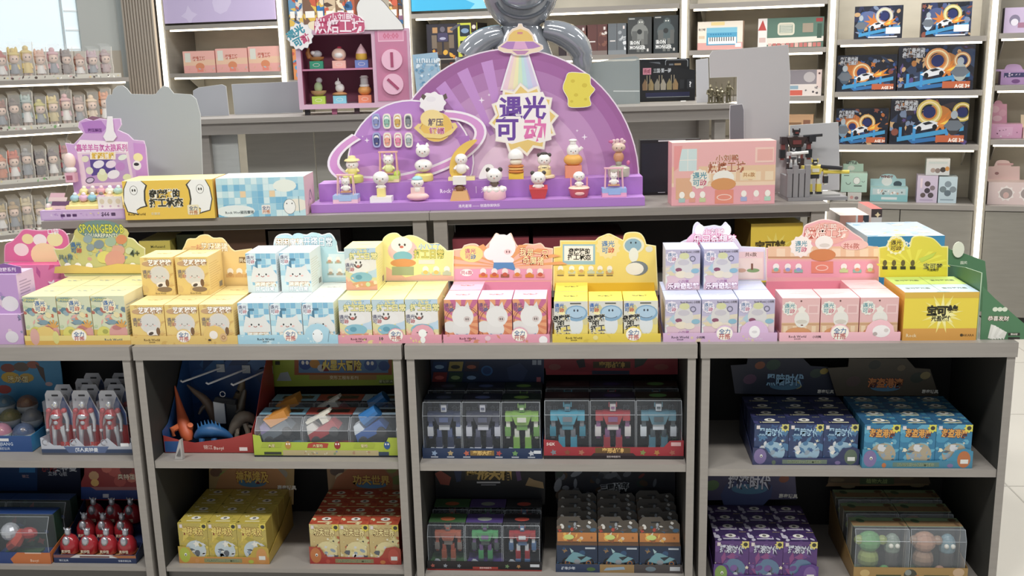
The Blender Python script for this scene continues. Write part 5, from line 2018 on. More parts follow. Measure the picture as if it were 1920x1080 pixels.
def monster(c1, c2, c3):
    def f(mb):
        mb.ell((.035, .05, .04), (.025, .025, .028), M(c1, .4), 12, 8)
        mb.ell((.035, .05, .085), (.028, .026, .026), M(c2, .4), 12, 8)
        mb.ell((.065, .045, .09), .012, M(c1, .4), 10, 6)
        mb.ell((.01, .045, .09), .012, M(c1, .4), 10, 6)
        mb.ell((.09, .05, .075), (.02, .02, .03), M(c3, .4), 12, 8)
        mb.tube([(.09, .05, .005), (.09, .05, .06)], [.014, .018], M('#4f4a44', .5), 10)
        mb.ell((.083, .032, .08), .006, M('#e2e0d4', .3), 8, 5)
        mb.ell((.098, .032, .08), .006, M('#e2e0d4', .3), 8, 5)
        mb.ell((.07, .03, .016), .014, M(c2, .35), 10, 6)
        mb.v = [(x * 1.3 + .008, .048 + (y - .05) * 1.2, z * 1.3) for x, y, z in mb.v]
    return f


pw = (W - .008) / 2
pr = [None, None]
for r in range(3):
    for c in range(2):
        if r == 0:
            cs = (('#8a9a4a', '#5f9a58', '#7f8f80'), ('#9a7a60', '#b0846a', '#6f8f9a'))[c]
            A = Art((pw - .003) / .165, 1)
            A.mix(c + 2, 14, ['#7a7462', '#8a8068', '#6f6e5a'], 0, .1, (pw - .003) / .165, .95, .06, .15)
            B = Art(1, .7)
            B.rect(0, 0, 1, .7, '#8a6e4c').rect(0, .22, 1, .4, '#7f9a70').mix(3, 8, ['#3f5a40', '#6a5038', '#7a8f60'], .05, .05, .95, .65, .05, .1)
            o = window_pack('monster_pack', pw - .003, .1, .165, '#8a8270', '#7f9a70', .16, slope=.2, art=A, toy=monster(*cs), top_art=B)
            pr[c] = o
        else:
            o = copy(pr[c], None)
        o.location = (x + .004 + c * pw, y + .006 + r * .107, ZL[3] + .0025)
        tag(o, f"green-trimmed clear toy pack, {COLS[2][c]} of the {['front', 'middle', 'back'][r]} row, bottom right", 'boxed toy', 'green monster toy packs')


# ---- cabinet 3: robots
def robots(label, L, R, yb, zb, lipc, lip, lip_h, lshape, header, hcol, ha_, ph, packs, bcol, tops_, labs, grp, clear=.06, ny=2, side=None):
    t, x, y, W = shelf_tray(label, L, R, yb, zb, lip_h, .115 * ny + .01, lipc, lip, lshape, header, hcol, ha_, hgt=ph * .6, side_col=side)
    pw = (W - .006) / 3
    for c in range(3):
        r1, r2, r3, acc = packs[c]
        A = Art((pw - .002) / ph, 1)
        w = (pw - .002) / ph
        A.mix(c + 5, 14, ['#22252a', '#2c3036', '#33383f', bcol], 0, .1, w, 1, .05, .13)
        A.mix(c, 5, [acc, '#6a7078'], 0, .12, w, .3, .05, .1).txt('变形', w * .16, .7, .1, '#8a9098').txt('帅' if 'red' in grp else '合体', w * .82, .72, .11, '#9aa0a8')
        if 'black' in grp:
            A.txt('DEFORMATION', w * .9, .5, .12, '#b9bfc8', rot=-PI / 2, wmax=.72)
        B = Art(1, .6)
        B.rect(0, 0, 1, .6, tops_[c]).ell(.5, .2, .2, .12, acc)

        def toy(mb, r1=r1, r2=r2, r3=r3, acc=acc):
            robot(mb, pw * .5, .055, .006, ph * .88, r1, r2, r3, .92)
            mb.hexa([(.004, .008, .005), (pw * .45, .008, .005), (pw * .45, .02, .005), (.004, .02, .005), (.01, .008, .018), (pw * .42, .008, .016), (pw * .42, .018, .016), (.01, .018, .018)], M(acc, .35))
            mb.hexa([(.016, .008, .018), (pw * .33, .008, .017), (pw * .33, .018, .017), (.016, .018, .018), (.022, .009, .027), (pw * .26, .009, .026), (pw * .26, .017, .026), (.022, .017, .027)], M('#9aa2aa', .3))
        pk = window_pack('robot_pack', pw - .002, .105, ph, '#15171b', tops_[c], clear, slope=.22, art=A, toy=toy, top_art=B)
        pk.location = (x + .003 + c * pw, y + .006, zb + .0025)
        tag(pk, labs[c], 'boxed toy', grp)
        for r in range(1, ny):
            q = copy(pk, (x + .003 + c * pw, y + .006 + r * .115, zb + .0025))
            tag(q, f"boxed robot in the back row, {COLS[3][c]} one, {label.split(' of ')[0]}", 'boxed toy', grp)
    return t


def la(A, w):
    A.rect(0, 0, w, 1, '#22365a')
    for i, c in enumerate(['#8fa8c8', '#b0986a', '#c4624a', None, '#b04a4a', '#6a9a5a', '#c0c4cc']):
        if c:
            A.poly(starp(w * (.1 + i * .135), .52, .3, .16, 5, .3 * i), c).rect(w * (.07 + i * .135), .1, w * (.13 + i * .135), .2, '#c0c6d0')
    A.rect(w * .4, .3, w * .6, .8, '#8a6a34').txt('变形大师', w * .5, .55, .4, '#e0b868', .04, wmax=w * .18).rect(w * .93, .5, w * .99, .8, '#d0d4da')


def ha(A, P):
    for i in range(6):
        cx_, cy_ = 824 + (i % 3) * 30, 687 + (i // 3) * 20
        P.poly(A, [(cx_ - 14, cy_ + 9), (cx_ - 11, cy_ - 9), (cx_ + 15, cy_ - 9), (cx_ + 12, cy_ + 9)], ['#1f3f74', '#a8964a', '#3a2f40', '#8a2f2f', '#2f4a3a', '#1f3554'][i])
        P.ell(A, cx_, cy_ + 1, 9, 4, ['#8fb4d8', '#3a3a34', '#b0624a', '#d0605a', '#8fa86a', '#7fa0c8'][i], 9)
    P.ell(A, 913, 695, 11, 10, '#2f64a0')
    P.ell(A, 913, 695, 8, 7, '#22447a')
    P.poly(A, [(950, 690), (975, 680), (990, 695), (980, 715), (955, 712)], '#2f3f66')
    P.rect(A, 998, 675, 1006, 684, '#9aa4b4')
    P.rect(A, 1008, 675, 1015, 684, '#9aa4b4')
    P.rect(A, 1006, 707, 1014, 716, '#b0606a')


robots('navy blue tray of boxed robots on the third cabinet upper shelf', 787, 1017, 860, ZU[2], '#1f3358', la, .034, None,
       [(800, 726), (800, 672), (1020, 668), (1020, 720)], '#1f2f52', ha, .175,
       [('#2f3a5a', '#c4c8d0', '#4a5a8a', '#4f5a78'), ('#33364a', '#b9bcc8', '#4a4f6a', '#5a6aa0'), ('#7fae4a', '#5f9440', '#c9ccc0', '#7aa648')],
       '#1c2440', ['#1f2b3c', '#23283a', '#1f2f28'],
       ['navy and silver robot in window pack, left of the navy tray', 'dark robot in window pack, middle of the navy tray', 'green robot in window pack, right of the navy tray'], 'boxed robots in the navy tray')


def la(A, w):
    A.rect(0, 0, w, 1, '#a32a34').rect(0, 0, w, .28, '#2a2024').poly([(w * .34, .28), (w * .66, .28), (w * .64, .5), (w * .36, .5)], '#3a2a2e').txt('变形金刚系列', w * .5, .2, .16, '#d8c8c4', wmax=w * .2)
    A.rect(w * .37, .5, w * .62, .95, '#6a4a24').txt('变形战神', w * .495, .72, .38, '#e0b060', .04, wmax=w * .23).txt('SGX', w * .05, 1.25, .3, '#ecd8d0', .03).rect(w * .91, 1.1, w * .98, 1.4, '#d8a8a8')
    for a, c in ((.07, '#7a7f88'), (.17, '#8a4a34'), (.27, '#b06a54'), (.71, '#7f8a4a'), (.81, '#b0783c'), (.92, '#a85a4a')):
        A.poly(starp(w * a, .55, .26, .14, 5, a * 9), c)


def ha(A, P):
    P.poly(A, [(1020, 672), (1080, 671), (1110, 685), (1120, 698), (1060, 696), (1020, 690)], '#8a2430')
    P.poly(A, [(1080, 676), (1095, 672), (1098, 688), (1086, 690)], '#26222a')
    P.poly(A, [(1190, 672), (1215, 672), (1206, 684), (1190, 690)], '#3a3f3a')
    P.rect(A, 1112, 678, 1182, 690, '#4a3a20')
    P.txt(A, '变形战神', 1147, 684, 11, '#c09a48', off=.04, wmax=60)
    P.rect(A, 1110, 695, 1180, 702, '#262a44')
    P.ell(A, 1040, 688, 12, 6, '#8a4a44', 9)
    P.ell(A, 1240, 688, 14, 6, '#9a4a40', 9)


robots('red tray of boxed robots on the third cabinet upper shelf', 1020, 1284, 861, ZU[2], '#a32a34', la, .04,
       [(0, 0), (1, 0), (1, 1.55), (.9, 1.5), (.86, 1.0), (.66, .95), (.62, .75), (.36, .75), (.34, .95), (.14, .95), (.1, 1.5), (0, 1.6)],
       [(1024, 703), (1020, 668), (1282, 666), (1276, 702)], '#9a2a34', ha, .18,
       [('#3f98b4', '#2f8098', '#6a6f78', '#4a3a3a'), ('#a8303a', '#c9c4c4', '#7a4a7a', '#3a2f6a'), ('#4a7f94', '#c4ccd4', '#3a4a54', '#5a9a54')],
       '#2c1c20', ['#2a2024', '#22243a', '#26291f'],
       ['turquoise robot in window pack, left of the red tray', 'red and white robot in window pack, middle of the red tray', 'slim teal robot in window pack, right of the red tray'], 'boxed robots in the red tray')


def la(A, w):
    A.rect(0, 0, w, 1, '#1f1c20').rect(0, 0, w, .14, '#9a2c28').rect(w * .4, .18, w * .62, .42, '#a83a30').txt('变形金刚系列', w * .51, .3, .18, '#e4d0c8', wmax=w * .18)
    for a, c in ((.05, '#b0584a'), (.16, '#8a8f98'), (.28, '#7a7f88'), (.7, '#6a8a5a'), (.8, '#a8784a')):
        A.poly(starp(w * a, .5, .24, .13, 5, a * 9), c)
    A.rect(w * .9, .45, w * .98, .75, '#c4c8ce')


def ha(A, P):
    P.rect(A, 872, 878, 960, 900, '#3a2f1a')
    P.txt(A, '变形天相', 916, 889, 20, '#c8a452', off=.06, wmax=86)
    P.rect(A, 894, 903, 938, 906, '#b9b9bc')
    P.rect(A, 902, 908, 930, 910, '#8a8a90')
    P.poly(A, [(812, 888), (826, 882), (846, 895), (842, 910), (826, 908)], '#9a4a3c')
    P.poly(A, [(850, 878), (866, 878), (864, 902), (856, 904)], '#26355a')
    P.poly(A, [(985, 910), (992, 895), (1002, 900), (1018, 904), (1020, 916)], '#a08458')
    P.poly(A, [(966, 878), (974, 878), (978, 900), (970, 902)], '#5a3a6a')


robots('black tray of boxed robots at the bottom of the third cabinet', 790, 1016, 1070, ZL[2], '#1c1a1e', la, .032, None,
       [(808, 944), (808, 872), (1022, 876), (1022, 946)], '#191a1e', ha, .142,
       [('#b0583c', '#7a6f68', '#a8482f', '#b8603a'), ('#4a9a5c', '#3f4a4a', '#6a4a80', '#8a948a'), ('#a83034', '#4a6a94', '#c4c8cc', '#b0453a')],
       '#17181c', ['#3a5f38', '#4a3a78', '#23252c'],
       ['orange robot in window pack, left of the black tray', 'green and purple robot in window pack, middle of black tray', 'red and blue robot in window pack, right of black tray'], 'boxed robots in the black tray', side='#15161a')


# ---- cabinet 3, lower: motorcycle packs
def la(A, w):
    A.rect(0, 0, w, 1, '#5a5a58').rect(0, .0, w * .35, 1, '#2a3a5a').rect(w * .35, 0, w * .62, 1, '#9a7a4a').rect(w * .62, 0, w, 1, '#4a4444').txt('战车少年', w * .1, .5, .36, '#c9d0da', .03).poly([(w * .38, .25), (w * .55, .4), (w * .54, .75), (w * .4, .6)], '#8fa4b4').ell(w * .28, .4, .5, .24, '#4a6a3a').ell(w * .75, .5, .6, .3, '#6a7a84').rect(w * .9, .3, w * .98, .8, '#b9bcc0')


def ha(A, P):
    g = random.Random(8)
    for i in range(26):
        P.ell(A, g.uniform(1045, 1270), g.uniform(882, 928), g.uniform(5, 15), g.uniform(3, 9), g.choice(['#3a3f48', '#5a5f66', '#7a3434', '#6a6f78', '#54402f', '#2f3f3a', '#8a8f98']), 9, g.uniform(0, 3))
    P.poly(A, [(1120, 920), (1150, 905), (1180, 905), (1172, 926), (1130, 934)], '#c4c8ce')
    P.txt(A, '三国战车', 1152, 912, 12, '#26282e', out='#d0d4da', rot=.12, off=.04)
    P.txt(A, '机械兽', 1156, 922, 10, '#26282e', out='#d0d4da', rot=.12, off=.04)


t, x, y, W = shelf_tray('tray of motorcycle toy packs at the bottom of the third cabinet', 1042, 1288, 1074, ZL[2], .028, .3, '#4f5054', la,
                        header=[(1044, 944), (1040, 878), (1278, 880), (1274, 944)], hcol='#33343c', hart=ha, hgt=.1)
pw = (W - .008) / 3
pr = None
for r in range(4):
    for c in range(3):
        if pr is None:
            pr = thing('motorcycle_pack', '', 'boxed toy')
            w, hh = pw - .002, .088
            mb = MB()
            mb.box(0, w, 0, .05, 0, hh, '#2a2e38', top=C('#5a4434'))
            A = Art(w / hh, 1)
            w_ = w / hh
            A.rect(0, 0, w_, .3, '#6a5a44').rect(0, .3, w_, 1, '#22324c').mix(5, 8, ['#3a5a7a', '#2f4f74', '#8a6a44'], 0, .1, w_, .9, .06, .14)
            for q in (.26, .78):
                A.ring(w_ * q, .32, .13, .2, '#1a1a1c').ring(w_ * q, .32, .06, .09, '#b0703a')
            A.poly([(w_ * .2, .4), (w_ * .4, .74), (w_ * .52, .72), (w_ * .66, .62), (w_ * .86, .5), (w_ * .7, .36), (w_ * .45, .3)], '#6a9aa4').poly([(w_ * .36, .7), (w_ * .32, .9), (w_ * .42, .78)], '#9ab8bc').poly([(w_ * .5, .55), (w_ * .75, .6), (w_ * .6, .42)], '#2a3038').ell(w_ * .5, .36, .12, .1, '#8a8f94')
            A.rect(w_ * .7, .86, w_ * .95, .93, '#aab4be')
            mb.art(A, (0, 0, 0), X3, Z3, hh)
            mb.build('carton', pr)
            mb = MB()
            sh = [(0, 0), (w, 0), (w, .058), (w * .9, .072), (w * .62, .068), (w * .55, .08), (w * .1, .08), (0, .068)]
            mb.prism(sh, (0, .022, hh), X3, Vector((0, .35, .94)), .0012, C('#4a4238'), C('#b0b4b8'))
            A = Art(w, .08, False)
            A.rect(0.002, .002, w - .002, .03, '#b8743a').mix(3, 12, ['#d8a04a', '#8a5a34', '#c8c0a8', '#a84a34'], .01, .006, w - .01, .028, .004, .01)
            A.mix(9, 16, ['#5a4a40', '#6f5a48', '#8a8f94', '#a83f34', '#3a5a74', '#c4c0b8'], .008, .034, w - .01, .062, .005, .011).ell(w * .3, .016, .016, .008, '#b9c86a').rect(w * .3, .062, w * .52, .066, '#1c1c1e')
            mb.art(A, (0, .022, hh), X3, Vector((0, .35, .94)))
            mb.build('header_card', pr)
            o = pr
        else:
            o = copy(pr, None)
        o.location = (x + .004 + c * pw, y + .006 + r * .068, ZL[2] + .0025)
        tag(o, f"motorcycle toy pack with printed hang card, {['front', 'second', 'third', 'back'][r]} row, {COLS[3][c]}", 'boxed toy', 'motorcycle toy packs')
# ================================================================== middle table
def mz(px, py):
    return MID.z(px, py, ZM)


def carton(name, label, fr, L, R, yb, yt, z, depth, col, art=None, top=None, side=None, cat='carton', group=None, y=None, right_art=None, top_art=None, zt=None, parent=None):
    """Printed carton: left, right, bottom and top in pixels on its front face."""
    if y is None:
        y = fr.z((L + R) / 2, yb, z)[1]
    xl, xr = fr.at(L, yb, y)[0], fr.at(R, yb, y)[0]
    h = (zt if zt else fr.at((L + R) / 2, yt, y)[1]) - z
    w = xr - xl
    mb = MB()
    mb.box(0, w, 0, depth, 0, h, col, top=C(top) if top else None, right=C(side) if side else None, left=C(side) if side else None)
    if art:
        mb.art(art(w / h), (0, 0, 0), X3, Z3, h)
    if right_art:
        mb.art(right_art(depth / h), (w, 0, 0), YB, Z3, h)
    if top_art:
        mb.art(top_art(1, depth / w), (0, 0, h), X3, YB, w)
    o = mb.build(name, None, fr.w(xl, y, z + .0004), fr.a)
    tag(o, label, cat, group)
    return o


def a_pig(w):
    A = Art(w)
    for s, cx in ((1, .13), (-1, .85)):
        X_ = w * cx
        A.poly([(X_ + s * a, b) for a, b in ((-.24, .2), (-.32, .5), (-.28, .8), (-.18, 1.0), (.2, 1.0), (.34, .88), (.28, .74), (.26, .5), (.3, .34), (.12, .3), (0, .24), (.05, .12), (-.02, .14))][::s], '#4a463c')
        A.poly([(X_ + s * a * .95, b) for a, b in ((-.23, .22), (-.31, .5), (-.27, .8), (-.17, 1.0), (.19, 1.0), (.31, .88), (.25, .74), (.23, .5), (.26, .36), (.12, .33), (0, .26), (.02, .15), (-.02, .17))][::s], '#fbfaf4')
        A.ell(X_ - s * .02, .76, .1, .12, '#4a463c').ell(X_ - s * .02, .76, .09, .11, '#fbfaf4').ell(X_ - s * .05, .76, .02, .035, '#4a463c').ell(X_ + s * .01, .76, .02, .035, '#4a463c')
    A.txt('奇魔猪的', w * .46, .66, .2, '#3a3a30', .045, '#fdf8e4', .05, wmax=w * .34).txt('打工状态', w * .47, .43, .22, '#3a3a30', .045, '#fdf8e4', .05, wmax=w * .38)
    A.txt('Rock World', w * .13, .15, .08, '#5a4a20').txt('奇魔猪', w * .34, .15, .07, '#f4e6b0').rrect(w * .7, .1, w * .83, .36, .04, '#f6e9c0').txt('全力', w * .765, .27, .1, '#3f5a8a', .02).txt('开搭', w * .765, .16, .1, '#c8703a', .02)
    return A


def a_pixel(w):
    A = Art(w)
    g = random.Random(12)
    nx, ny = 15, 6
    for i in range(nx):
        for j in range(ny):
            A.rect(w * i / nx, j / ny, w * (i + .96) / nx, (j + .96) / ny, g.choice(['#8ecbe6', '#a9dcec', '#c6eaf0', '#79bfe2', '#dff4f4', '#b4e0ee']) if not (i in (4, 9) and j == 3) else '#f6d6a8', False)
    A.l += 1
    A.ell(w * .78, .78, .3, .16, '#f2f7ea').ell(w * .2, .15, .5, .16, '#eef6f2').ell(w * .9, .28, .3, .16, '#f6eedc')
    A.ell(w * .82, .24, .16, .2, '#5a5a58').ell(w * .82, .24, .15, .19, '#fbfaf4').ell(w * .79, .32, .014, .02, '#444').ell(w * .85, .32, .014, .02, '#444').line([(w * .93, .08), (w * .93, .5)], .015, '#6a8a98')
    A.txt('Rock World', w * .18, .12, .08, '#3a4a50').txt('困困魔猪', w * .33, .12, .08, '#4a5a60').rrect(w * .5, .06, w * .6, .3, .03, '#f7efe6').txt('全力', w * .55, .22, .09, '#3f5a8a', .02).txt('开搭', w * .55, .12, .09, '#c8703a', .02)
    return A


def a_bake(w):
    A = Art(w)
    A.rect(0, 0, w, .34, '#f0a8ae').rect(0, .34, w, .62, '#ecc59c').rect(0, .3, w, .36, '#f4d4b4').poly([(w * .02, .3), (w * .02, .95), (w * .26, .95), (w * .26, .3)], '#f2b4ac')
    A.rect(w * .07, .55, w * .24, .9, '#cfe0dc').rect(w * .15, .55, w * .155, .9, '#f6ece0').rect(w * .07, .72, w * .24, .73, '#f6ece0').poly([(w * .02, .95), (w * .1, .95), (w * .06, .6), (w * .02, .55)], '#f09a96')
    for i in range(6):
        A.rect(w * (.3 + i * .12), .38, w * (.38 + i * .12), .52, '#f2d9b4', False)
    A.l += 1
    A.rect(w * .04, .1, w * .2, .44, '#e6b088').rect(w * .8, .66, w * .98, .9, '#f7cdbc').rect(w * .82, .69, w * .97, .87, '#f0b0a4')
    A.txt('小刘鸭', w * .53, .74, .11, '#b86a4a', .02, '#fbe3d2', .03, wmax=w * .22).txt('烘焙工坊', w * .53, .6, .17, '#b86a4a', .02, '#fbe3d2', .03, wmax=w * .36)
    A.ell(w * .5, .43, .17, .12, '#f3efe2').ell(w * .5, .33, .2, .1, '#e09a5c').rect(w * .42, .02, w * .6, .24, '#ee8f78').ell(w * .51, .12, .12, .05, '#f8d8c8').ell(w * .51, .12, .105, .038, '#ee8f78')
    A.rrect(w * .68, .4, w * .81, .54, .02, '#f4d8a8').txt('共6款', w * .745, .47, .07, '#b8763a')
    for i, x in enumerate((.1, .2, .3, .7, .82, .93)):
        A.rect(w * x - .05, .05, w * x + .05, .12, ['#a8c8c0', '#e6a088', '#c8d098', '#a8b0d8', '#f0b0b8', '#b0d8c0'][i], False).ell(w * x, .17, .045, .055, '#f8f2e6', 10, 0, False)
    A.l += 1
    logo(A, w * .27, .42, .13, '#4f98a8', '#d05a78', '#f4ead8')
    return A


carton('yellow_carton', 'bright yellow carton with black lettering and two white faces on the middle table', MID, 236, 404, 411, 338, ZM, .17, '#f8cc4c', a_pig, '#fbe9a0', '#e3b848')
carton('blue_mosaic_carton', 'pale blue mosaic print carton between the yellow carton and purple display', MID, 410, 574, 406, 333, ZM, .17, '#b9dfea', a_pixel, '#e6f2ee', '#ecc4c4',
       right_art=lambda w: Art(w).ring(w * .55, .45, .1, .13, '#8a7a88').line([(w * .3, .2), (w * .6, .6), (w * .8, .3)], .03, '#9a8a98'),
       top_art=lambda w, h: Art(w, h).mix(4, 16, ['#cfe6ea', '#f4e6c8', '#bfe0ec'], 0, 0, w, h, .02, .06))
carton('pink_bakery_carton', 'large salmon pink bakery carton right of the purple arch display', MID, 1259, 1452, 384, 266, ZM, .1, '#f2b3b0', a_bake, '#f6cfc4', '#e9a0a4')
carton('black_screen_box', 'glossy black box standing behind the pink bakery carton', MID, 1200, 1312, 365, 262, ZM, .05, '#14161c',
       lambda w: Art(w).rect(.03, .05, w - .03, .94, '#1a1f2c').rect(w * .3, .04, w * .42, .05, '#c8ccd8').rect(w * .3, .97, w * .75, .99, '#d8d8dc'))

# ---- cartons under the middle table
for k, (L, R, yt, c, lab) in enumerate(((849, 992, 447, '#8a3440', 'left dark red carton under the middle table'), (1000, 1172, 445, '#7f2f3a', 'right dark red carton under the middle table'))):
    carton('dark_red_carton', lab, MID, L, R, 470, yt, .8, .28, c, lambda w: Art(w).poly([(w * .1, 0), (w * .3, .9), (w * .5, .2)], '#b0784a').poly([(w * .4, 0), (w * .6, .8), (w * .8, .3)], '#8f4a5a').rect(w * .84, .7, w * .94, .84, '#5a3a30'), '#5c2630', '#6a2a34', y=.05)
carton('yellow_floor_carton', 'bright yellow carton with black lettering under the right end of middle table', MID, 1407, 1504, 470, 419, .8, .3, '#e9c83c',
       lambda w: Art(w).star(w * .48, .55, .3, .14, 12, '#f0da60').txt('宝可梦', w * .38, .62, .16, '#4a3f1a', .04, '#b89a30', .03, wmax=.5).txt('光盈磁仔', w * .38, .48, .08, '#4a3f1a', wmax=.3), '#f2da5a', '#8a6a24', y=.06)
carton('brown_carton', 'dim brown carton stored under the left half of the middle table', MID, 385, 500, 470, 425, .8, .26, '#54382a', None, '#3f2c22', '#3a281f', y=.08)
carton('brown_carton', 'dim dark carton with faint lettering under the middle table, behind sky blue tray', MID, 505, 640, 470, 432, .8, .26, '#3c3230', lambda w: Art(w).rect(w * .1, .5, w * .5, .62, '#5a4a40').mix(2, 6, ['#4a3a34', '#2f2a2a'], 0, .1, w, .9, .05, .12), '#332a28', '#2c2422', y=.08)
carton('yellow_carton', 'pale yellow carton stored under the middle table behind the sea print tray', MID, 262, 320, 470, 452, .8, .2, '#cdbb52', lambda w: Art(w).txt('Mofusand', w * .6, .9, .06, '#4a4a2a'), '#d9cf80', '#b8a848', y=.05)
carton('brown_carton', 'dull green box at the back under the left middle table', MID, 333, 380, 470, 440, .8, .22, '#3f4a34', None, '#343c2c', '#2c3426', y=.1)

# side table behind the right end
xa_, xb_ = on_y(1560, 470, .6).x, on_y(1752, 470, .6).x
t = thing('side_table', 'low grey side table mostly hidden behind the bakery tray', 'table', (xa_ + .02, .5, 0))
w = xb_ - xa_
mb = MB()
mb.box(0, w, 0, .78, .77, .80, GREY)
mb.build('table_top', t)
for x in (.01, w - .05):
    for y in (.01, .73):
        mb = MB()
        mb.box(x, x + .04, y, y + .04, 0, .7695, GREYD)
        mb.build('leg', t)


def a_magnet(w):
    A = Art(w)
    A.rect(0, .84, w, 1, '#3a8fc0').txt('Magnetic', w * .5, .9, .11, '#f0f4f6', .04, wmax=w * .5).mix(3, 12, ['#2f7fb4', '#e0c84a', '#e6e6e6'], 0, .1, w, .8, .06, .14)
    return A


carton('blue_magnet_box', 'blue toy box with white lettering and patterned lid behind the yellow carton', W0, 1624, 1768, 500, 443, .8, .3, '#3f97c8', a_magnet, '#bccad4', '#c9d4da', y=.56,
       top_art=lambda w, h: Art(w, h).mix(8, 26, ['#7fb4d0', '#f0e8c8', '#a9c8dc', '#e6d48a', '#ffffff'], 0, 0, w, h, .04, .1))
carton('striped_carton', 'salmon and white carton with dark panel behind the middle table end', W0, 1572, 1626, 470, 404, .8, .2, '#e9a58c', lambda w: Art(w).rect(w * .55, 0, w * .62, 1, '#f6ece4').rect(w * .62, 0, w * .8, 1, '#d97a64').rect(w * .8, 0, w, 1, '#4a4a50').star(w * .82, .85, .06, .03, 4, '#f4d8c4'), '#f0e6dc', '#e6d9d0', y=1.0)
carton('striped_carton', 'salmon topped carton with star print beside the blue magnet box', W0, 1630, 1650, 470, 392, .8, .2, '#d9cfc8', lambda w: Art(w).rect(0, .86, w, 1, '#4a3a38').star(w * .6, .9, .05, .025, 4, '#f4d8a4').ell(w * .5, .7, .06, .05, '#f0c890'), '#d9605a', '#e0c8c0', y=1.07)

# ================================================================== the purple arch display
x0, y0 = mz(584, 400)
x1 = mz(1211, 388)[0]
y0 = max(y0, .004)
W = x1 - x0
t = thing('arch_display', 'big purple arch display with planet, ring and star badge on stepped base', 'display stand', MID.w(x0, y0, ZM + .0005), MID.a)
PU, PU2 = C('#b078cc'), C('#a468c2')
H1, H2, D1, D2 = .031, .097, .086, .188
mb = MB()
mb.box(0, W, 0, D2 + .01, 0, H1, PU, top=C('#c08ad8'))
A = Art(9, 9, False)
P = Plate(MID, y0)
cx = P.p(890, 390)
A.txt('洛克星球 —— 创造你的快乐', W * .505, H1 * .45, .011, '#f7e6fa', .02, wmax=.2)
mb.art(A, (0, 0, 0), X3, Z3)
mb.build('lower_step', t)
mb = MB()
u0, u1 = MID.at(598, 360, y0 + D1)[0] - x0, MID.at(1205, 350, y0 + D1)[0] - x0
mb.box(u0, u1, D1, D2 + .01, H1 + .0002, H2, PU, top=C('#c48edc'))
A = Art(9, 9, False)
q = MID.at(850, 357, y0 + D1)[0] - x0
A.txt('Rock World', q, H1 + .03, .019, '#f6e6fa', .03, wmax=.1).rect(q + .085, H1 + .018, q + .087, H1 + .044, '#f6e6fa')
A.txt('光盈系列', MID.at(925, 355, y0 + D1)[0] - x0, H1 + .03, .021, '#f6e6fa', .02, wmax=.11)
mb.art(A, (0, D1, 0), X3, Z3)
mb.build('upper_step', t)
YA = y0 + D2 - .004
PA = Plate(MID, YA)
REL = (x0, y0, ZM + .0005)
arch = dome(960, 337, 239, 247, 36)
A = Art(9, 9, False)
zb_ = PA.p(960, 336)[1]
for k, c in ((.93, '#ab68a8'), (.85, '#b87eb8'), (.72, '#c893c6'), (.58, '#d9abd4'), (.44, '#e6bfdc'), (.3, '#f0cfe2')):
    A.poly(PA.pts(dome(965, 338, 239 * k, 247 * k, 30)), c)
for i in range(5):
    a = PI * (.56 + i * .07)
    A.poly(PA.pts([(965 + 95 * math.cos(a), 338 - 95 * math.sin(a)), (965 + 222 * math.cos(a), 338 - 230 * math.sin(a)), (965 + 222 * math.cos(a + .1), 338 - 230 * math.sin(a + .1)), (965 + 95 * math.cos(a + .1), 338 - 95 * math.sin(a + .1))]), '#cb92d6')
for x, y, r in ((903, 188, 6), (917, 178, 3), (1096, 257, 6), (1082, 245, 3)):
    PA.star(A, x, y, r, r * .3, 4, '#fbeefb')
card('arch_board', MID, YA, arch, '#a4629f', '#f0dfee', A, .008, .005, t, REL)
# planet with its ring
YP = YA - .016
PP = Plate(MID, YP)
pl = dome(770, 306, 119, 119, 24)
pl = [(x, y) for x, y in pl] + [(886, 325), (880, 338), (662, 340), (652, 325)]
A = Art(9, 9, False)
for yy, c in ((222, '#cf94dc'), (258, '#b97cce'), (292, '#c688da'), (316, '#dba2e2')):
    PP.poly(A, [(660 if yy > 230 else 700, yy), (700, yy - 6), (780, yy + 8), (880 if yy > 230 else 840, yy - 4), (880, 334), (660, 334)], c)
PP.poly(A, [(812, 330), (800, 270), (822, 235), (858, 262), (876, 300), (874, 330)], '#d7a4de')
for x, y, r in ((688, 263, 5), (680, 256, 2)):
    PP.star(A, x, y, r, r * .3, 4, '#fbeefb')
card('planet_board', MID, YP, pl, '#c388d4', '#f7eef8', A, .006, .0055, t, REL)


def ringpts(a, b, t0, t1, n=40):
    c, s = math.cos(.24), math.sin(.24)
    return [(763 + a * math.cos(v) * c - b * math.sin(v) * s, 277 - a * math.cos(v) * s - b * math.sin(v) * c) for v in [t0 + (t1 - t0) * i / n for i in range(n + 1)]]


YR = YP - .009
PR = Plate(MID, YR)
mb = MB()
t0_, t1_ = math.radians(128), math.radians(415)
for (a, b, a2, b2, c, dy) in ((153, 63, 130, 45, '#fbf3fb', 0), (148.5, 58.5, 134.5, 49.5, '#e29cdc', -.0006)):
    o_, i_ = PR.pts(ringpts(a, b, t0_, t1_)), PR.pts(ringpts(a2, b2, t0_, t1_))
    for k in range(len(o_) - 1):
        quad = [o_[k], o_[k + 1], i_[k + 1], i_[k]]
        mb.prism(quad, (0, YR + dy, 0), X3, Z3, .004 if dy == 0 else .0003, C(c))
mb.v = [(a - REL[0], b - REL[1], c - REL[2]) for a, b, c in mb.v]
mb.build('planet_ring', t)
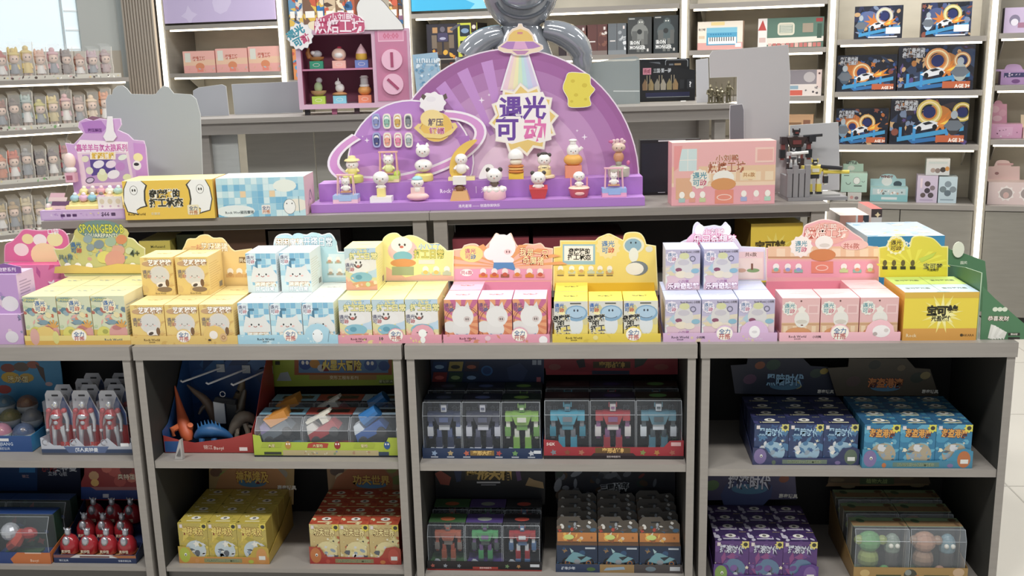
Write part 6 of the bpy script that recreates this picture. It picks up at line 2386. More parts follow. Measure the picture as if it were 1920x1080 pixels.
# yellow little planet, and the blank fluffy head above it
YY = YP - .024
PY = Plate(MID, YY)
A = Art(9, 9, False)
PY.ell(A, 810, 222, 22, 16, '#f7dc92')
PY.txt(A, '解压', 817, 229, 13, '#5a4a6a', off=.02)
PY.txt(A, '键帽', 819, 246, 13, '#c8609a', off=.02, out='#f9ecf2', ow=.04)
card('yellow_planet', MID, YY, circ(818, 238, 30, 28, 22), '#efc25e', '#f6dc9a', A, .005, .0015, t, REL)
mb = MB()
P2 = Plate(MID, YY - .004)
for sgn in (1,):
    pts = [(776, 240), (784, 232), (792, 232), (786, 240), (796, 250), (830, 252), (850, 240), (846, 231), (854, 230), (858, 238), (846, 252), (826, 260), (796, 258)]
    mb.prism(P2.pts(pts), (0, YY - .004, 0), X3, Z3, .003, C('#f3d684'))
mb.v = [(a - REL[0], b - REL[1], c - REL[2]) for a, b, c in mb.v]
mb.build('yellow_ring', t)
fl = [(811 + (24 + 1.6 * math.cos(9 * v)) * math.cos(v), 193 - (20 + 1.6 * math.cos(9 * v)) * math.sin(v)) for v in [2 * PI * i / 40 for i in range(40)]]
A = Art(9, 9, False)
PY.poly(A, [(789, 182), (792, 176), (799, 180), (794, 188)], '#6a5a54')
PY.poly(A, [(833, 188), (830, 179), (836, 175), (839, 184)], '#6a5a54')
PY.ell(A, 808, 186, 9, 5, '#efe8ee')
card('fluffy_cutout', MID, YY + .0055, fl, '#f7f1f4', '#fdfafc', A, .004, .0012, t, REL)
# keycaps in clear cases on the planet
kc = ['#8a94c8', '#8fc0b0', '#d9b05a', '#8a8f96', '#4a5088', '#f0a890', '#ef8fae', '#a9b8b8']
for k in range(8):
    px, py = (706 + 20 * (k % 4) + (1 if k > 3 else 0), 227) if k < 4 else (707 + 20 * (k % 4), 262)
    a, b = PP.p(px, py)
    ks = PP.k(px, py)
    mb = MB()
    rp = [(a + ks * 7.5 * (abs(math.cos(v)) ** .6) * (1 if math.cos(v) > 0 else -1), b + ks * 14 * (abs(math.sin(v)) ** .6) * (1 if math.sin(v) > 0 else -1)) for v in [2 * PI * i / 20 for i in range(20)]]
    mb.prism(rp, (0, YP - .014, 0), X3, Z3, .0137, C('#f4ecdc' if k not in (0, 4) else '#a9b0e0'))
    A = Art(9, 9, False)
    A.poly([(a + (x - a) * .72, b + (z - b) * .78) for x, z in rp], kc[k])
    A.ell(a, b + ks * 5, ks * 4.5, ks * 4, '#f6f2ea' if k not in (3,) else '#5a5f66').rect(a - ks * 5, b - ks * .5, a + ks * 5, b + ks * 1.5, '#4a4450').ell(a, b - ks * 6, ks * 2, ks * 2, '#f2e6e2')
    mb.art(A, (0, YP - .014, 0), X3, Z3)
    kcase = MB()
    kcase.v, kcase.f, kcase.fm, kcase.mats = mb.v, mb.f, mb.fm, mb.mats
    kcase.v = [(p - REL[0], q_ - REL[1], r - REL[2]) for p, q_, r in kcase.v]
    ko = kcase.build('keycap_case', t)
    cap = MB()
    cap.prism([(a - REL[0] + (x - a) * .5, b - REL[2] + (z - b) * .34) for x, z in rp], (0, YP - .0205 - REL[1], 0), X3, Z3, .0058, C(kc[k]))
    cap.build('keycap', ko)
# beam and flying saucer
YB_ = YA - .008
PB = Plate(MID, YB_)
A = Art(9, 9, False)
cols = ['#f2d0dc', '#f6dfc4', '#f5ecb8', '#d3ecc8', '#c3e4e4', '#c9d6ee', '#d9cdea']
for i, c in enumerate(cols):
    f0, f1 = i / 7, (i + 1) / 7
    PB.poly(A, [(961 + 28 * f0, 104), (961 + 28 * f1, 104), (942 + 68 * f1, 168), (942 + 68 * f0, 168)], c)
card('light_beam', MID, YB_, [(958, 102), (992, 102), (1014, 170), (938, 170)], '#eee6ee', '#fbf6fa', A, .003, .003, t, REL)
YU = YA - .02
PU_ = Plate(MID, YU)
uf = [(933, 88), (948, 77), (951, 64), (960, 54), (970, 50), (972, 44), (979, 44), (981, 50), (992, 55), (1000, 65), (1003, 77), (1018, 85), (1019, 92), (1009, 98), (997, 100), (986, 104), (968, 104), (958, 100), (945, 99), (934, 94)]
A = Art(9, 9, False)
PU_.poly(A, [(952, 77), (955, 66), (963, 58), (976, 54), (989, 59), (997, 67), (1000, 77)], '#eec66c')
PU_.poly(A, [(938, 88), (951, 78), (1000, 78), (1014, 87), (1000, 91), (976, 93), (952, 92)], '#b983c6')
PU_.poly(A, [(962, 92), (966, 78), (984, 78), (990, 92)], '#e3a9d4')
PU_.poly(A, [(960, 95), (992, 95), (984, 102), (970, 102)], '#c488b8')
PU_.rect(A, 970, 60, 980, 64, '#d98a8a')
card('flying_saucer', MID, YU, uf, '#f3dcc0', '#f7e8ee', A, .004, .002, t, REL)
# star badge with the big lettering
YS = YA - .03
PS = Plate(MID, YS)
sp = [(982 + (70 if i % 2 == 0 else 57) * math.cos(.1 + PI * i / 12) * .95, 224 - (70 if i % 2 == 0 else 57) * math.sin(.1 + PI * i / 12)) for i in range(24)]
A = Art(9, 9, False)
PS.poly(A, [(982 + (x - 982) * .9, 224 + (y - 224) * .9) for x, y in sp], '#f0cd74')
PS.poly(A, [(938, 178), (1018, 172), (1030, 200), (1034, 262), (1012, 268), (990, 262), (960, 270), (930, 262), (928, 232), (936, 218), (930, 196)], '#fbf4ee')
PS.txt(A, '遇光', 980, 202, 40, '#7348aa', off=.03, wmax=92)
PS.txt(A, '可', 951, 242, 40, '#7348aa', off=.03)
PS.txt(A, '动', 1003, 243, 40, '#ee78b8', off=.03)
card('star_badge', MID, YS, sp, '#f8efdc', '#e6d2dc', A, .008, .0015, t, REL)
# plain yellow cut-out on the right
YC = YA - .02
PC = Plate(MID, YC)
yc = smooth([(1060, 148), (1066, 136), (1088, 136), (1106, 140), (1108, 158), (1116, 168), (1106, 182), (1108, 198), (1086, 202), (1066, 200), (1064, 184), (1055, 166)], 3, True)
A = Art(9, 9, False)
for x, y, r in ((1074, 152, 4), (1096, 160, 5), (1080, 178, 4), (1098, 186, 3), (1072, 190, 3)):
    PC.ell(A, x, y, r, r * .8, '#dcc43c')
card('yellow_cutout', MID, YC, yc, '#ecd94c', '#faf6e6', A, .004, .002, t, REL)
# moon with puppies card on the upper step
YM = y0 + D1 + .035
PM = Plate(MID, YM)


# ---- figurines on the steps
def fig(label, px, row, parts, name='figurine'):
    yy = y0 + (.042 if row == 0 else D1 + .027)
    zz = ZM + .0008 + (H1 if row == 0 else H2)
    xx = MID.at(px, 375 if row == 0 else 335, yy)[0]
    f = thing(name, label, 'figurine', MID.w(xx, yy, zz), MID.a, 'figurines on the purple arch display')
    for nm, fn in parts:
        mb = MB()
        fn(mb)
        mb.build(nm, f, smooth=True)
    return f


WH = M('#f4efe8', .35)


def f_head(z, r=.027, c=None, ears='cat', sy=1.0, hat=None):
    def g_(mb):
        m = M(c, .35) if c else WH
        mb.ell((0, 0, z), (r, r * .92, r * .88 * sy), m, 18, 12)
        d = M('#4a423e', .5)
        if ears == 'cat':
            for s in (-1, 1):
                mb.lathe([(r * .32, 0), (r * .2, r * .3), (.0006, r * .55)], (s * r * .62, 0, z + r * .62), m, 10)
        if ears == 'round':
            for s in (-1, 1):
                mb.ell((s * r * .75, 0, z + r * .7), r * .3, d, 10, 7)
        for s in (-1, 1):
            mb.ell((s * r * .36, -r * .87, z - r * .02), (r * .07, r * .05, r * .1), d, 8, 5)
        mb.ell((0, -r * .93, z - r * .22), (r * .12, r * .06, r * .08), M('#e0a49a', .5), 8, 5)
        if hat:
            mb.ell((0, 0, z + r * .5), (r * .85, r * .8, r * .55), M(hat, .5), 14, 7, 0, 1)
    return g_


def f_body(z, r, c=None, sz=1.0, arms=True):
    def g_(mb):
        m = M(c, .4) if c else WH
        mb.ell((0, 0, z), (r, r * .85, r * sz), m, 14, 9)
        if arms:
            for s in (-1, 1):
                mb.tube([(s * r * .8, 0, z + r * .3), (s * r * 1.25, -r * .4, z - r * .1)], [r * .28, r * .2], m, 8)
    return g_


def f_slab(w, d, h, c, c2=None, z=0):
    def g_(mb):
        mb.box(-w / 2, w / 2, -d / 2, d / 2, z, z + h * (.5 if c2 else 1), M(c, .4))
        if c2:
            mb.box(-w / 2, w / 2, -d / 2, d / 2, z + h * .5 + .0002, z + h, M(c2, .4))
            mb.box(-w * .25, w * .25, -d / 2 - .002, -d / 2, z + h * .3, z + h * .75, M(c2, .4))
    return g_


def f_disc(r, h, c, z=0, top=.9):
    return lambda mb: mb.lathe([(r * .92, z), (r, z + h * .2), (r * .98, z + h * .8), (r * top, z + h)], (0, 0, 0), M(c, .4), 20)


def f_swing(w, h, z, c, d=.02):
    def g_(mb):
        m = M(c, .4)
        for s in (-1, 1):
            for q in (-1, 1):
                mb.tube([(s * w / 2, q * d, z), (s * w * .46, q * d * .4, z + h)], .0022, m, 7)
        mb.box(-w / 2 - .003, w / 2 + .003, -d * .5, d * .5, z + h, z + h + .005, m)
        for s in (-1, 1):
            mb.tube([(s * w * .26, 0, z + .012), (s * w * .24, 0, z + h)], .0012, m, 5)
        mb.box(-w * .32, w * .32, -.012, .012, z + .008, z + .012, M('#d9a070', .5))
    return g_


# front row
fig('white figurine on a pink swing with blue and pink base, left end of front row', 650, 0, [('base', f_slab(.092, .06, .03, '#f2c6d4', '#a9c4ea')), ('swing_frame', f_swing(.06, .07, .03, '#f4c4b8')), ('body', f_body(.054, .014)), ('head', f_head(.078, .016))])
fig('white pear-shaped figurine on a white block base, second in front row', 716, 0, [('base', f_slab(.08, .06, .02, '#f4f0ee')), ('stool', f_slab(.03, .03, .03, '#f2de8a', None, .0205)), ('body', f_body(.056, .014)), ('head', f_head(.088, .03, None, None, .95))])
fig('white figurine in a pale blue cap on a pink cushion, third in front row', 784, 0, [('cushion', lambda mb: mb.ell((0, 0, .016), (.042, .03, .016), M('#f4c6c0', .5), 18, 9)), ('seat', f_slab(.05, .02, .03, '#f0c8c4', None, .02)), ('body', f_body(.044, .016)), ('head', f_head(.068, .024, None, None, .85, '#9cd0d8'))])
fig('small chestnut figurine with white square head on orange base, front row', 863, 0, [('base', lambda mb: mb.hexa([(-.036, -.028, 0), (.036, -.028, 0), (.036, .028, 0), (-.036, .028, 0), (-.026, -.02, .034), (.026, -.02, .034), (.026, .02, .034), (-.026, .02, .034)], M('#e0a868', .45))), ('body', f_body(.044, .016, '#8a6040')), ('head', lambda mb: mb.box(-.024, .024, -.018, .018, .058, .088, WH))])
fig('white round-eared figurine on a frosted pink drum, middle of front row', 928, 0, [('drum', f_disc(.042, .034, '#f3c2c8')), ('frosting', lambda mb: [mb.ell((.034 * math.cos(k), .03 * math.sin(k), .036), .012, WH, 8, 5) for k in [i * .7 for i in range(9)]] + [mb.ell((0, 0, .036), (.036, .032, .01), WH)]), ('body', f_body(.058, .014, '#6a564c')), ('head', f_head(.088, .03, None, 'round'))])
fig('white panda-like figurine sitting in a red paper tray, front row', 1010, 0, [('tray', lambda mb: mb.hexa([(-.024, -.02, 0), (.024, -.02, 0), (.024, .02, 0), (-.024, .02, 0), (-.034, -.026, .036), (.034, -.026, .036), (.034, .028, .046), (-.034, .028, .046)], M('#d8464a', .4))), ('body', f_body(.044, .016)), ('head', f_head(.074, .028, None, 'round'))])
fig('white figurine with pink handle in a red tub, front row', 1086, 0, [('tub', lambda mb: mb.lathe([(.028, 0), (.032, .004), (.038, .03), (.04, .034), (.034, .034)], (0, 0, 0), M('#e0646c', .4), 22)), ('tub_label', lambda mb: mb.ell((0, -.034, .017), (.018, .004, .007), M('#f3bcb8', .4), 14, 6)), ('rim', lambda mb: mb.lathe([(.04, .034), (.034, .04), (.02, .04)], (0, 0, 0), M('#f4d4bc', .5), 20)), ('handle', lambda mb: [mb.tube([(s * .03, 0, .036), (s * .03, 0, .074)], .003, M('#ef9aa6', .4), 8) for s in (-1, 1)]), ('body', f_body(.05, .012)), ('head', f_head(.078, .022, None, None, .9))])
fig('white figurine inside a pink square frame, right end of front row', 1151, 0, [('base', f_slab(.09, .055, .032, '#f0a8cc', '#9ab8ea')), ('frame', f_swing(.066, .07, .032, '#f2b8c4')), ('body', f_body(.054, .014)), ('head', f_head(.075, .014))])
# back row
fig('white figurine with yellow straw hat on a lime green mound, left end of back row', 662, 1, [('mound', f_disc(.04, .03, '#d6d96a', 0, .7)), ('body', f_body(.044, .02, '#efe08a')), ('head', f_head(.068, .024, None, None)), ('hat', lambda mb: mb.lathe([(.03, .082), (.026, .088), (.016, .09), (.012, .1), (.002, .102)], (0, 0, 0), M('#efdf9a', .6), 18))])
fig('white figurine on a pink swing over a green lawn base, back row', 730, 1, [('base', f_slab(.08, .06, .024, '#f0d8a8', '#cfe07a')), ('swing_frame', f_swing(.066, .085, .024, '#f0b8a4')), ('body', f_body(.05, .018, '#e6e8a0')), ('head', f_head(.082, .021)), ('bush', lambda mb: [mb.ell((.03, .01 * k, .03), .012, M('#c6dc5a', .6), 8, 6) for k in (-1, 0, 1)])])
fig('two white figurines stacked head on head over a yellow base, back row', 795, 1, [('base', f_disc(.036, .028, '#f0e07a', 0, .8)), ('lower_head', f_head(.058, .034, None, None, .8)), ('upper_head', f_head(.112, .027))])
fig('white figurine leaning on a golden crescent moon on a pale yellow base, back row', 866, 1, [('base', f_slab(.1, .05, .012, '#f4e6a0')), ('moon', lambda mb: mb.prism(smooth([(.062, .135), (.03, .132), (-.005, .112), (-.034, .078), (-.046, .036), (-.04, .002), (.0, .0), (.0, .05), (.016, .088), (.04, .112)], 3, True), (0, .01, .0122), X3, Z3, .014, M('#f0c658', .4))), ('body', f_body(.044, .022)), ('head', f_head(.078, .024, None, None))], 'figurine')
fig('flat white cut-out of a sleeping shape beside the crescent moon figurine', 911, 1, [('card', lambda mb: mb.prism(smooth([(-.026, .004), (-.018, .03), (0, .055), (.026, .055), (.036, .03), (.03, .008), (.0, .004)], 3, True), (0, -.01, 0), X3, Z3, .004, M('#f6f2ec', .5), M('#6a5c58', .5)))])
fig('burger-like yellow stack with white dome head figurine, back row', 968, 1, [('box', f_slab(.056, .04, .022, '#f0c83c')), ('stack', lambda mb: [mb.lathe([(.026, z), (.031, z + .004), (.026, z + .009)], (0, 0, 0), M(c, .5), 18) for z, c in ((.023, '#e08a3a'), (.033, '#efc06a'), (.043, '#d87f34'))]), ('body', f_body(.064, .024, '#f4ecd4', .7, False)), ('head', lambda mb: mb.ell((0, 0, .082), (.03, .026, .03), WH, 18, 8, -.2, 1))])
fig('white panda-like figurine with dark collar on a cream base, back row', 1021, 1, [('base', f_disc(.04, .012, '#f3dfae')), ('seat', f_disc(.026, .02, '#f0d68a', .0125)), ('collar', lambda mb: mb.lathe([(.014, .036), (.016, .04), (.014, .044)], (0, 0, 0), M('#4a403c', .5), 16)), ('body', f_body(.04, .018, '#f2e2b4')), ('head', f_head(.068, .026, None, 'round')), ('cap', lambda mb: mb.ell((0, 0, .092), (.014, .012, .006), M('#4a403c', .5)))])
fig('white egg-shaped figurine in chef hat on a smiling orange bun and box, back row', 1075, 1, [('box', f_slab(.062, .05, .046, '#ef9474')), ('bun', lambda mb: mb.ell((0, 0, .066), (.036, .032, .024), M('#eeb050', .45), 18, 10)), ('body', f_head(.1, .024, None, None, 1.3)), ('hat', lambda mb: [mb.lathe([(.012, .125), (.012, .134)], (0, 0, 0), WH, 14), mb.ell((0, 0, .138), (.016, .015, .006), WH)]), ('arm', lambda mb: mb.tube([(.02, 0, .098), (.034, -.004, .112)], [.006, .007], WH, 8))])
fig('grey and pink figurine with curls on a sage dome, right end of back row', 1160, 1, [('dome', f_disc(.042, .04, '#c3c6ae', 0, .6)), ('ball_feet', lambda mb: mb.ell((0, 0, .05), (.012, .012, .014), M('#a8a094', .4))), ('body', lambda mb: mb.ell((0, 0, .072), (.02, .016, .022), M('#d0926a', .4), 14, 9)), ('head', f_head(.108, .026, '#d9bda8', None, .8)), ('curls', lambda mb: [mb.ell((.02 * math.cos(k * .9), .004, .128 + .006 * math.sin(k * 1.7)), .008, M('#d8b4b8', .4), 8, 6) for k in range(7)]), ('pink_bow', lambda mb: [mb.ell((-.028, 0, .13), (.01, .004, .006), M('#d66a9a', .4)), mb.ell((.036, 0, .05), (.007, .006, .009), M('#d66a9a', .4))])])

# ================================================================== keycap display at the left end of the middle table
x0, y0 = mz(77, 414)
x1 = mz(236, 410)[0]
y0 = max(y0, .004)
W = x1 - x0
t = thing('keycap_display', 'lilac and pink keycap display with framed window at the left of middle table', 'display stand', MID.w(x0, y0, ZM + .0005), MID.a)
REL = (x0, y0, ZM + .0005)
mb = MB()
hb = .036
mb.box(0, W, 0, .24, 0, hb, '#c9a6d8', top=C('#dcbfe6'))
A = Art(W, hb, False)
A.rect(.004, .004, W - .004, hb - .004, '#d6b8e2').mix(6, 14, ['#b890cc', '#e9d6ee', '#c8a4d8'], .01, .008, W * .6, hb - .01, .003, .006)
for i in range(3):
    A.rrect(W * .24 + i * .022, .012, W * .24 + i * .022 + .016, .022, .002, '#5a3a6a')
A.txt('$66', W * .77, hb * .55, .018, '#5a4468', .03).mix(2, 6, ['#e8c0c8', '#f0e0a0', '#c8a8d8'], W * .5, .012, W * .7, .024, .003, .005).rrect(W * .84, .012, W * .89, .024, .002, '#5a4468')
mb.art(A, (0, 0, 0), X3, Z3)
mb.build('base', t)
mb = MB()
mb.hexa([(W * .28, .02, hb + .0004), (W * .98, .02, hb + .0004), (W * .98, .14, hb + .0004), (W * .3, .14, hb + .0004), (W * .28, .02, hb + .012), (W * .98, .02, hb + .012), (W * .98, .14, hb + .06), (W * .34, .14, hb + .06)], C('#f6e08a'))
mb.build('slanted_pad', t)
g = random.Random(3)
for k in range(10):
    mb = MB()
    u, v = (k % 5) / 5, k // 5
    px_, py_ = W * (.36 + u * .52 + v * .04), .05 + v * .055
    zz = hb + .022 + py_ * .32
    mb.ell((px_, py_, zz), (.017, .016, .014), M(['#a9d4dc', '#e9b8d0', '#8ec8d8', '#d0a8c0', '#f2d0b0', '#f6e6a0', '#c8b0a8', '#e9a8b4', '#f4ecd8', '#b8e0d8'][k], .35), 12, 7)
    mb.ell((px_ + .003, py_ - .002, zz + .014), .008, M(['#e0eef0', '#f6dce8', '#d8ecf0', '#8a7a78', '#fbe8d0', '#fdf6cc', '#f0e2dc', '#f8d0d8', '#ffffff', '#e0f4f0'][k], .35), 9, 6)
    mb.build('keycap_sample', t, smooth=True)
mb = MB()
mb.box(W * .68, W * .97, .012, .014, hb + .0004, hb + .046, C('#f7f1e6'))
A = Art(W * .29, .046, False)
for i in range(3):
    A.ell(W * (.05 + .095 * i), .028, .009, .01, '#e6d8b8').ell(W * (.05 + .095 * i), .01, .004, .004, '#d9b8c8')
mb.art(A, (W * .68, .012, hb), X3, Z3)
mb.build('price_card', t)
YK = y0 + .17
PK = Plate(MID, YK)
fo = [(141, 372), (126, 282), (122, 268), (138, 270), (146, 262), (156, 250), (146, 238), (148, 228), (160, 222), (174, 226), (186, 222), (200, 224), (214, 222), (226, 222), (228, 234), (222, 244), (240, 252), (250, 262), (270, 264), (274, 278), (282, 372)]
A = Art(9, 9, False)
PK.poly(A, [(152, 230), (172, 226), (190, 226), (200, 240), (190, 250), (160, 250)], '#bd7fcd')
PK.poly(A, [(154, 350), (144, 282), (240, 280), (252, 346)], '#f0d4e2')
PK.poly(A, [(164, 344), (154, 290), (236, 288), (246, 340)], '#c69ad2')
PK.poly(A, [(172, 330), (168, 296), (210, 296), (218, 322)], '#5f4a9a')
for x, y, rx, ry, c in ((185, 308, 11, 7, '#efe8f2'), (208, 308, 10, 7, '#f2e0ee'), (192, 330, 10, 10, '#e6eab8'), (192, 322, 6, 6, '#eef0cc'), (213, 327, 12, 8, '#f4eef4'), (169, 338, 9, 6, '#6a5a78'), (169, 338, 7, 4, '#d6c8dc'), (238, 332, 8, 6, '#e9ecb4'), (226, 312, 9, 8, '#c98ad0'), (168, 320, 7, 7, '#e6e6c8'), (160, 298, 7, 6, '#ece8c8'), (230, 295, 9, 5, '#e8eee0')):
    PK.ell(A, x, y, rx, ry, c, 14, .3)
PK.poly(A, [(250, 268), (272, 270), (280, 360), (258, 362)], '#cf92d8')
PK.ell(A, 259, 295, 9, 8, '#f6e8a8')
PK.ell(A, 257, 310, 8, 9, '#f2ecf0')
PK.ell(A, 256, 308, 5, 3, '#3a3640')
PK.poly(A, [(150, 262), (240, 266), (240, 286), (200, 284), (146, 288), (140, 276)], '#fbeaf6')
PK.txt(A, '喜羊羊与灰太狼系列', 191, 277, 13, '#d86ab4', out='#fbeef8', wmax=96, off=.03, rot=.0)
PK.rect(A, 169, 285, 217, 299, '#fbeed8')
PK.txt(A, '解压键帽', 193, 292, 11, '#eec03a', off=.04, wmax=42)
PK.txt(A, '按压解压', 178, 244, 6, '#6a2f80', wmax=34)
card('framed_back_board', MID, YK, fo, '#d8a8de', '#ecd0ee', A, .005, .0025, t, REL)
mb = MB()
tg = PK.pts([(203, 218), (212, 218), (215, 246), (220, 256), (214, 264), (200, 264), (195, 256), (200, 246)])
mb.prism(tg, (0, YK - .008, 0), X3, Z3, .003, C('#f4eff2'))
mb.v = [(a - REL[0], b - REL[1], c - REL[2]) for a, b, c in mb.v]
mb.build('white_tag', t)
mb = MB()
mb.prism(PK.pts([(150, 240), (152, 226), (170, 218), (192, 222), (196, 234), (178, 248)]), (0, YK + .012, 0), X3, Z3, .006, M('#9a6a80', .2, 0, 0, .8))
mb.v = [(a - REL[0], b - REL[1], c - REL[2]) for a, b, c in mb.v]
mb.build('clear_pouch', t)
mb = MB()
ps = Plate(MID, y0 + .03)
for (a, b, c, d, cc_) in ((93, 362, 120, 370, '#f2c4cc'), (90, 370, 124, 378, '#f6dcd4'), (96, 377, 128, 386, '#7a5478'), (96, 385, 122, 393, '#f4d0c8')):
    mb.prism(ps.pts([(a, d), (c, d), (c + 2, b), (a + 2, b)]), (0, y0 + .03, 0), X3, Z3, .003, C(cc_))
mb.prism(ps.pts([(104, 400), (114, 400), (114, 392), (104, 392)]), (0, y0 + .03, 0), X3, Z3, .003, C('#c890d4'))
q = ps.p(92, 393)
mb.ell((q[0], y0 + .03, q[1]), (.016, .012, .01), M('#f2e6a0', .4), 12, 7)
mb.ell((q[0], y0 + .03, q[1] + .014), (.01, .01, .01), M('#f6e2dc', .4), 12, 7)
mb.v = [(a - REL[0], b - REL[1], c - REL[2]) for a, b, c in mb.v]
mb.build('small_sign', t)
# hanging charm on its left post
mb = MB()
q = PK.p(137, 300)
mb.ell((q[0], YK - .03, q[1]), (.022, .018, .03), M('#f4d6cc', .4), 14, 9)
mb.ell((q[0], YK - .03, q[1] - .035), (.022, .018, .014), M('#f2f0ee', .4), 14, 9)
mb.box(q[0] - .018, q[0] + .018, YK - .045, YK - .015, q[1] - .08, q[1] - .045, M('#ecb4c4', .4))
mb.box(q[0] - .012, q[0] + .01, YK - .047, YK - .0451, q[1] - .07, q[1] - .054, M('#b86a80', .4))
mb.v = [(a - REL[0], b - REL[1], c - REL[2]) for a, b, c in mb.v]
mb.build('pink_charm', t, smooth=True)

# ================================================================== grey card backs and the model diorama
GB = C('#b2b6b6')


def grey_card(label, fr, y, out, col='#aeb1b4', name='grey_card_panel', th=.004, edge='#d8dad8', group=None):
    o = card(name, fr, y, out, col, edge, None, th, .0012)
    return tag(o, label, 'display card', group)


def zpx(fr, y, px, z):
    """y pixel of height z on the plane y of frame fr at column px."""
    lo, hi = -200, 1200
    for _ in range(40):
        m = (lo + hi) / 2
        if fr.at(px, m, y)[1] > z:
            lo = m
        else:
            hi = m
    return lo


yb1 = .345
fl_ = zpx(MID, yb1, 285, ZM) - .3
grey_card('tall grey card back with two scalloped peaks at the left', MID, yb1, [(205, zpx(MID, yb1, 205, ZM) - .3), (202, 250), (198, 188), (202, 178), (210, 177), (212, 168), (220, 161), (230, 160), (238, 166), (246, 176), (284, 177), (292, 176), (298, 168), (306, 161), (316, 163), (326, 175), (358, 177), (368, 186), (376, 215), (382, zpx(MID, yb1, 382, ZM) - .3)], '#b3b8b8')
grey_card('large grey card back with rounded corner behind the pink bakery carton', MID, .33, [(1380, zpx(MID, .33, 1380, ZM) - .3), (1382, 144), (1331, 146), (1330, 104), (1336, 95), (1478, 84), (1482, 142), (1476, zpx(MID, .33, 1476, ZM) - .3)], '#bcb8b8')
grey_card('grey card back behind the grey model diorama', MID, .36, [(1481, zpx(MID, .36, 1481, ZM) - .3), (1481, 235), (1572, 229), (1574, 300), (1574, zpx(MID, .36, 1574, ZM) - .3)], '#bcbabb')
grey_card('narrow dark grey notched card left of the large grey card', MID, .3, [(1369, zpx(MID, .3, 1369, ZM) - .3), (1368, 212), (1369, 197), (1392, 195), (1395, 206), (1396, zpx(MID, .3, 1396, ZM) - .3)], '#77757a', edge='#e6e2e6')

# model diorama
dx, dy = mz(1480, 379)
t = thing('robot_diorama', 'grey ruin diorama with yellow and black model robot at the table corner', 'model', MID.w(dx, max(dy, .01) + .02, ZM + .0005), MID.a)
GRY, BLK, YEL = M('#8c898a', .6), M('#2c2c30', .35), M('#e0c84a', .35)
mb = MB()
mb.box(0, .22, 0, .16, 0, .012, GRY)
mb.box(.06, .2, .03, .13, .0121, .018, M('#a5a29e', .7))
mb.build('base', t)
mb = MB()
for k in range(4):
    mb.box(-.002 + k * .022, .016 + k * .022, .01, .03, .0125, .1 + .03 * (k % 2), GRY)
mb.box(-.004, .085, .012, .028, .1, .115, GRY)
mb.box(-.002, .012, .03, .12, .0125, .09, GRY)
mb.build('ruined_wall', t)
mb = MB()
robot(mb, .11, .06, .0185, .13, '#e0c84a', '#2f2f33', '#d8d4c4')
mb.tube([(.13, .05, .12), (.2, .02, .115)], .008, BLK, 8)
mb.tube([(.14, .05, .1), (.23, .03, .1)], .007, YEL, 8)
mb.build('yellow_robot', t)
mb = MB()
robot(mb, .03, .06, .115, .075, '#b9bcbc', '#4a4a4e', '#e0e0dc', .9)
mb.tube([(.02, .05, .17), (.08, .045, .175)], .006, M('#e2e2de', .4), 7)
mb.build('white_robot', t)
ax_, ay_ = mz(1470, 352)
t = thing('black_robot_model', 'black and red model robot aiming a gun above a red box', 'model', MID.w(ax_, .295, ZM + .0005), MID.a)
mb = MB()
mb.box(-.03, .04, -.02, .02, 0, .05, C('#d0443e'), top=C('#e07a5a'))
mb.ell((.02, -.005, .075), (.028, .025, .026), M('#e0a040', .5), 10, 7)
mb.box(-.03, .02, -.02, .02, .0502, .09, M('#b8584e', .5))
mb.build('red_box', t)
mb = MB()
robot(mb, -.005, .0, .0905, .16, '#3a2a2c', '#26272b', '#7a3a38')
mb.tube([(.02, -.01, .22), (.09, -.02, .225)], .006, BLK, 8)
mb.box(.04, .065, -.026, -.014, .2, .222, BLK)
mb.build('robot', t)
# ================================================================== tall back table
def bz(px, py):
    return BK.z(px, py, ZB)


# grey panels under it
xa, xb = BK.z(352, 225, ZB)[0], BK.z(1392, 196, ZB)[0]
for (L, R, lab, c) in ((392, 447, 'pale grey leaning panel under the left end of the tall table', '#c6c9c5'), (463, 590, 'grey panel under the tall table, left of the dark seam', '#bdbab0'), (592, 790, 'grey panel under the tall table, behind the purple planet', '#b8b5ab'), (1120, 1312, 'grey panel under the right end of the tall table', '#bcb9b4')):
    y = .1 if L == 392 else .4
    xl, xr = BK.at(L, 290, y)[0], BK.at(R, 290, y)[0]
    mb = MB()
    mb.box(0, xr - xl, 0, .012, 0, ZB - .03, M(c, .5, grain=(1, 1, 9)))
    tag(mb.build('leaning_board', None, BK.w(xl, y + (.01 if y == .1 else 0), 0), BK.a), lab, 'panel')

# pink toy oven
yo = .07
OL, OR = BK.at(558, 150, yo)[0], BK.at(771, 150, yo)[0]
zt_o, zb_o = BK.at(660, 55, yo)[1], BK.at(660, 204, yo)[1]
zb_o = max(zb_o, ZB + .028)
W, H = OR - OL, zt_o - zb_o
D = .27
PK1, PK2, PK3 = C('#dcb2c8'), C('#b0607f'), C('#cf7fa0')
t = thing('toy_oven_display', 'pink toy oven display with two shelves of bakery figurines and round dials', 'display stand', BK.w(OL, yo, ZB + .0005), BK.a)
z0 = zb_o - ZB
ow = W * .665
mb = MB()
th = .022
mb.box(0, W, 0, D, z0, z0 + th, PK1)
mb.box(0, W, 0, D, z0 + H - th, z0 + H, PK1)
mb.box(0, th, 0, D, z0 + th, z0 + H - th, PK1)
mb.box(ow, W, 0, D, z0 + th, z0 + H - th, PK1, left=PK2)
mb.build('shell', t)
mb = MB()
mb.box(th, ow, D - .01, D, z0 + th, z0 + H - th, C('#a5546f'))
mb.box(th, th + .002, .004, D - .01, z0 + th, z0 + H - th, PK2)
mb.build('inner_lining', t)
zs = z0 + H * .5
mb = MB()
mb.box(th + .0025, ow - .0005, .003, D - .0105, zs - .004, zs + .004, PK3)
mb.build('shelf', t)
mb = MB()
pw = W - ow - .03
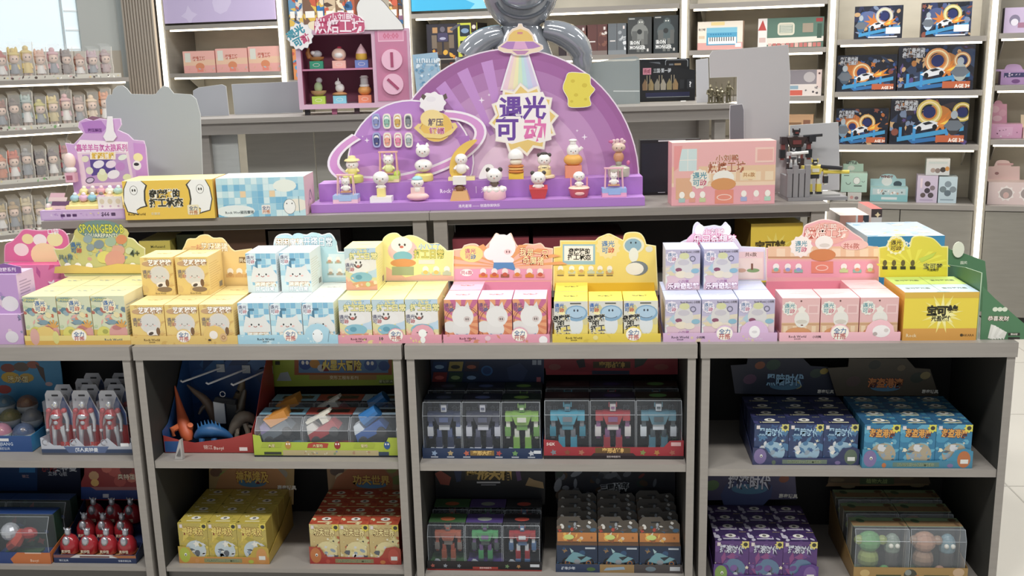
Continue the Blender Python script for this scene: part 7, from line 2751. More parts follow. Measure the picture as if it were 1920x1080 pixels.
mb.box(ow + .018, W - .012, -.003, -.0002, z0 + .03, z0 + H - .012, PK3)
A = Art(pw, H, False)
A.rect(.014, H * .78, pw - .014, H * .93, '#f0bcd0').rect(.017, H * .795, pw - .017, H * .915, '#e596b4').txt('00:00', pw / 2, H * .855, H * .09, '#d9708e', .03, wmax=pw * .5).txt('ROCK 小刘鸭', pw / 2, H * .955, H * .03, '#f8dce6', wmax=pw * .8)
mb.art(A, (ow + .018, -.003, z0 + .02), X3, Z3)
mb.build('control_panel', t)
for k, (f, ang) in enumerate(((.55, 0), (.24, .8))):
    c_ = (ow + .018 + pw / 2, -.004, z0 + .02 + H * f)
    mb = MB()
    r = pw * .33
    pts = circ(c_[0], c_[2], r, r, 26)
    mb.prism(pts, (0, -.012, 0), X3, Z3, .0085, C('#f2bcd2'), C('#d07a9c'))
    do = mb.build('dial', t)
    mb = MB()
    B = Art(9, 9, False)
    B.poly([(c_[0] + math.sin(ang) * s * r * .7 * -1 + q * r * .13 * math.cos(ang), c_[2] + math.cos(ang) * s * r * .7 + q * r * .13 * math.sin(ang)) for s, q in ((-1, -1), (-1, 1), (1, 1), (1, -1))], '#b04a70')
    mb.prism(B.items[0][2], (0, -.0145, 0), X3, Z3, .0024, C('#b04a70'))
    mb.build('pointer', do)
for fx, c in ((.06, '#2a2428'), (.3, '#c86a90'), (.5, '#4a3038'), (.94, '#2a2428')):
    mb = MB()
    mb.box(W * fx - .012, W * fx + .012, .03, .06, 0, z0 - .0002, C(c))
    mb.build('foot', t)
REL = (OL, yo, ZB + .0005)
PO = Plate(BK, yo - .012)
A = Art(9, 9, False)
PO.txt(A, '小刘鸭', 640, 33, 15, '#fbe6ee', out='#c83a68', wmax=46, off=.02, ow=.04)
PO.txt(A, '烘焙工坊', 636, 48, 26, '#fbe6ee', out='#c03464', wmax=92, off=.02, ow=.04)
card('title_sign', BK, yo - .012, smooth([(590, 46), (600, 34), (616, 26), (638, 22), (662, 26), (678, 34), (684, 44), (682, 60), (660, 62), (630, 64), (598, 62)], 2, True), '#d0587c', '#f6dce6', A, .004, .002, t, REL)
A = Art(9, 9, False)
PO2 = Plate(BK, yo - .02)
PO2.txt(A, '遇光', 554, 61, 16, '#3f98ac', off=.05, rot=.55)
PO2.txt(A, '可', 558, 79, 15, '#3f98ac', off=.05, rot=.5)
PO2.txt(A, '动', 573, 72, 16, '#d0507a', off=.05, rot=.5)
card('star_badge', BK, yo - .02, [(563 + (25 if i % 2 == 0 else 22) * math.cos(PI * i / 13), 68 - (27 if i % 2 == 0 else 23) * math.sin(PI * i / 13)) for i in range(26)], '#f2eeec', '#c9d4da', A, .004, .0015, t, REL)
du = smooth([(668, 56), (670, 30), (668, 14), (674, 0), (688, -8), (704, -6), (718, 2), (730, 16), (744, 32), (754, 44), (757, 54)], 3)
card('white_cutout', BK, yo - .008, du + [(756, 56), (690, 57)], '#ecebe6', '#4a3a3c', None, .004, .0022, t, REL)
# bakery figurines in it
fx = [(.2, '#2f9f78', 'green'), (.52, '#f4b8a8', 'peach'), (.84, '#7088cc', 'blue'), (.2, '#b4d84a', 'lime'), (.5, '#84cfe0', 'aqua'), (.86, '#f08a62', 'orange')]
whats = ['grey mouse figure on brown crescent', 'round pale bun figure with red top', 'pink swirl figure on yellow pot', 'grey figure in a tan bowl', 'white figure seated on a brown bun', 'smiling orange bun with clear cap']
for k, (f, c, cn) in enumerate(fx):
    up = k < 3
    zz = ZB + .0008 + ((zs + .0042) if up else z0 + th + .0002)
    xx = OL + th + (ow - th) * f
    fi = thing('bakery_figurine', f"{whats[k]} on a {cn} box, {'upper' if up else 'lower'} shelf of pink oven", 'figurine', BK.w(xx, yo + .06, zz), BK.a, 'figurines in the pink toy oven')
    mb = MB()
    bw = .031
    mb.box(-bw, bw, -.03, .028, 0, .036, C(c))
    B = Art(.062, .036, False)
    B.ell(.031, .018, .016, .008, '#f4ece0').ell(.031, .018, .0145, .0066, c)
    mb.art(B, (-bw, -.03, 0), X3, Z3)
    mb.build('box', fi)
    mb = MB()
    G_, W_ = M('#b9b6b8', .4), M('#f0ece6', .4)
    if k == 0:
        mb.lathe([(.022, .0365), (.034, .045), (.036, .055)], (0, 0, 0), M('#b8773c', .5), 18, 1, .7)
        mb.tube([(-.03, 0, .05), (-.04, 0, .075), (-.034, 0, .1)], [.014, .012, .004], M('#b8773c', .5), 10)
        mb.ell((.004, -.004, .068), (.024, .018, .018), G_, 12, 8)
        mb.ell((-.014, -.012, .074), (.012, .012, .01), W_, 10, 7)
    elif k == 1:
        mb.ell((0, 0, .064), (.034, .026, .03), M('#f2cdb8', .45), 16, 10)
        mb.ell((0, -.02, .06), (.02, .01, .014), W_, 12, 8)
        mb.ell((.004, 0, .096), (.012, .01, .006), M('#b8304a', .4), 10, 6)
    elif k == 2:
        mb.lathe([(.024, .0365), (.028, .045), (.026, .066)], (0, 0, 0), M('#e8b63c', .45), 18)
        mb.lathe([(.026, .066), (.022, .078), (.016, .09), (.009, .1), (.001, .112)], (0, 0, 0), M('#e9c0c4', .45), 18)
    elif k == 3:
        mb.lathe([(.016, .0365), (.034, .05), (.038, .062), (.03, .062)], (0, 0, 0), M('#c9a06a', .5), 18)
        mb.ell((0, -.004, .078), (.02, .016, .026), M('#a9c08a', .5), 12, 8)
        mb.ell((.006, -.002, .11), (.015, .013, .014), G_, 12, 8)
    elif k == 4:
        mb.ell((0, 0, .044), (.036, .028, .01), M('#c88a54', .5), 16, 8)
        mb.ell((.002, 0, .072), (.022, .018, .022), W_, 14, 9)
        mb.ell((-.006, -.004, .094), (.015, .013, .013), W_, 12, 8)
        mb.lathe([(.004, .104), (.001, .12)], (-.004, 0, 0), W_, 8)
    else:
        mb.ell((0, 0, .058), (.032, .026, .024), M('#e8a050', .45), 16, 10)
        mb.ell((0, -.001, .08), (.024, .02, .012), W_, 12, 8)
        mb.lathe([(.02, .086), (.018, .115), (.022, .118), (.014, .128)], (0, 0, 0), M('#d8d4d0', .2, 0, 0, .75), 16)
    mb.build('figure', fi, smooth=True)

# acrylic stand, cards, black display, bronze figures
t = thing('acrylic_sign', 'tall clear blue printed acrylic stand between the pink oven and purple arch', 'sign', BK.w(BK.at(800, 200, .03)[0], .03, ZB + .0005), BK.a)
pa = Plate(BK, .03)
o_ = pa.pts([(784, 196), (773, 103), (820, 98), (834, 190)])
ox = BK.at(800, 200, .03)[0]
mb = MB()
mb.prism([(a - ox, b - ZB) for a, b in o_][:4], (0, 0, 0), X3, Z3, .006, M('#a9cbe0', .15, 0, 0, .85))
A = Art(9, 9, False)
g = random.Random(4)
for k in range(60):
    px, py = g.uniform(781, 824), g.uniform(106, 188)
    a, b = pa.p(px + (py - 100) * .09 - 3, py)
    A.ell(a - ox, b - ZB, g.uniform(.003, .009), g.uniform(.003, .01), g.choice(['#7fb0d0', '#d8e9f2', '#93c2dc', '#5f94b8']), 8, g.uniform(0, 3))
for k in range(9):
    a, b = pa.p(781 + k * 4.6, 110)
    A.rect(a - ox, b - ZB - .02, a - ox + .005, b - ZB, '#e6f1f6', False)
mb.art(A, (0, 0, 0), X3, Z3)
mb.build('printed_panel', t)
mb = MB()
mb.box(-.05, .08, -.025, .03, 0, .006, M('#c9d6de', .1, 0, 0, .6))
mb.build('foot', t)


def bk_card(label, out, y, col, **k):
    pts = []
    for px, py in out:
        pts.append((px, zpx(BK, y, px, ZB) - .2) if py is None else (px, py))
    return grey_card(label, BK, y, pts, col, **k)


bk_card('grey rounded card back on the tall table left of centre', [(362, None), (362, 170), (372, 164), (416, 158), (424, 162), (430, None)], .3, '#a3a5ab')
bk_card('large grey card back beside the pink oven', [(440, None), (434, 158), (566, 152), (568, None)], .385, '#a1a4aa')
bk_card('small pale grey card between black display and large grey card', [(1306, None), (1305, 112), (1328, 109), (1330, None)], .2, '#c2c1c4')
mb = MB()
pg = Plate(BK, .3)
pts = [(1098, 190), (1098, 128), (1112, 118), (1150, 110), (1192, 105), (1199, 110), (1200, 190)]
pts = [(x, zpx(BK, .3, x, ZB) - .2) if y == 190 else (x, y) for x, y in pts]
mb.prism(pg.pts(pts), (0, .3, 0), X3, Z3, .006, M('#9aa4a4', .12, 0, 0, .78))
A = Art(9, 9, False)
pg.rect(A, 1150, 170, 1199, 171.5, '#d9dedc')
mb.art(A, (0, .3, 0), X3, Z3)
tag(mb.build('smoky_panel', None, BK.o, BK.a), 'smoky clear grey acrylic panel left of the black display box', 'panel')
# black display box
yk = bz(1255, 190)[1]
yk = max(yk, .02)
L, R = BK.at(1200, 190, yk)[0], BK.at(1303, 190, yk)[0]
hL, hR = BK.at(1200, 114, yk)[1] - ZB, BK.at(1303, 132, yk)[1] - ZB
W = R - L
t = thing('black_display_box', 'black slant-topped display box with row of small armoured figures printed on front', 'display box', BK.w(L, yk, ZB + .0005), BK.a)
mb = MB()
K_ = C('#15161a')
mb.hexa([(0, 0, 0), (W, 0, 0), (W, .12, 0), (0, .12, 0), (0, 0, hL), (W, 0, hR), (W, .12, hR), (0, .12, hL)], K_)
A = Art(9, 9, False)
A.rect(W * .05, hL * .66, W * .2, hL * .82, '#d88a9c').txt('扬威', W * .125, hL * .74, hL * .1, '#8a2a44', wmax=W * .12).txt('三国·第一骑', W * .4, hL * .75, hL * .1, '#c8ccd0', .02, wmax=W * .32)
A.rect(W * .1, hL * .12, W * .9, hL * .22, '#23264a').rect(W * .12, hL * .1, W * .9, hL * .115, '#8a8f96')
for i in range(6):
    xx = W * (.09 + i * .11)
    A.poly([(xx - W * .045, hL * .28), (xx + W * .045, hL * .28), (xx + W * .05, hL * .42), (xx + W * .02, hL * .5), (xx, hL * .56), (xx - W * .02, hL * .5), (xx - W * .05, hL * .42)], ['#8a6a4a', '#9a8458', '#8f8878', '#a09888', '#8f8058', '#9a7a50'][i], False)
    A.rect(xx + W * .03 * (-1) ** i, hL * .3, xx + W * .03 * (-1) ** i + .003, hL * .64, '#b8a888', False)
A.l += 1
A.rect(W * .72, hL * .3, W * .8, hL * .52, '#2a2c30').rect(W * .85, hL * .3, W * .97, hL * .52, '#2c2e33').txt('?', W * .91, hL * .41, hL * .16, '#e4e4e6', .04)
mb.art(A, (0, 0, 0), X3, Z3)
mb.build('box', t)
mb = MB()
hh = BK.at(1303, 109, yk + .12)[1] - ZB
mb.box(W * .02, W, .121, .125, 0, hh, K_)
A = Art(9, 9, False)
A.rrect(W * .55, hh * .78, W * .97, hh * .98, .01, '#a8acb0').rrect(W * .56, hh * .76, W * .96, hh * .965, .009, '#1c1a1c').rect(W * .62, hh * .84, W * .7, hh * .88, '#7a7f86').rect(W * .72, hh * .84, W * .84, hh * .885, '#b09068').rrect(W * .2, hh * .8, W * .46, hh * .93, .01, '#6a6e74')
mb.art(A, (0, .121, 0), X3, Z3)
mb.build('back_card', t)
BRZ = M('#7d755c', .32, .7)
for k, (px, h, lab) in enumerate(((1332, .095, 'leftmost small bronze warrior figure on the tall table'), (1343, .085, 'second small bronze warrior figure, spear upright'), (1352, .08, 'third small bronze warrior figure, pale highlights'), (1366, .11, 'rightmost and tallest small bronze warrior figure'))):
    yy = .1 + .03 * (k % 2)
    f = thing('bronze_figure', lab, 'figurine', BK.w(BK.at(px, 185, yy)[0], yy, ZB + .0005), BK.a, 'bronze warrior figures')
    mb = MB()
    mb.lathe([(.016, 0), (.016, .004), (.012, .006)], (0, 0, 0), BRZ, 12)
    for s in (-1, 1):
        mb.tube([(.008 * s, 0, .005), (.005 * s, 0, h * .45)], [.005, .007], BRZ, 7)
    mb.lathe([(.014, h * .35), (.011, h * .5), (.015, h * .68), (.008, h * .76)], (0, 0, 0), BRZ, 10)
    mb.ell((0, 0, h * .82), (.007, .007, .009), BRZ, 8, 6)
    mb.lathe([(.008, h * .85), (.002, h * .97)], (0, 0, 0), BRZ, 8)
    mb.tube([(-.014, 0, h * .66), (-.02, -.01, h * .5), (-.008, -.016, h * .45)], .0045, BRZ, 7)
    mb.tube([(.014, 0, h * .66), (.022, -.006, h * .55)], .0045, BRZ, 7)
    mb.build('body', f, smooth=True)
    mb = MB()
    mb.tube([(.022, -.008, .006), (.024, -.008, h * 1.1)], .0016, BRZ, 6)
    mb.build('spear', f)

# glossy grey balloon figure
yg = .23
cx = BK.at(978, 100, yg)[0]
pb = Plate(BK, yg)
kk = pb.k(978, 60)
GL = M('#92979e', .1, .25, coat=.8)
t = thing('balloon_figure', 'big glossy grey balloon figure behind the purple arch', 'balloon figure', BK.w(cx, yg, ZB + .0005), BK.a)
z_ = lambda py: BK.at(978, py, yg)[1] - ZB
mb = MB()
mb.ell((0, 0, z_(-28)), (72 * kk, 60 * kk, 84 * kk), GL, 32, 20)
mb.build('head', t, smooth=True)
mb = MB()
for r_, zz, dz, th in ((50, 16, -30, 3.4), (44, 4, -26, 2.6), (38, -8, -20, 2.2)):
    pts = []
    for i in range(17):
        a = PI * (1.08 + .84 * i / 16)
        x, z = r_ * kk * math.cos(a), z_(zz - 20) + abs(dz) * 1.25 * kk * math.sin(a)
        hz = z_(-28)
        q = max(0, 1 - (x / (72 * kk)) ** 2 - ((z - hz) / (84 * kk)) ** 2)
        pts.append((x, -60 * kk * math.sqrt(q) - .002, z))
    mb.tube(pts, th * kk, M('#5f646c', .12, .2, coat=.6), 8)
mb.build('smile_folds', t, smooth=True)
mb = MB()
mb.lathe([(.05, 0), (60 * kk, .02), (70 * kk, z_(150)), (62 * kk, z_(110)), (46 * kk, z_(70)), (40 * kk, z_(54)), (34 * kk, z_(46))], (0, 0, 0), GL, 28, 1, .75)
mb.build('body', t, smooth=True)
for s, lst in ((-1, ((-36, 62), (-70, 74), (-96, 96), (-106, 125), (-108, 150))), (1, ((40, 56), (72, 64), (98, 80), (112, 104), (114, 140)))):
    mb = MB()
    mb.tube([(a * kk, -.02, z_(b)) for a, b in smooth(list(lst), 4)], [9 * kk + 15 * kk * math.sin(PI * min(1, .15 + i / 16 * .75)) for i in range(17)], GL, 18)
    mb.build('arm', t, smooth=True)

# ================================================================== on the back wall shelves
SHELF_Y = .03


def wbox(name, label, L, R, z, yt, depth, col, art=None, top=None, side=None, cat='boxed toy', group=None, y=SHELF_Y):
    return carton(name, label, WB, L, R, 0, yt, z, depth, col, art, top, side, cat, group, y=y)


def a_salmon(w):
    A = Art(w)
    A.rect(0, 0, w, .34, '#eea8a0').rect(0, .34, w, .6, '#ecc0a0').rect(w * .06, .5, w * .24, .92, '#d9d9cc').ell(w * .52, .3, w * .14, .16, '#e08a60').rect(w * .42, .05, w * .62, .22, '#ee8a78').txt('烘焙工坊', w * .5, .66, .2, '#c8604e', .04, '#f8dccc', .04, wmax=w * .4).mix(2, 8, ['#c8d0a8', '#b0c8c8', '#e6a890'], 0, .05, w, .2, .04, .07)
    return A


for k, (L, R) in enumerate(((333, 393), (395, 455), (457, 518))):
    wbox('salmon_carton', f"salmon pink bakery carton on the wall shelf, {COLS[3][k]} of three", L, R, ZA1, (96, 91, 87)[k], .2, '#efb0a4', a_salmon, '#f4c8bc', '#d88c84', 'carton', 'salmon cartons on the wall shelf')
# crowded toy packs above the oven
g = random.Random(21)
pk = [(540, 553, '#5f8fb4'), (553.5, 566, '#d0c4bc'), (567, 592, '#7a5a48'), (593, 606, '#2f78c0'), (607, 628, '#c8b090'), (629, 646, '#8a6a50'), (647, 664, '#b05a40'), (729, 745, '#a8643c'), (746, 754, '#8a5f7a')]
names = ['grey blue', 'pale', 'brown', 'bright blue', 'tan', 'dark tan', 'rust red', 'orange brown', 'mauve']
for k, (L, R, c) in enumerate(pk):
    wbox('toy_pack', f"{names[k]} narrow toy pack on the shelf above the pink oven, number {'one two three four five six seven eight nine'.split()[k]} from left", L, R, ZB2, -40, .12, c,
         lambda w, k=k, c=c: Art(w).mix(k, 16, ['#e0d0b0', '#5a4438', '#c85a40', '#3a6a9a', '#d8b04a', c], 0, .05, w, .95, .06, .14).rect(w * .15, .3, w * .85, .42, '#e6e2da'), None, None, 'boxed toy', 'toy packs above the oven')
zz_ = zat(550, 150)
for k, (L, R, yt, c, lab) in enumerate(((541, 548, 92, '#e08a50', 'orange edged narrow book-like pack left of the oven'), (549, 557, 96, '#d8d43c', 'yellow narrow pack peeking out left of the oven'))):
    wbox('narrow_pack', lab, L, R, zz_, yt, .14, c, lambda w: Art(w).mix(3, 6, ['#e8e4da', '#5aa0c8', '#c85a4a'], 0, .1, w, .9, .04, .1))


def a_robotset(w):
    A = Art(w)
    A.rect(w * .62, 0, w, 1, '#c8cc3a').rrect(w * .66, .62, w * .86, .94, .03, '#26303a').ell(w * .76, .78, .12, .07, '#7a98b8').rrect(w * .66, .22, w * .94, .5, .03, '#2a3432').ell(w * .8, .36, .12, .08, '#7a4a5a').rect(w * .88, .72, w * .99, 1, '#3a2a26').ell(w * .935, .88, .06, .06, '#e6d8d0')
    A.rect(w * .02, .05, w * .58, .98, '#33303a').rrect(w * .22, .5, w * .42, .74, .04, '#4a4464').ell(w * .32, .58, .1, .04, '#a8a8c0').ell(w * .32, .84, .08, .08, '#6a6470').rect(w * .12, .74, w * .22, .9, '#b88a5a').rect(w * .42, .74, w * .52, .9, '#b88a5a').rect(w * .1, .3, w * .2, .68, '#7a6a5a').rect(w * .44, .3, w * .54, .68, '#7a6a5a').rect(w * .2, .12, w * .3, .48, '#5a4a3a').rect(w * .34, .12, w * .44, .48, '#5a4a3a').poly([(w * .46, .84), (w * .66, 1), (w * .68, .94), (w * .5, .78)], '#5a5a66').mix(5, 10, ['#d8802c', '#e0a83a', '#a8442a'], w * .04, .02, w * .56, .24, .05, .09)
    return A


wbox('robot_set_box', 'wide black and lime toy box with big dark robot printed on it', 797, 893, ZC1, 44, .2, '#2c2a30', a_robotset, '#3a3a40', '#2a282c')
wbox('dark_toy_box', 'narrow dark toy box with white round mark beside the lime robot box', 895, 912, ZC1, 52, .2, '#26222a', lambda w: Art(w).rect(.06, .8, w - .06, .94, '#d8ccc8').ell(w / 2, .3, w * .4, .1, '#6a5448'))
carton('small_vehicle_box', 'small dark vehicle box on the tall table behind the acrylic stand', BK, 820, 852, 0, 110, ZB, .05, '#c8c0a8', lambda w: Art(w).rect(w * .05, .78, w * .95, .98, '#3a3430').rect(w * .1, .8, w * .5, .9, '#57483c').rect(w * .6, .84, w * .9, .92, '#a84a34'), '#c8c0a8', '#b8b09a', y=.36)
for k, (L, R, yt, c, lab) in enumerate(((1046, 1060, 49, '#3a2f34', 'dark narrow box at the left of the armour boxes'), (1061, 1098, 48, '#6a4a48', 'maroon armour figure box, left of two'), (1101, 1138, 46, '#6a423e', 'maroon armour figure box, right of two'), (1140, 1174, 44, '#6f757a', 'grey armour figure box between maroon and black boxes'), (1177, 1222, 32, '#4a4c4c', 'black and grey box lettered with two white words, left of pair'), (1226, 1272, 29, '#3a4042', 'black and grey box lettered with two white words, right of pair'))):
    def a_(w, k=k, c=c):
        A = Art(w)
        if k > 3:
            bc = '#8a8c88' if k == 4 else '#5a6668'
            A.ell(w * .5, .58, w * .36, .24, bc).ell(w * .55, .84, w * .14, .1, bc).rect(w * .18, .25, w * .4, .62, '#6a6c6a').rect(w * .68, .25, w * .84, .62, '#6a6c6a').ell(w * .5, .6, .07, .07, '#3a3c3c').ell(w * .5, .86, .02, .02, '#f0f0e8').ell(w * .6, .86, .02, .02, '#f0f0e8').rect(w * .38, .05, w * .5, .4, '#7a7c78').rect(w * .56, .05, w * .68, .4, '#7a7c78').txt('IRON', w * .3, .31, .13, '#f4f4f2', .03, wmax=w * .4).txt('MONGER', w * .42, .18, .13, '#f4f4f2', .03, wmax=w * .66).rect(w * .8, .06, w * .88, .14, '#e0dcd8').rect(w * .05, .94, w * .3, .97, '#c8c8c4')
        elif k:
            A.rect(w * .48, 0, w * .5, 1, '#3a2a2c').rect(w * .82, .82, w * .92, .92, '#e6d8d4').rect(w * .1, .42, w * .4, .46, '#e0d8d4').mix(k, 7, ['#c89a8a', '#e0d4cc', '#8a5a4c'] if k < 3 else ['#c8ccd0', '#e6e8ea', '#a8acb0'], w * .6, .15, w * .95, .75, .05, .09).rect(0, 0, w, .14, '#8a7a74' if k < 3 else '#8a9094')
        else:
            A.rect(w * .5, .84, w * .8, .92, '#d8ccc8')
        return A
    wbox('armour_figure_box', lab, L, R, ZC1, yt, .16, c, a_, None, None, 'boxed toy', 'armour figure boxes')


def a_keys(w):
    A = Art(w)
    A.rect(0, 0, w, .25, '#e8a8a0').rect(0, .25, w, 1, '#f2e6d4').rect(w * .2, .16, w * .88, .78, '#4fa8d0').rect(w * .2, .6, w * .88, .78, '#7cc4de').rect(w * .24, .2, w * .86, .44, '#f8f6f0')
    for i in range(11):
        A.rect(w * (.27 + i * .052), .3, w * (.29 + i * .052), .44, '#3a3a40', False)
    A.l += 1
    for i in range(9):
        A.ell(w * (.3 + i * .055), .54, .025, .025, '#2f7fb0', 8, 0, False)
    A.l += 1
    A.txt('电子琴', w * .1, .72, .09, '#5a4a44', wmax=w * .15).rect(w * .03, .4, w * .16, .5, '#e0c8a8').rect(w * .84, .08, w * .97, .22, '#f8f4f0').rect(w * .3, .86, w * .6, .98, '#f4d890')
    return A


wbox('toy_keyboard_box', 'cream toy box with blue electronic keyboard printed on it', 1309, 1394, ZD1, 40, .1, '#f2dcc4', a_keys, '#f4e4d0', '#e0c0a8')


def a_piano(w):
    A = Art(w)
    A.rect(w * .14, 0, w, 1, '#5a7a6a').rect(0, 0, w * .14, 1, '#f0e6e0').poly([(0, .6), (w * .07, .95), (w * .13, .6)], '#c84a44').rect(w * .02, .2, w * .12, .36, '#d8b8b0').rrect(w * .3, .42, w * .56, .84, .1, '#d8d2bc').rect(w * .33, .5, w * .53, .76, '#8a9a88').poly([(w * .14, .12), (w, .2), (w, .36), (w * .14, .34)], '#e6ded0')
    for i in range(5):
        A.rect(w * .34, .52 + i * .05, w * .52, .54 + i * .05, '#e8e4d4', False)
    A.l += 1
    for i in range(12):
        A.rect(w * (.16 + i * .068), .02, w * (.215 + i * .068), .16, '#c8706a' if i % 3 else '#e0b0a4', False)
    A.l += 1
    A.rect(w * .88, .84, w * .98, .96, '#a83a3a').rect(w * .68, .5, w * .84, .8, '#a0907c').rect(w * .9, .3, w * .97, .78, '#3f5a4c')
    return A


wbox('toy_piano_box', 'green toy box with pale electronic piano printed on it', 1423, 1547, ZD1, 33, .1, '#6a8676', a_piano, '#c8b8a8', '#e0d4cc')
wbox('toy_instrument_box', 'pale toy box with grey instrument picture half behind the grey panel', 1478, 1547, ZD2, 131, .1, '#8a8288', lambda w: Art(w).rect(0, 0, w, .45, '#e0d4cc').rect(w * .04, .02, w * .48, .22, '#d8604e').rect(w * .06, .26, w * .36, .4, '#8aa8b8').ell(w * .66, .72, .22, .2, '#b8b0b0').rect(w * .86, .3, w, 1, '#e0c8c0').ell(w * .93, .86, .04, .04, '#5a3a3a').mix(2, 8, ['#4a4448', '#6a6468'], w * .52, .06, w * .9, .36, .03, .05), '#d0c8c4')
wbox('brown_oven_box', 'small tan carton with oven picture below the instrument box', 1478, 1534, ZD3, 216, .1, '#c89a70', lambda w: Art(w).rect(w * .08, .1, w * .6, .7, '#8a6444').rect(w * .12, .16, w * .56, .6, '#d8b890').rect(w * .66, .5, w * .9, .8, '#8a5a44'), '#d8b08a')


def a_race(seed, base, hot, loops, hero_, flip=False, small=False):
    def f(w):
        A = Art(w)
        A.mix(seed, 18, [base, '#20263c', '#33415f', '#161a28'], 0, .1, w, 1, .1, .24)
        A.mix(seed + 9, 40, ['#3a5a9a', '#5a4a8a', hot, '#7a8aa8', '#24345a', '#c8a070', '#8a4a3a'], 0, .04, w, .96, .03, .1).ell(w * (.3 if not flip else .6), .6, w * .2, .25, hot).star(w * (.4 if not flip else .65), .5, .3, .12, 9, '#d87a2c')
        for x, y, r, c in loops:
            A.ring(w * x, y, r * .62, r, c, 0, 2 * PI, 22, 1.05, .3).ring(w * x, y, r * .74, r * .86, '#f0dca8', 0, 2 * PI, 22, 1.05, .3).ell(w * x, y, r * .5, r * .5, '#262f6a')
        A.poly([(w * .1, .06), (w * .95, .3), (w * .95, .4), (w * .1, .16)], '#3f98cc').poly([(w * .3, .02), (w * .9, .14), (w * .9, .22), (w * .24, .1)], '#2f6fae')
        for x, y0_, y1_ in ((.3, .08, .42), (.72, .2, .5), (.12, .1, .38)):
            A.rect(w * x, y0_, w * x + .06, y1_, '#3a94d4', False)
        A.l += 1
        A.poly([(w * .3, .36), (w * .42, .48), (w * .54, .52), (w * .64, .46), (w * .62, .38), (w * .4, .3)], '#e0e2e6').poly([(w * .42, .46), (w * .5, .5), (w * .56, .46), (w * .46, .42)], '#23262e').ell(w * .38, .34, .05, .06, '#1a1a1e').ell(w * .58, .38, .05, .06, '#1a1a1e')
        A.poly([(w * .6, .44), (w * .72, .6), (w * .7, .52), (w * .86, .62), (w * .78, .48), (w * .9, .46), (w * .66, .38)], '#e88a30').poly([(w * .64, .44), (w * .76, .54), (w * .74, .44)], '#f6cc4a')
        x = w * (.14 if not flip else .82)
        A.ell(x, .4, w * .09, .2, hero_).ell(x, .64, w * .045, .09, '#aab4bc').poly([(x - w * .13, .4), (x - w * .06, .52), (x + w * .06, .52), (x + w * .13, .4), (x + w * .05, .3), (x - w * .05, .3)], '#6a727c')
        if small:
            A.rect(w * .66, .14, w * .96, .34, '#e6e6e8').rect(w * .3, .03, w * .9, .07, '#d8d8dc')
        else:
            A.rect(w * .6, .05, w * .96, .2, '#c8623a').txt('AGE 3+', w * .86, .1, .1, '#f6ece0', .04, wmax=w * .2).txt('奥特曼光能', w * .2, .9, .1, '#c8ccd4', .04, '#4a3a34', .04, wmax=w * .3)
            A.txt('极速轨道战', w * .2, .79, .1, '#c8ccd4', .04, '#4a3a34', .04, wmax=w * .3)
        return A
    return f


race = [('upper left race track box with a silver loop and blue figure', 1604, 1695, ZE1, 11, a_race(1, '#2a2f52', '#5a6a9a', [(.62, .68, .26, '#b8b4b8')], '#2f6a9a', False, True)),
        ('upper right race track box with pale loop and white robot figure', 1730, 1824, ZE1, 4, a_race(2, '#2c3a66', '#4a5a8a', [(.62, .66, .26, '#cfc070')], '#c8d4e0', False, True)),
        ('middle left race track box with one orange loop', 1575, 1689, ZE2, 103, a_race(3, '#2b3346', '#c8702c', [(.42, .52, .26, '#d88a4a')], '#4a5a6a')),
        ('middle right race track box with two orange loops and silver figure', 1691, 1836, ZE2, 85, a_race(4, '#3a2a2c', '#b8763a', [(.52, .66, .27, '#e09a60'), (.84, .66, .18, '#d0905a')], '#aab0a8', True)),
        ('lowest left race track box with blue track and two orange loops', 1578, 1678, ZE3, 204, a_race(5, '#24386a', '#c06a34', [(.32, .5, .2, '#e0a060'), (.6, .62, .22, '#d8a858')], '#7a94a8')),
        ('lowest right race track box with yellow loop and dark figure', 1682, 1832, ZE3, 184, a_race(6, '#3c3238', '#c87a34', [(.5, .7, .26, '#d8c060'), (.92, .7, .2, '#c8b04a')], '#3a3436', True))]
for lab, L, R, z, yt, fn in race:
    wbox('race_track_box', lab, L, R, z, yt, .09, '#1f2230', fn, '#3a3d48', '#3a2c2c', 'boxed toy', 'race track boxes', y=.04)


# mint, lilac and pink blind boxes at the lower right
def a_mint(w):
    return Art(w).ell(w * .6, .6, .18, .2, '#5a6a62').ell(w * .6, .6, .165, .185, '#eef2ea').ring(w * .28, .52, .1, .13, '#5a6a62', PI, 2 * PI, 8).rect(w * .5, .3, w * .8, .36, '#5a6a62').rect(w * .1, .86, w * .3, .9, '#5a6a62').ring(w * .85, .6, .06, .08, '#5a6a62', PI, 2 * PI, 8)


def wdisp(name, label, L, R, z, yt, hL, hR, hyt, hpeak, depth, col, art, hcol, hart, top, group=None, y=.1):
    """Carton with a header card rising at its back."""
    xl, xr = WB.at(L, 300, y)[0], WB.at(R, 300, y)[0]
    h = WB.at((L + R) / 2, yt, y)[1] - z
    t = thing(name, label, 'boxed toy', WB.w(xl, y, z + .0005), WB.a, group)
    w = xr - xl
    mb = MB()
    mb.box(0, w, 0, depth, 0, h, col, top=C(top))
    mb.art(art(w / h), (0, 0, 0), X3, Z3, h)
    mb.build('carton', t)
    pts = [(hL, yt), (hL, hyt)] + smooth([(hL + (hR - hL) * .25, hyt), (hL + (hR - hL) * .32, hpeak + 2), (hL + (hR - hL) * .5, hpeak), (hL + (hR - hL) * .68, hpeak + 2), (hL + (hR - hL) * .75, hyt)], 2) + [(hR, hyt), (hR, yt)]
    A = Art(9, 9, False)
    P = Plate(WB, y + depth - .004)
    if hart:
        hart(A, P)
    pp = [(a, b) for a, b in pts]
    card('header_card', WB, y + depth - .004, pp, hcol, hcol, A, .003, .001, t, (xl, y, z + .0005 - .0))
    return t


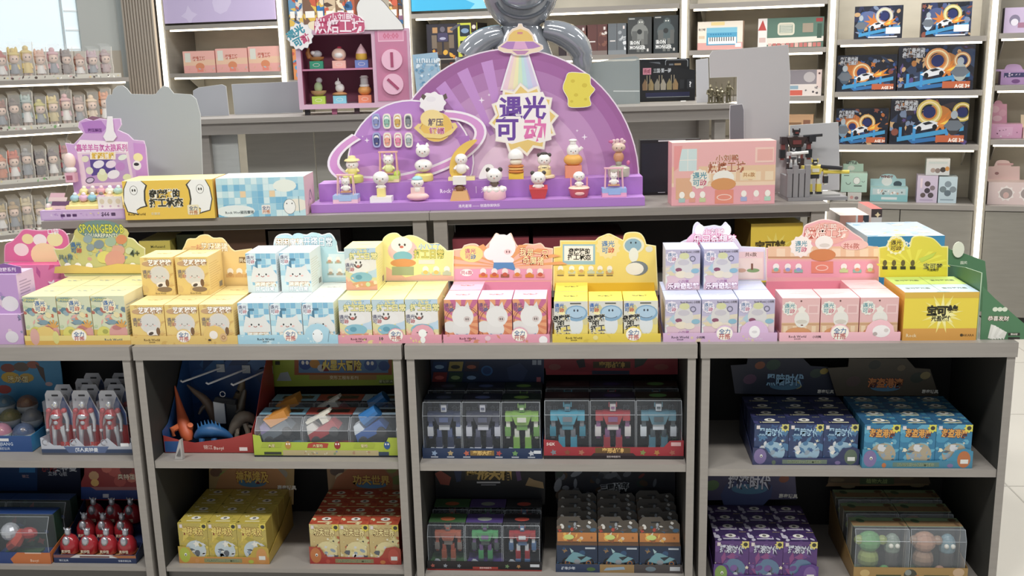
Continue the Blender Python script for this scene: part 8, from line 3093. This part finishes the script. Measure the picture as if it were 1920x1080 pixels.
for k, (L, R) in enumerate(((1578, 1604), (1607, 1634))):
    wbox('small_print_box', f"small pale box with pink print under the mint box, {COLS[2][k]} of two", L, R, ZE4, 361, .1, '#e0dcd4', lambda w: Art(w).ell(w * .3, .4, .2, .2, '#e8a8a0').ell(w * .65, .35, .22, .18, '#8a7a80' if k else '#d8c8a8'), None, None, 'boxed toy', 'small boxes under mint box', y=.1)
zz_ = WB.at(1606, 361, .1)[1] + .002
wdisp('mint_box', 'mint green box with line-drawn face and header, stacked on two small boxes', 1579, 1628, zz_, 325, 1581, 1619, 307, 301, .11, '#b9dcca', a_mint, '#bfe0d0', lambda A, P: [P.txt(A, 'LITTLE', 1597, 305, 6, '#4a5a54', off=.05), P.ell(A, 1596, 315, 7, 5, '#eef2ea')], '#cfe8dc')
wdisp('aqua_box_display', 'aqua counter display with clear row of small white figures and header', 1635, 1706, ZE4, 352, 1632, 1698, 335, 326, .1, '#a4d4d6', lambda w: Art(w).rect(w * .06, .5, w * .94, .92, '#c8dcdc').mix(3, 14, ['#f4f4f0', '#7a8a8a', '#d0a890', '#ffffff'], w * .1, .55, w * .9, .85, .07, .12).rect(0, 0, w, .46, '#8fcccf').rect(w * .3, .14, w * .72, .32, '#e6f0ee'), '#b4dade', lambda A, P: [P.ell(A, 1663, 340, 10, 9, '#f4f4f0'), P.txt(A, 'WINDY', 1663, 331, 6, '#8a4a44', off=.05), P.ell(A, 1683, 345, 8, 6, '#4a5a64')], '#bfe4e4')
wbox('lilac_print_box', 'lilac box with six round face portraits at right end of base shelf', 1742, 1782, ZE4, 330, .13, '#d6c6dc', lambda w: Art(w).mix(2, 0, ['#fff'], 0, 0, 1, 1, .1, .1).ell(w * .5, .7, .1, .1, '#5a4a4a').ell(w * .75, .55, .09, .09, '#8a7a80').ell(w * .5, .45, .1, .1, '#4a4048').ell(w * .3, .28, .09, .09, '#6a5a58').ell(w * .68, .28, .1, .1, '#5a5054').rect(w * .15, .55, w * .25, .9, '#f0d8e0').rect(w * .15, .08, w * .8, .12, '#b8a4c4'), '#e0d4e6', '#c8b4d0', y=.08)
wbox('blue_print_box', 'pale blue box with ring of round portraits beside the lilac box', 1784, 1820, ZE4, 332, .13, '#c8dce4', lambda w: Art(w).ell(w * .5, .72, .12, .12, '#8a9aa4').ell(w * .24, .52, .12, .12, '#7a8a90').ell(w * .78, .52, .12, .12, '#8a98a0').ell(w * .5, .38, .12, .12, '#6a7a84').rect(w * .12, .1, w * .85, .15, '#9ab0bc'), '#dbe8ec', '#b0c8d2', y=.08)
zz_ = WB.at(1780, 330, .08)[1] + .002
wbox('portrait_cube_box', 'grey white cube box with cartoon faces stacked on the lilac box', 1757, 1803, zz_, 298, .1, '#d4d6d6', lambda w: Art(w).ell(w * .3, .3, .14, .14, '#b09a90').ell(w * .5, .28, .15, .15, '#8a7a74').ell(w * .72, .34, .16, .16, '#4a403c').ell(w * .9, .4, .12, .14, '#d0904a').rect(w * .1, .7, w * .9, .82, '#c4d0d0'), '#e6e6e4', '#a8b4a8', y=.09)
# bay at the right edge
zr = ZF1
wbox('purple_character_box', 'pale purple box with grey printed shape, top right edge', 1886, 1930, ZF1, 14, .1, '#cdb8d8', lambda w: Art(w).ell(w * .45, .5, .2, .22, '#8a7f9a').ell(w * .45, .42, .14, .14, '#ece6f0').rect(w * .6, .2, w, .4, '#b07a94'), '#dccce4', '#9a90a0')
wdisp('mauve_display', 'mauve counter display with dark window row at the right edge', 1864, 1935, ZF2, 134, 1866, 1935, 130, 120, .1, '#cba0d8', lambda w: Art(w).rect(w * .08, .55, w * .9, .9, '#4a4a78').mix(3, 10, ['#d8c0e0', '#7a7ab0', '#e8d8ec'], w * .1, .6, w * .9, .86, .06, .1).ell(w * .4, .25, .3, .16, '#8a5a9a').ell(w * .8, .25, .2, .18, '#e0c8e6'), '#d8b4e2', None, '#dcc0e6')
wdisp('pink_character_display', 'pink display tray with header of round pink faces at right edge', 1853, 1912, ZF3, 233, 1856, 1888, 195, 188, .12, '#e8a8cc', lambda w: Art(w).rect(w * .2, .2, w * .7, .8, '#f0b8d8').mix(3, 8, ['#8a4a6a', '#f8dcea'], w * .1, .1, w * .9, .9, .04, .07), '#e8a8c4', lambda A, P: [P.ell(A, 1866, 205, 8, 7, '#f4c8d8'), P.ell(A, 1880, 212, 7, 7, '#f0bcd0'), P.ell(A, 1870, 222, 9, 6, '#f6d4e0')], '#f0bcd6')
wdisp('cream_character_display', 'cream and pink display tray cut by the right photo edge', 1914, 1960, ZF3, 240, 1914, 1960, 215, 206, .12, '#f0c8c0', lambda w: Art(w).mix(4, 12, ['#8a6a60', '#f4e6d8', '#b8a0a0'], 0, .1, w, .9, .06, .1), '#f2e0bc', None, '#f4dcd0', y=.09)
wdisp('rose_box_display', 'pale rose display box with two cloud windows and wide header', 1857, 1940, ZE4, 342, 1848, 1912, 312, 300, .14, '#e6cdc8', lambda w: Art(w).star(w * .42, .5, .36, .28, 9, '#f2e6e0').ell(w * .42, .5, .26, .24, '#a89894').star(w * .9, .5, .36, .28, 9, '#f2e6e0').ell(w * .9, .5, .26, .24, '#a89894').ell(w * .42, .42, .12, .14, '#d8b0a8'), '#efd0cc', lambda A, P: [P.rect(A, 1870, 306, 1900, 310, '#e0b0b0'), P.ell(A, 1869, 325, 4, 3, '#a87a7a')], '#f2d8d2', y=.06)

# ================================================================== left wall shelves with bagged dolls
LS = [(150, 0), (243, 1), (342, 2), (436, 3)]
hues = [['#c85a50', '#e6c860', '#eacc70', '#e8b8a0', '#e0a8b0', '#8a7a74', '#c88a70', '#c8a8b0', '#b89a9a'],
        ['#8a4a34', '#6a5a54', '#9ab0b0', '#c0b860', '#ccb878', '#d0a0a8', '#a89088', '#e0c8a8', '#d08a60'],
        ['#d87a4a', '#c85a3a', '#8a8a8c', '#4a3a3c', '#6a5a60', '#a84a50', '#c8a080', '#d8b8a8', '#a8907a'],
        ['#b0985a', '#a88a5a', '#c0b088', '#a8946a', '#8aa0a0', '#b09a80', '#9a8a70', '#a09080', '#b0a088']]
cols_n = [['red', 'deep yellow', 'light yellow', 'peach', 'rose', 'taupe', 'orange brown', 'mauve', 'dusky pink'],
          ['dark brown', 'charcoal', 'blue grey', 'lime', 'straw', 'pink', 'grey brown', 'cream', 'orange'],
          ['orange', 'red orange', 'grey', 'black', 'slate', 'crimson', 'tan', 'beige', 'olive brown'],
          ['gold', 'bronze', 'sand', 'khaki', 'grey green', 'fawn', 'earth brown', 'stone', 'pale olive']]
rown = ['top', 'second', 'third', 'lowest visible']
d0 = None
for py, r in LS:
    x_a, x_b = WL.at(-60, py, 0)[0], WL.at(242, py, 0)[0]
    z = WL.at(60, py, 0)[1]
    t = thing('wall_shelf', f"grey left wall shelf carrying bagged dolls, {rown[r]} one", 'shelf', WL.w(x_a, 0, z), WL.a, 'shelves on the left wall')
    w = x_b - x_a
    mb = MB()
    mb.box(0, w, 0, .39, -.03, 0, GREY)
    mb.build('board', t)
    mb = MB()
    mb.box(.02, w - .02, .02, .032, -.042, -.0305, LEDT)
    mb.build('light_strip', t)
    for k in (.45, w - .35):
        mb = MB()
        mb.prism([(0, 0), (.14, 0), (0, -.1)], (k, .385, -.0305), (0, -1, 0), Z3, .006, C('#d9d4c8'))
        mb.build('bracket', t)
    mb = MB()
    mb.box(.0, w - .05, .004, .007, .0003, .03, M('#dcd8cc', .2, 0, 0, .8))
    A = Art(w, .03)
    A.mix(r + 3, int(w * 34), ['#5a4a44', '#7aa86a', '#c8a0a0', '#f4f0e8', '#8a8a88', '#d8c890'], .01, .006, w - .06, .024, .004, .012)
    mb.art(A, (0, .004, 0), X3, Z3)
    mb.build('price_rail', t)
    n = 9
    for k in range(n):
        px = 4 + k * 24.5
        if r == 1 and px > 200 or r == 2 and px > 140 or r == 3 and px > 110:
            continue
        hue = hues[r][k]
        xx = WL.at(px, py - 20, .08)[0]
        hh = .245 + .02 * ((k * 7 + r * 3) % 3)
        if k > 4 and r == 0:
            hh *= .85
        hh *= .82
        d = thing('bagged_doll', f"{cols_n[r][k]} hooded doll in a clear bag on the {rown[r]} left wall shelf", 'doll', WL.w(xx, .1, z + .0005), WL.a, 'bagged dolls on the left wall')
        d.scale = (.88, .88, 1)
        skin, cl = M('#eac8b4', .5), M(hue, .55)
        cl2 = M(['#f0ece6', '#8a9098', hue][(k + r) % 3], .5)
        mb = MB()
        mb.ell((0, .004, hh * .7), (.046, .042, .044), cl, 14, 9)
        mb.ell((0, -.002, hh * .91), (.022, .022, .018), cl, 10, 6)
        mb.ell((0, -.012, hh * .79), (.047, .04, .014), cl, 12, 6)
        if (k + r) % 2:
            for s in (-1, 1):
                mb.ell((.027 * s, 0, hh * .9), (.012, .01, .028), cl, 8, 6)
        mb.build('hood', d, smooth=True)
        mb = MB()
        mb.ell((0, -.026, hh * .65), (.035, .028, .031), skin, 12, 8)
        for s in (-1, 1):
            mb.ell((.013 * s, -.0525, hh * .65), (.005, .003, .006), M('#4a3028', .4), 6, 5)
        mb.build('head', d, smooth=True)
        mb = MB()
        mb.tube([(0, 0, hh * .5), (0, 0, hh * .34), (0, 0, hh * .2)], [.022, .034, .04], cl2, 10)
        for s in (-1, 1):
            mb.tube([(.026 * s, 0, hh * .46), (.034 * s, -.012, hh * .32)], [.013, .009], cl, 7)
            mb.tube([(.016 * s, 0, hh * .24), (.018 * s, -.004, .012)], [.015, .013], skin, 7)
            mb.ell((.018 * s, -.008, .011), (.016, .022, .011), cl, 8, 5)
        mb.build('body', d, smooth=True)
        mb = MB()
        mb.box(-.0435, .0435, -.07, -.069, .0, hh * 1.08, CLEAR('#f4f4f2', .13, .08))
        mb.poly([(-.0435, -.07, hh * 1.08), (.0435, -.07, hh * 1.08), (.04, .04, hh * 1.2), (-.04, .04, hh * 1.2)], CLEAR('#f4f4f2', .2, .08))
        if k % 3 != 1:
            mb.tube([(.04, -.072, hh * 1.08), (.03, -.074, hh * .7), (.04, -.074, hh * .35), (.034, -.074, .02)], .0022, C('#efe8dc'), 5)
        mb.build('clear_bag', d)
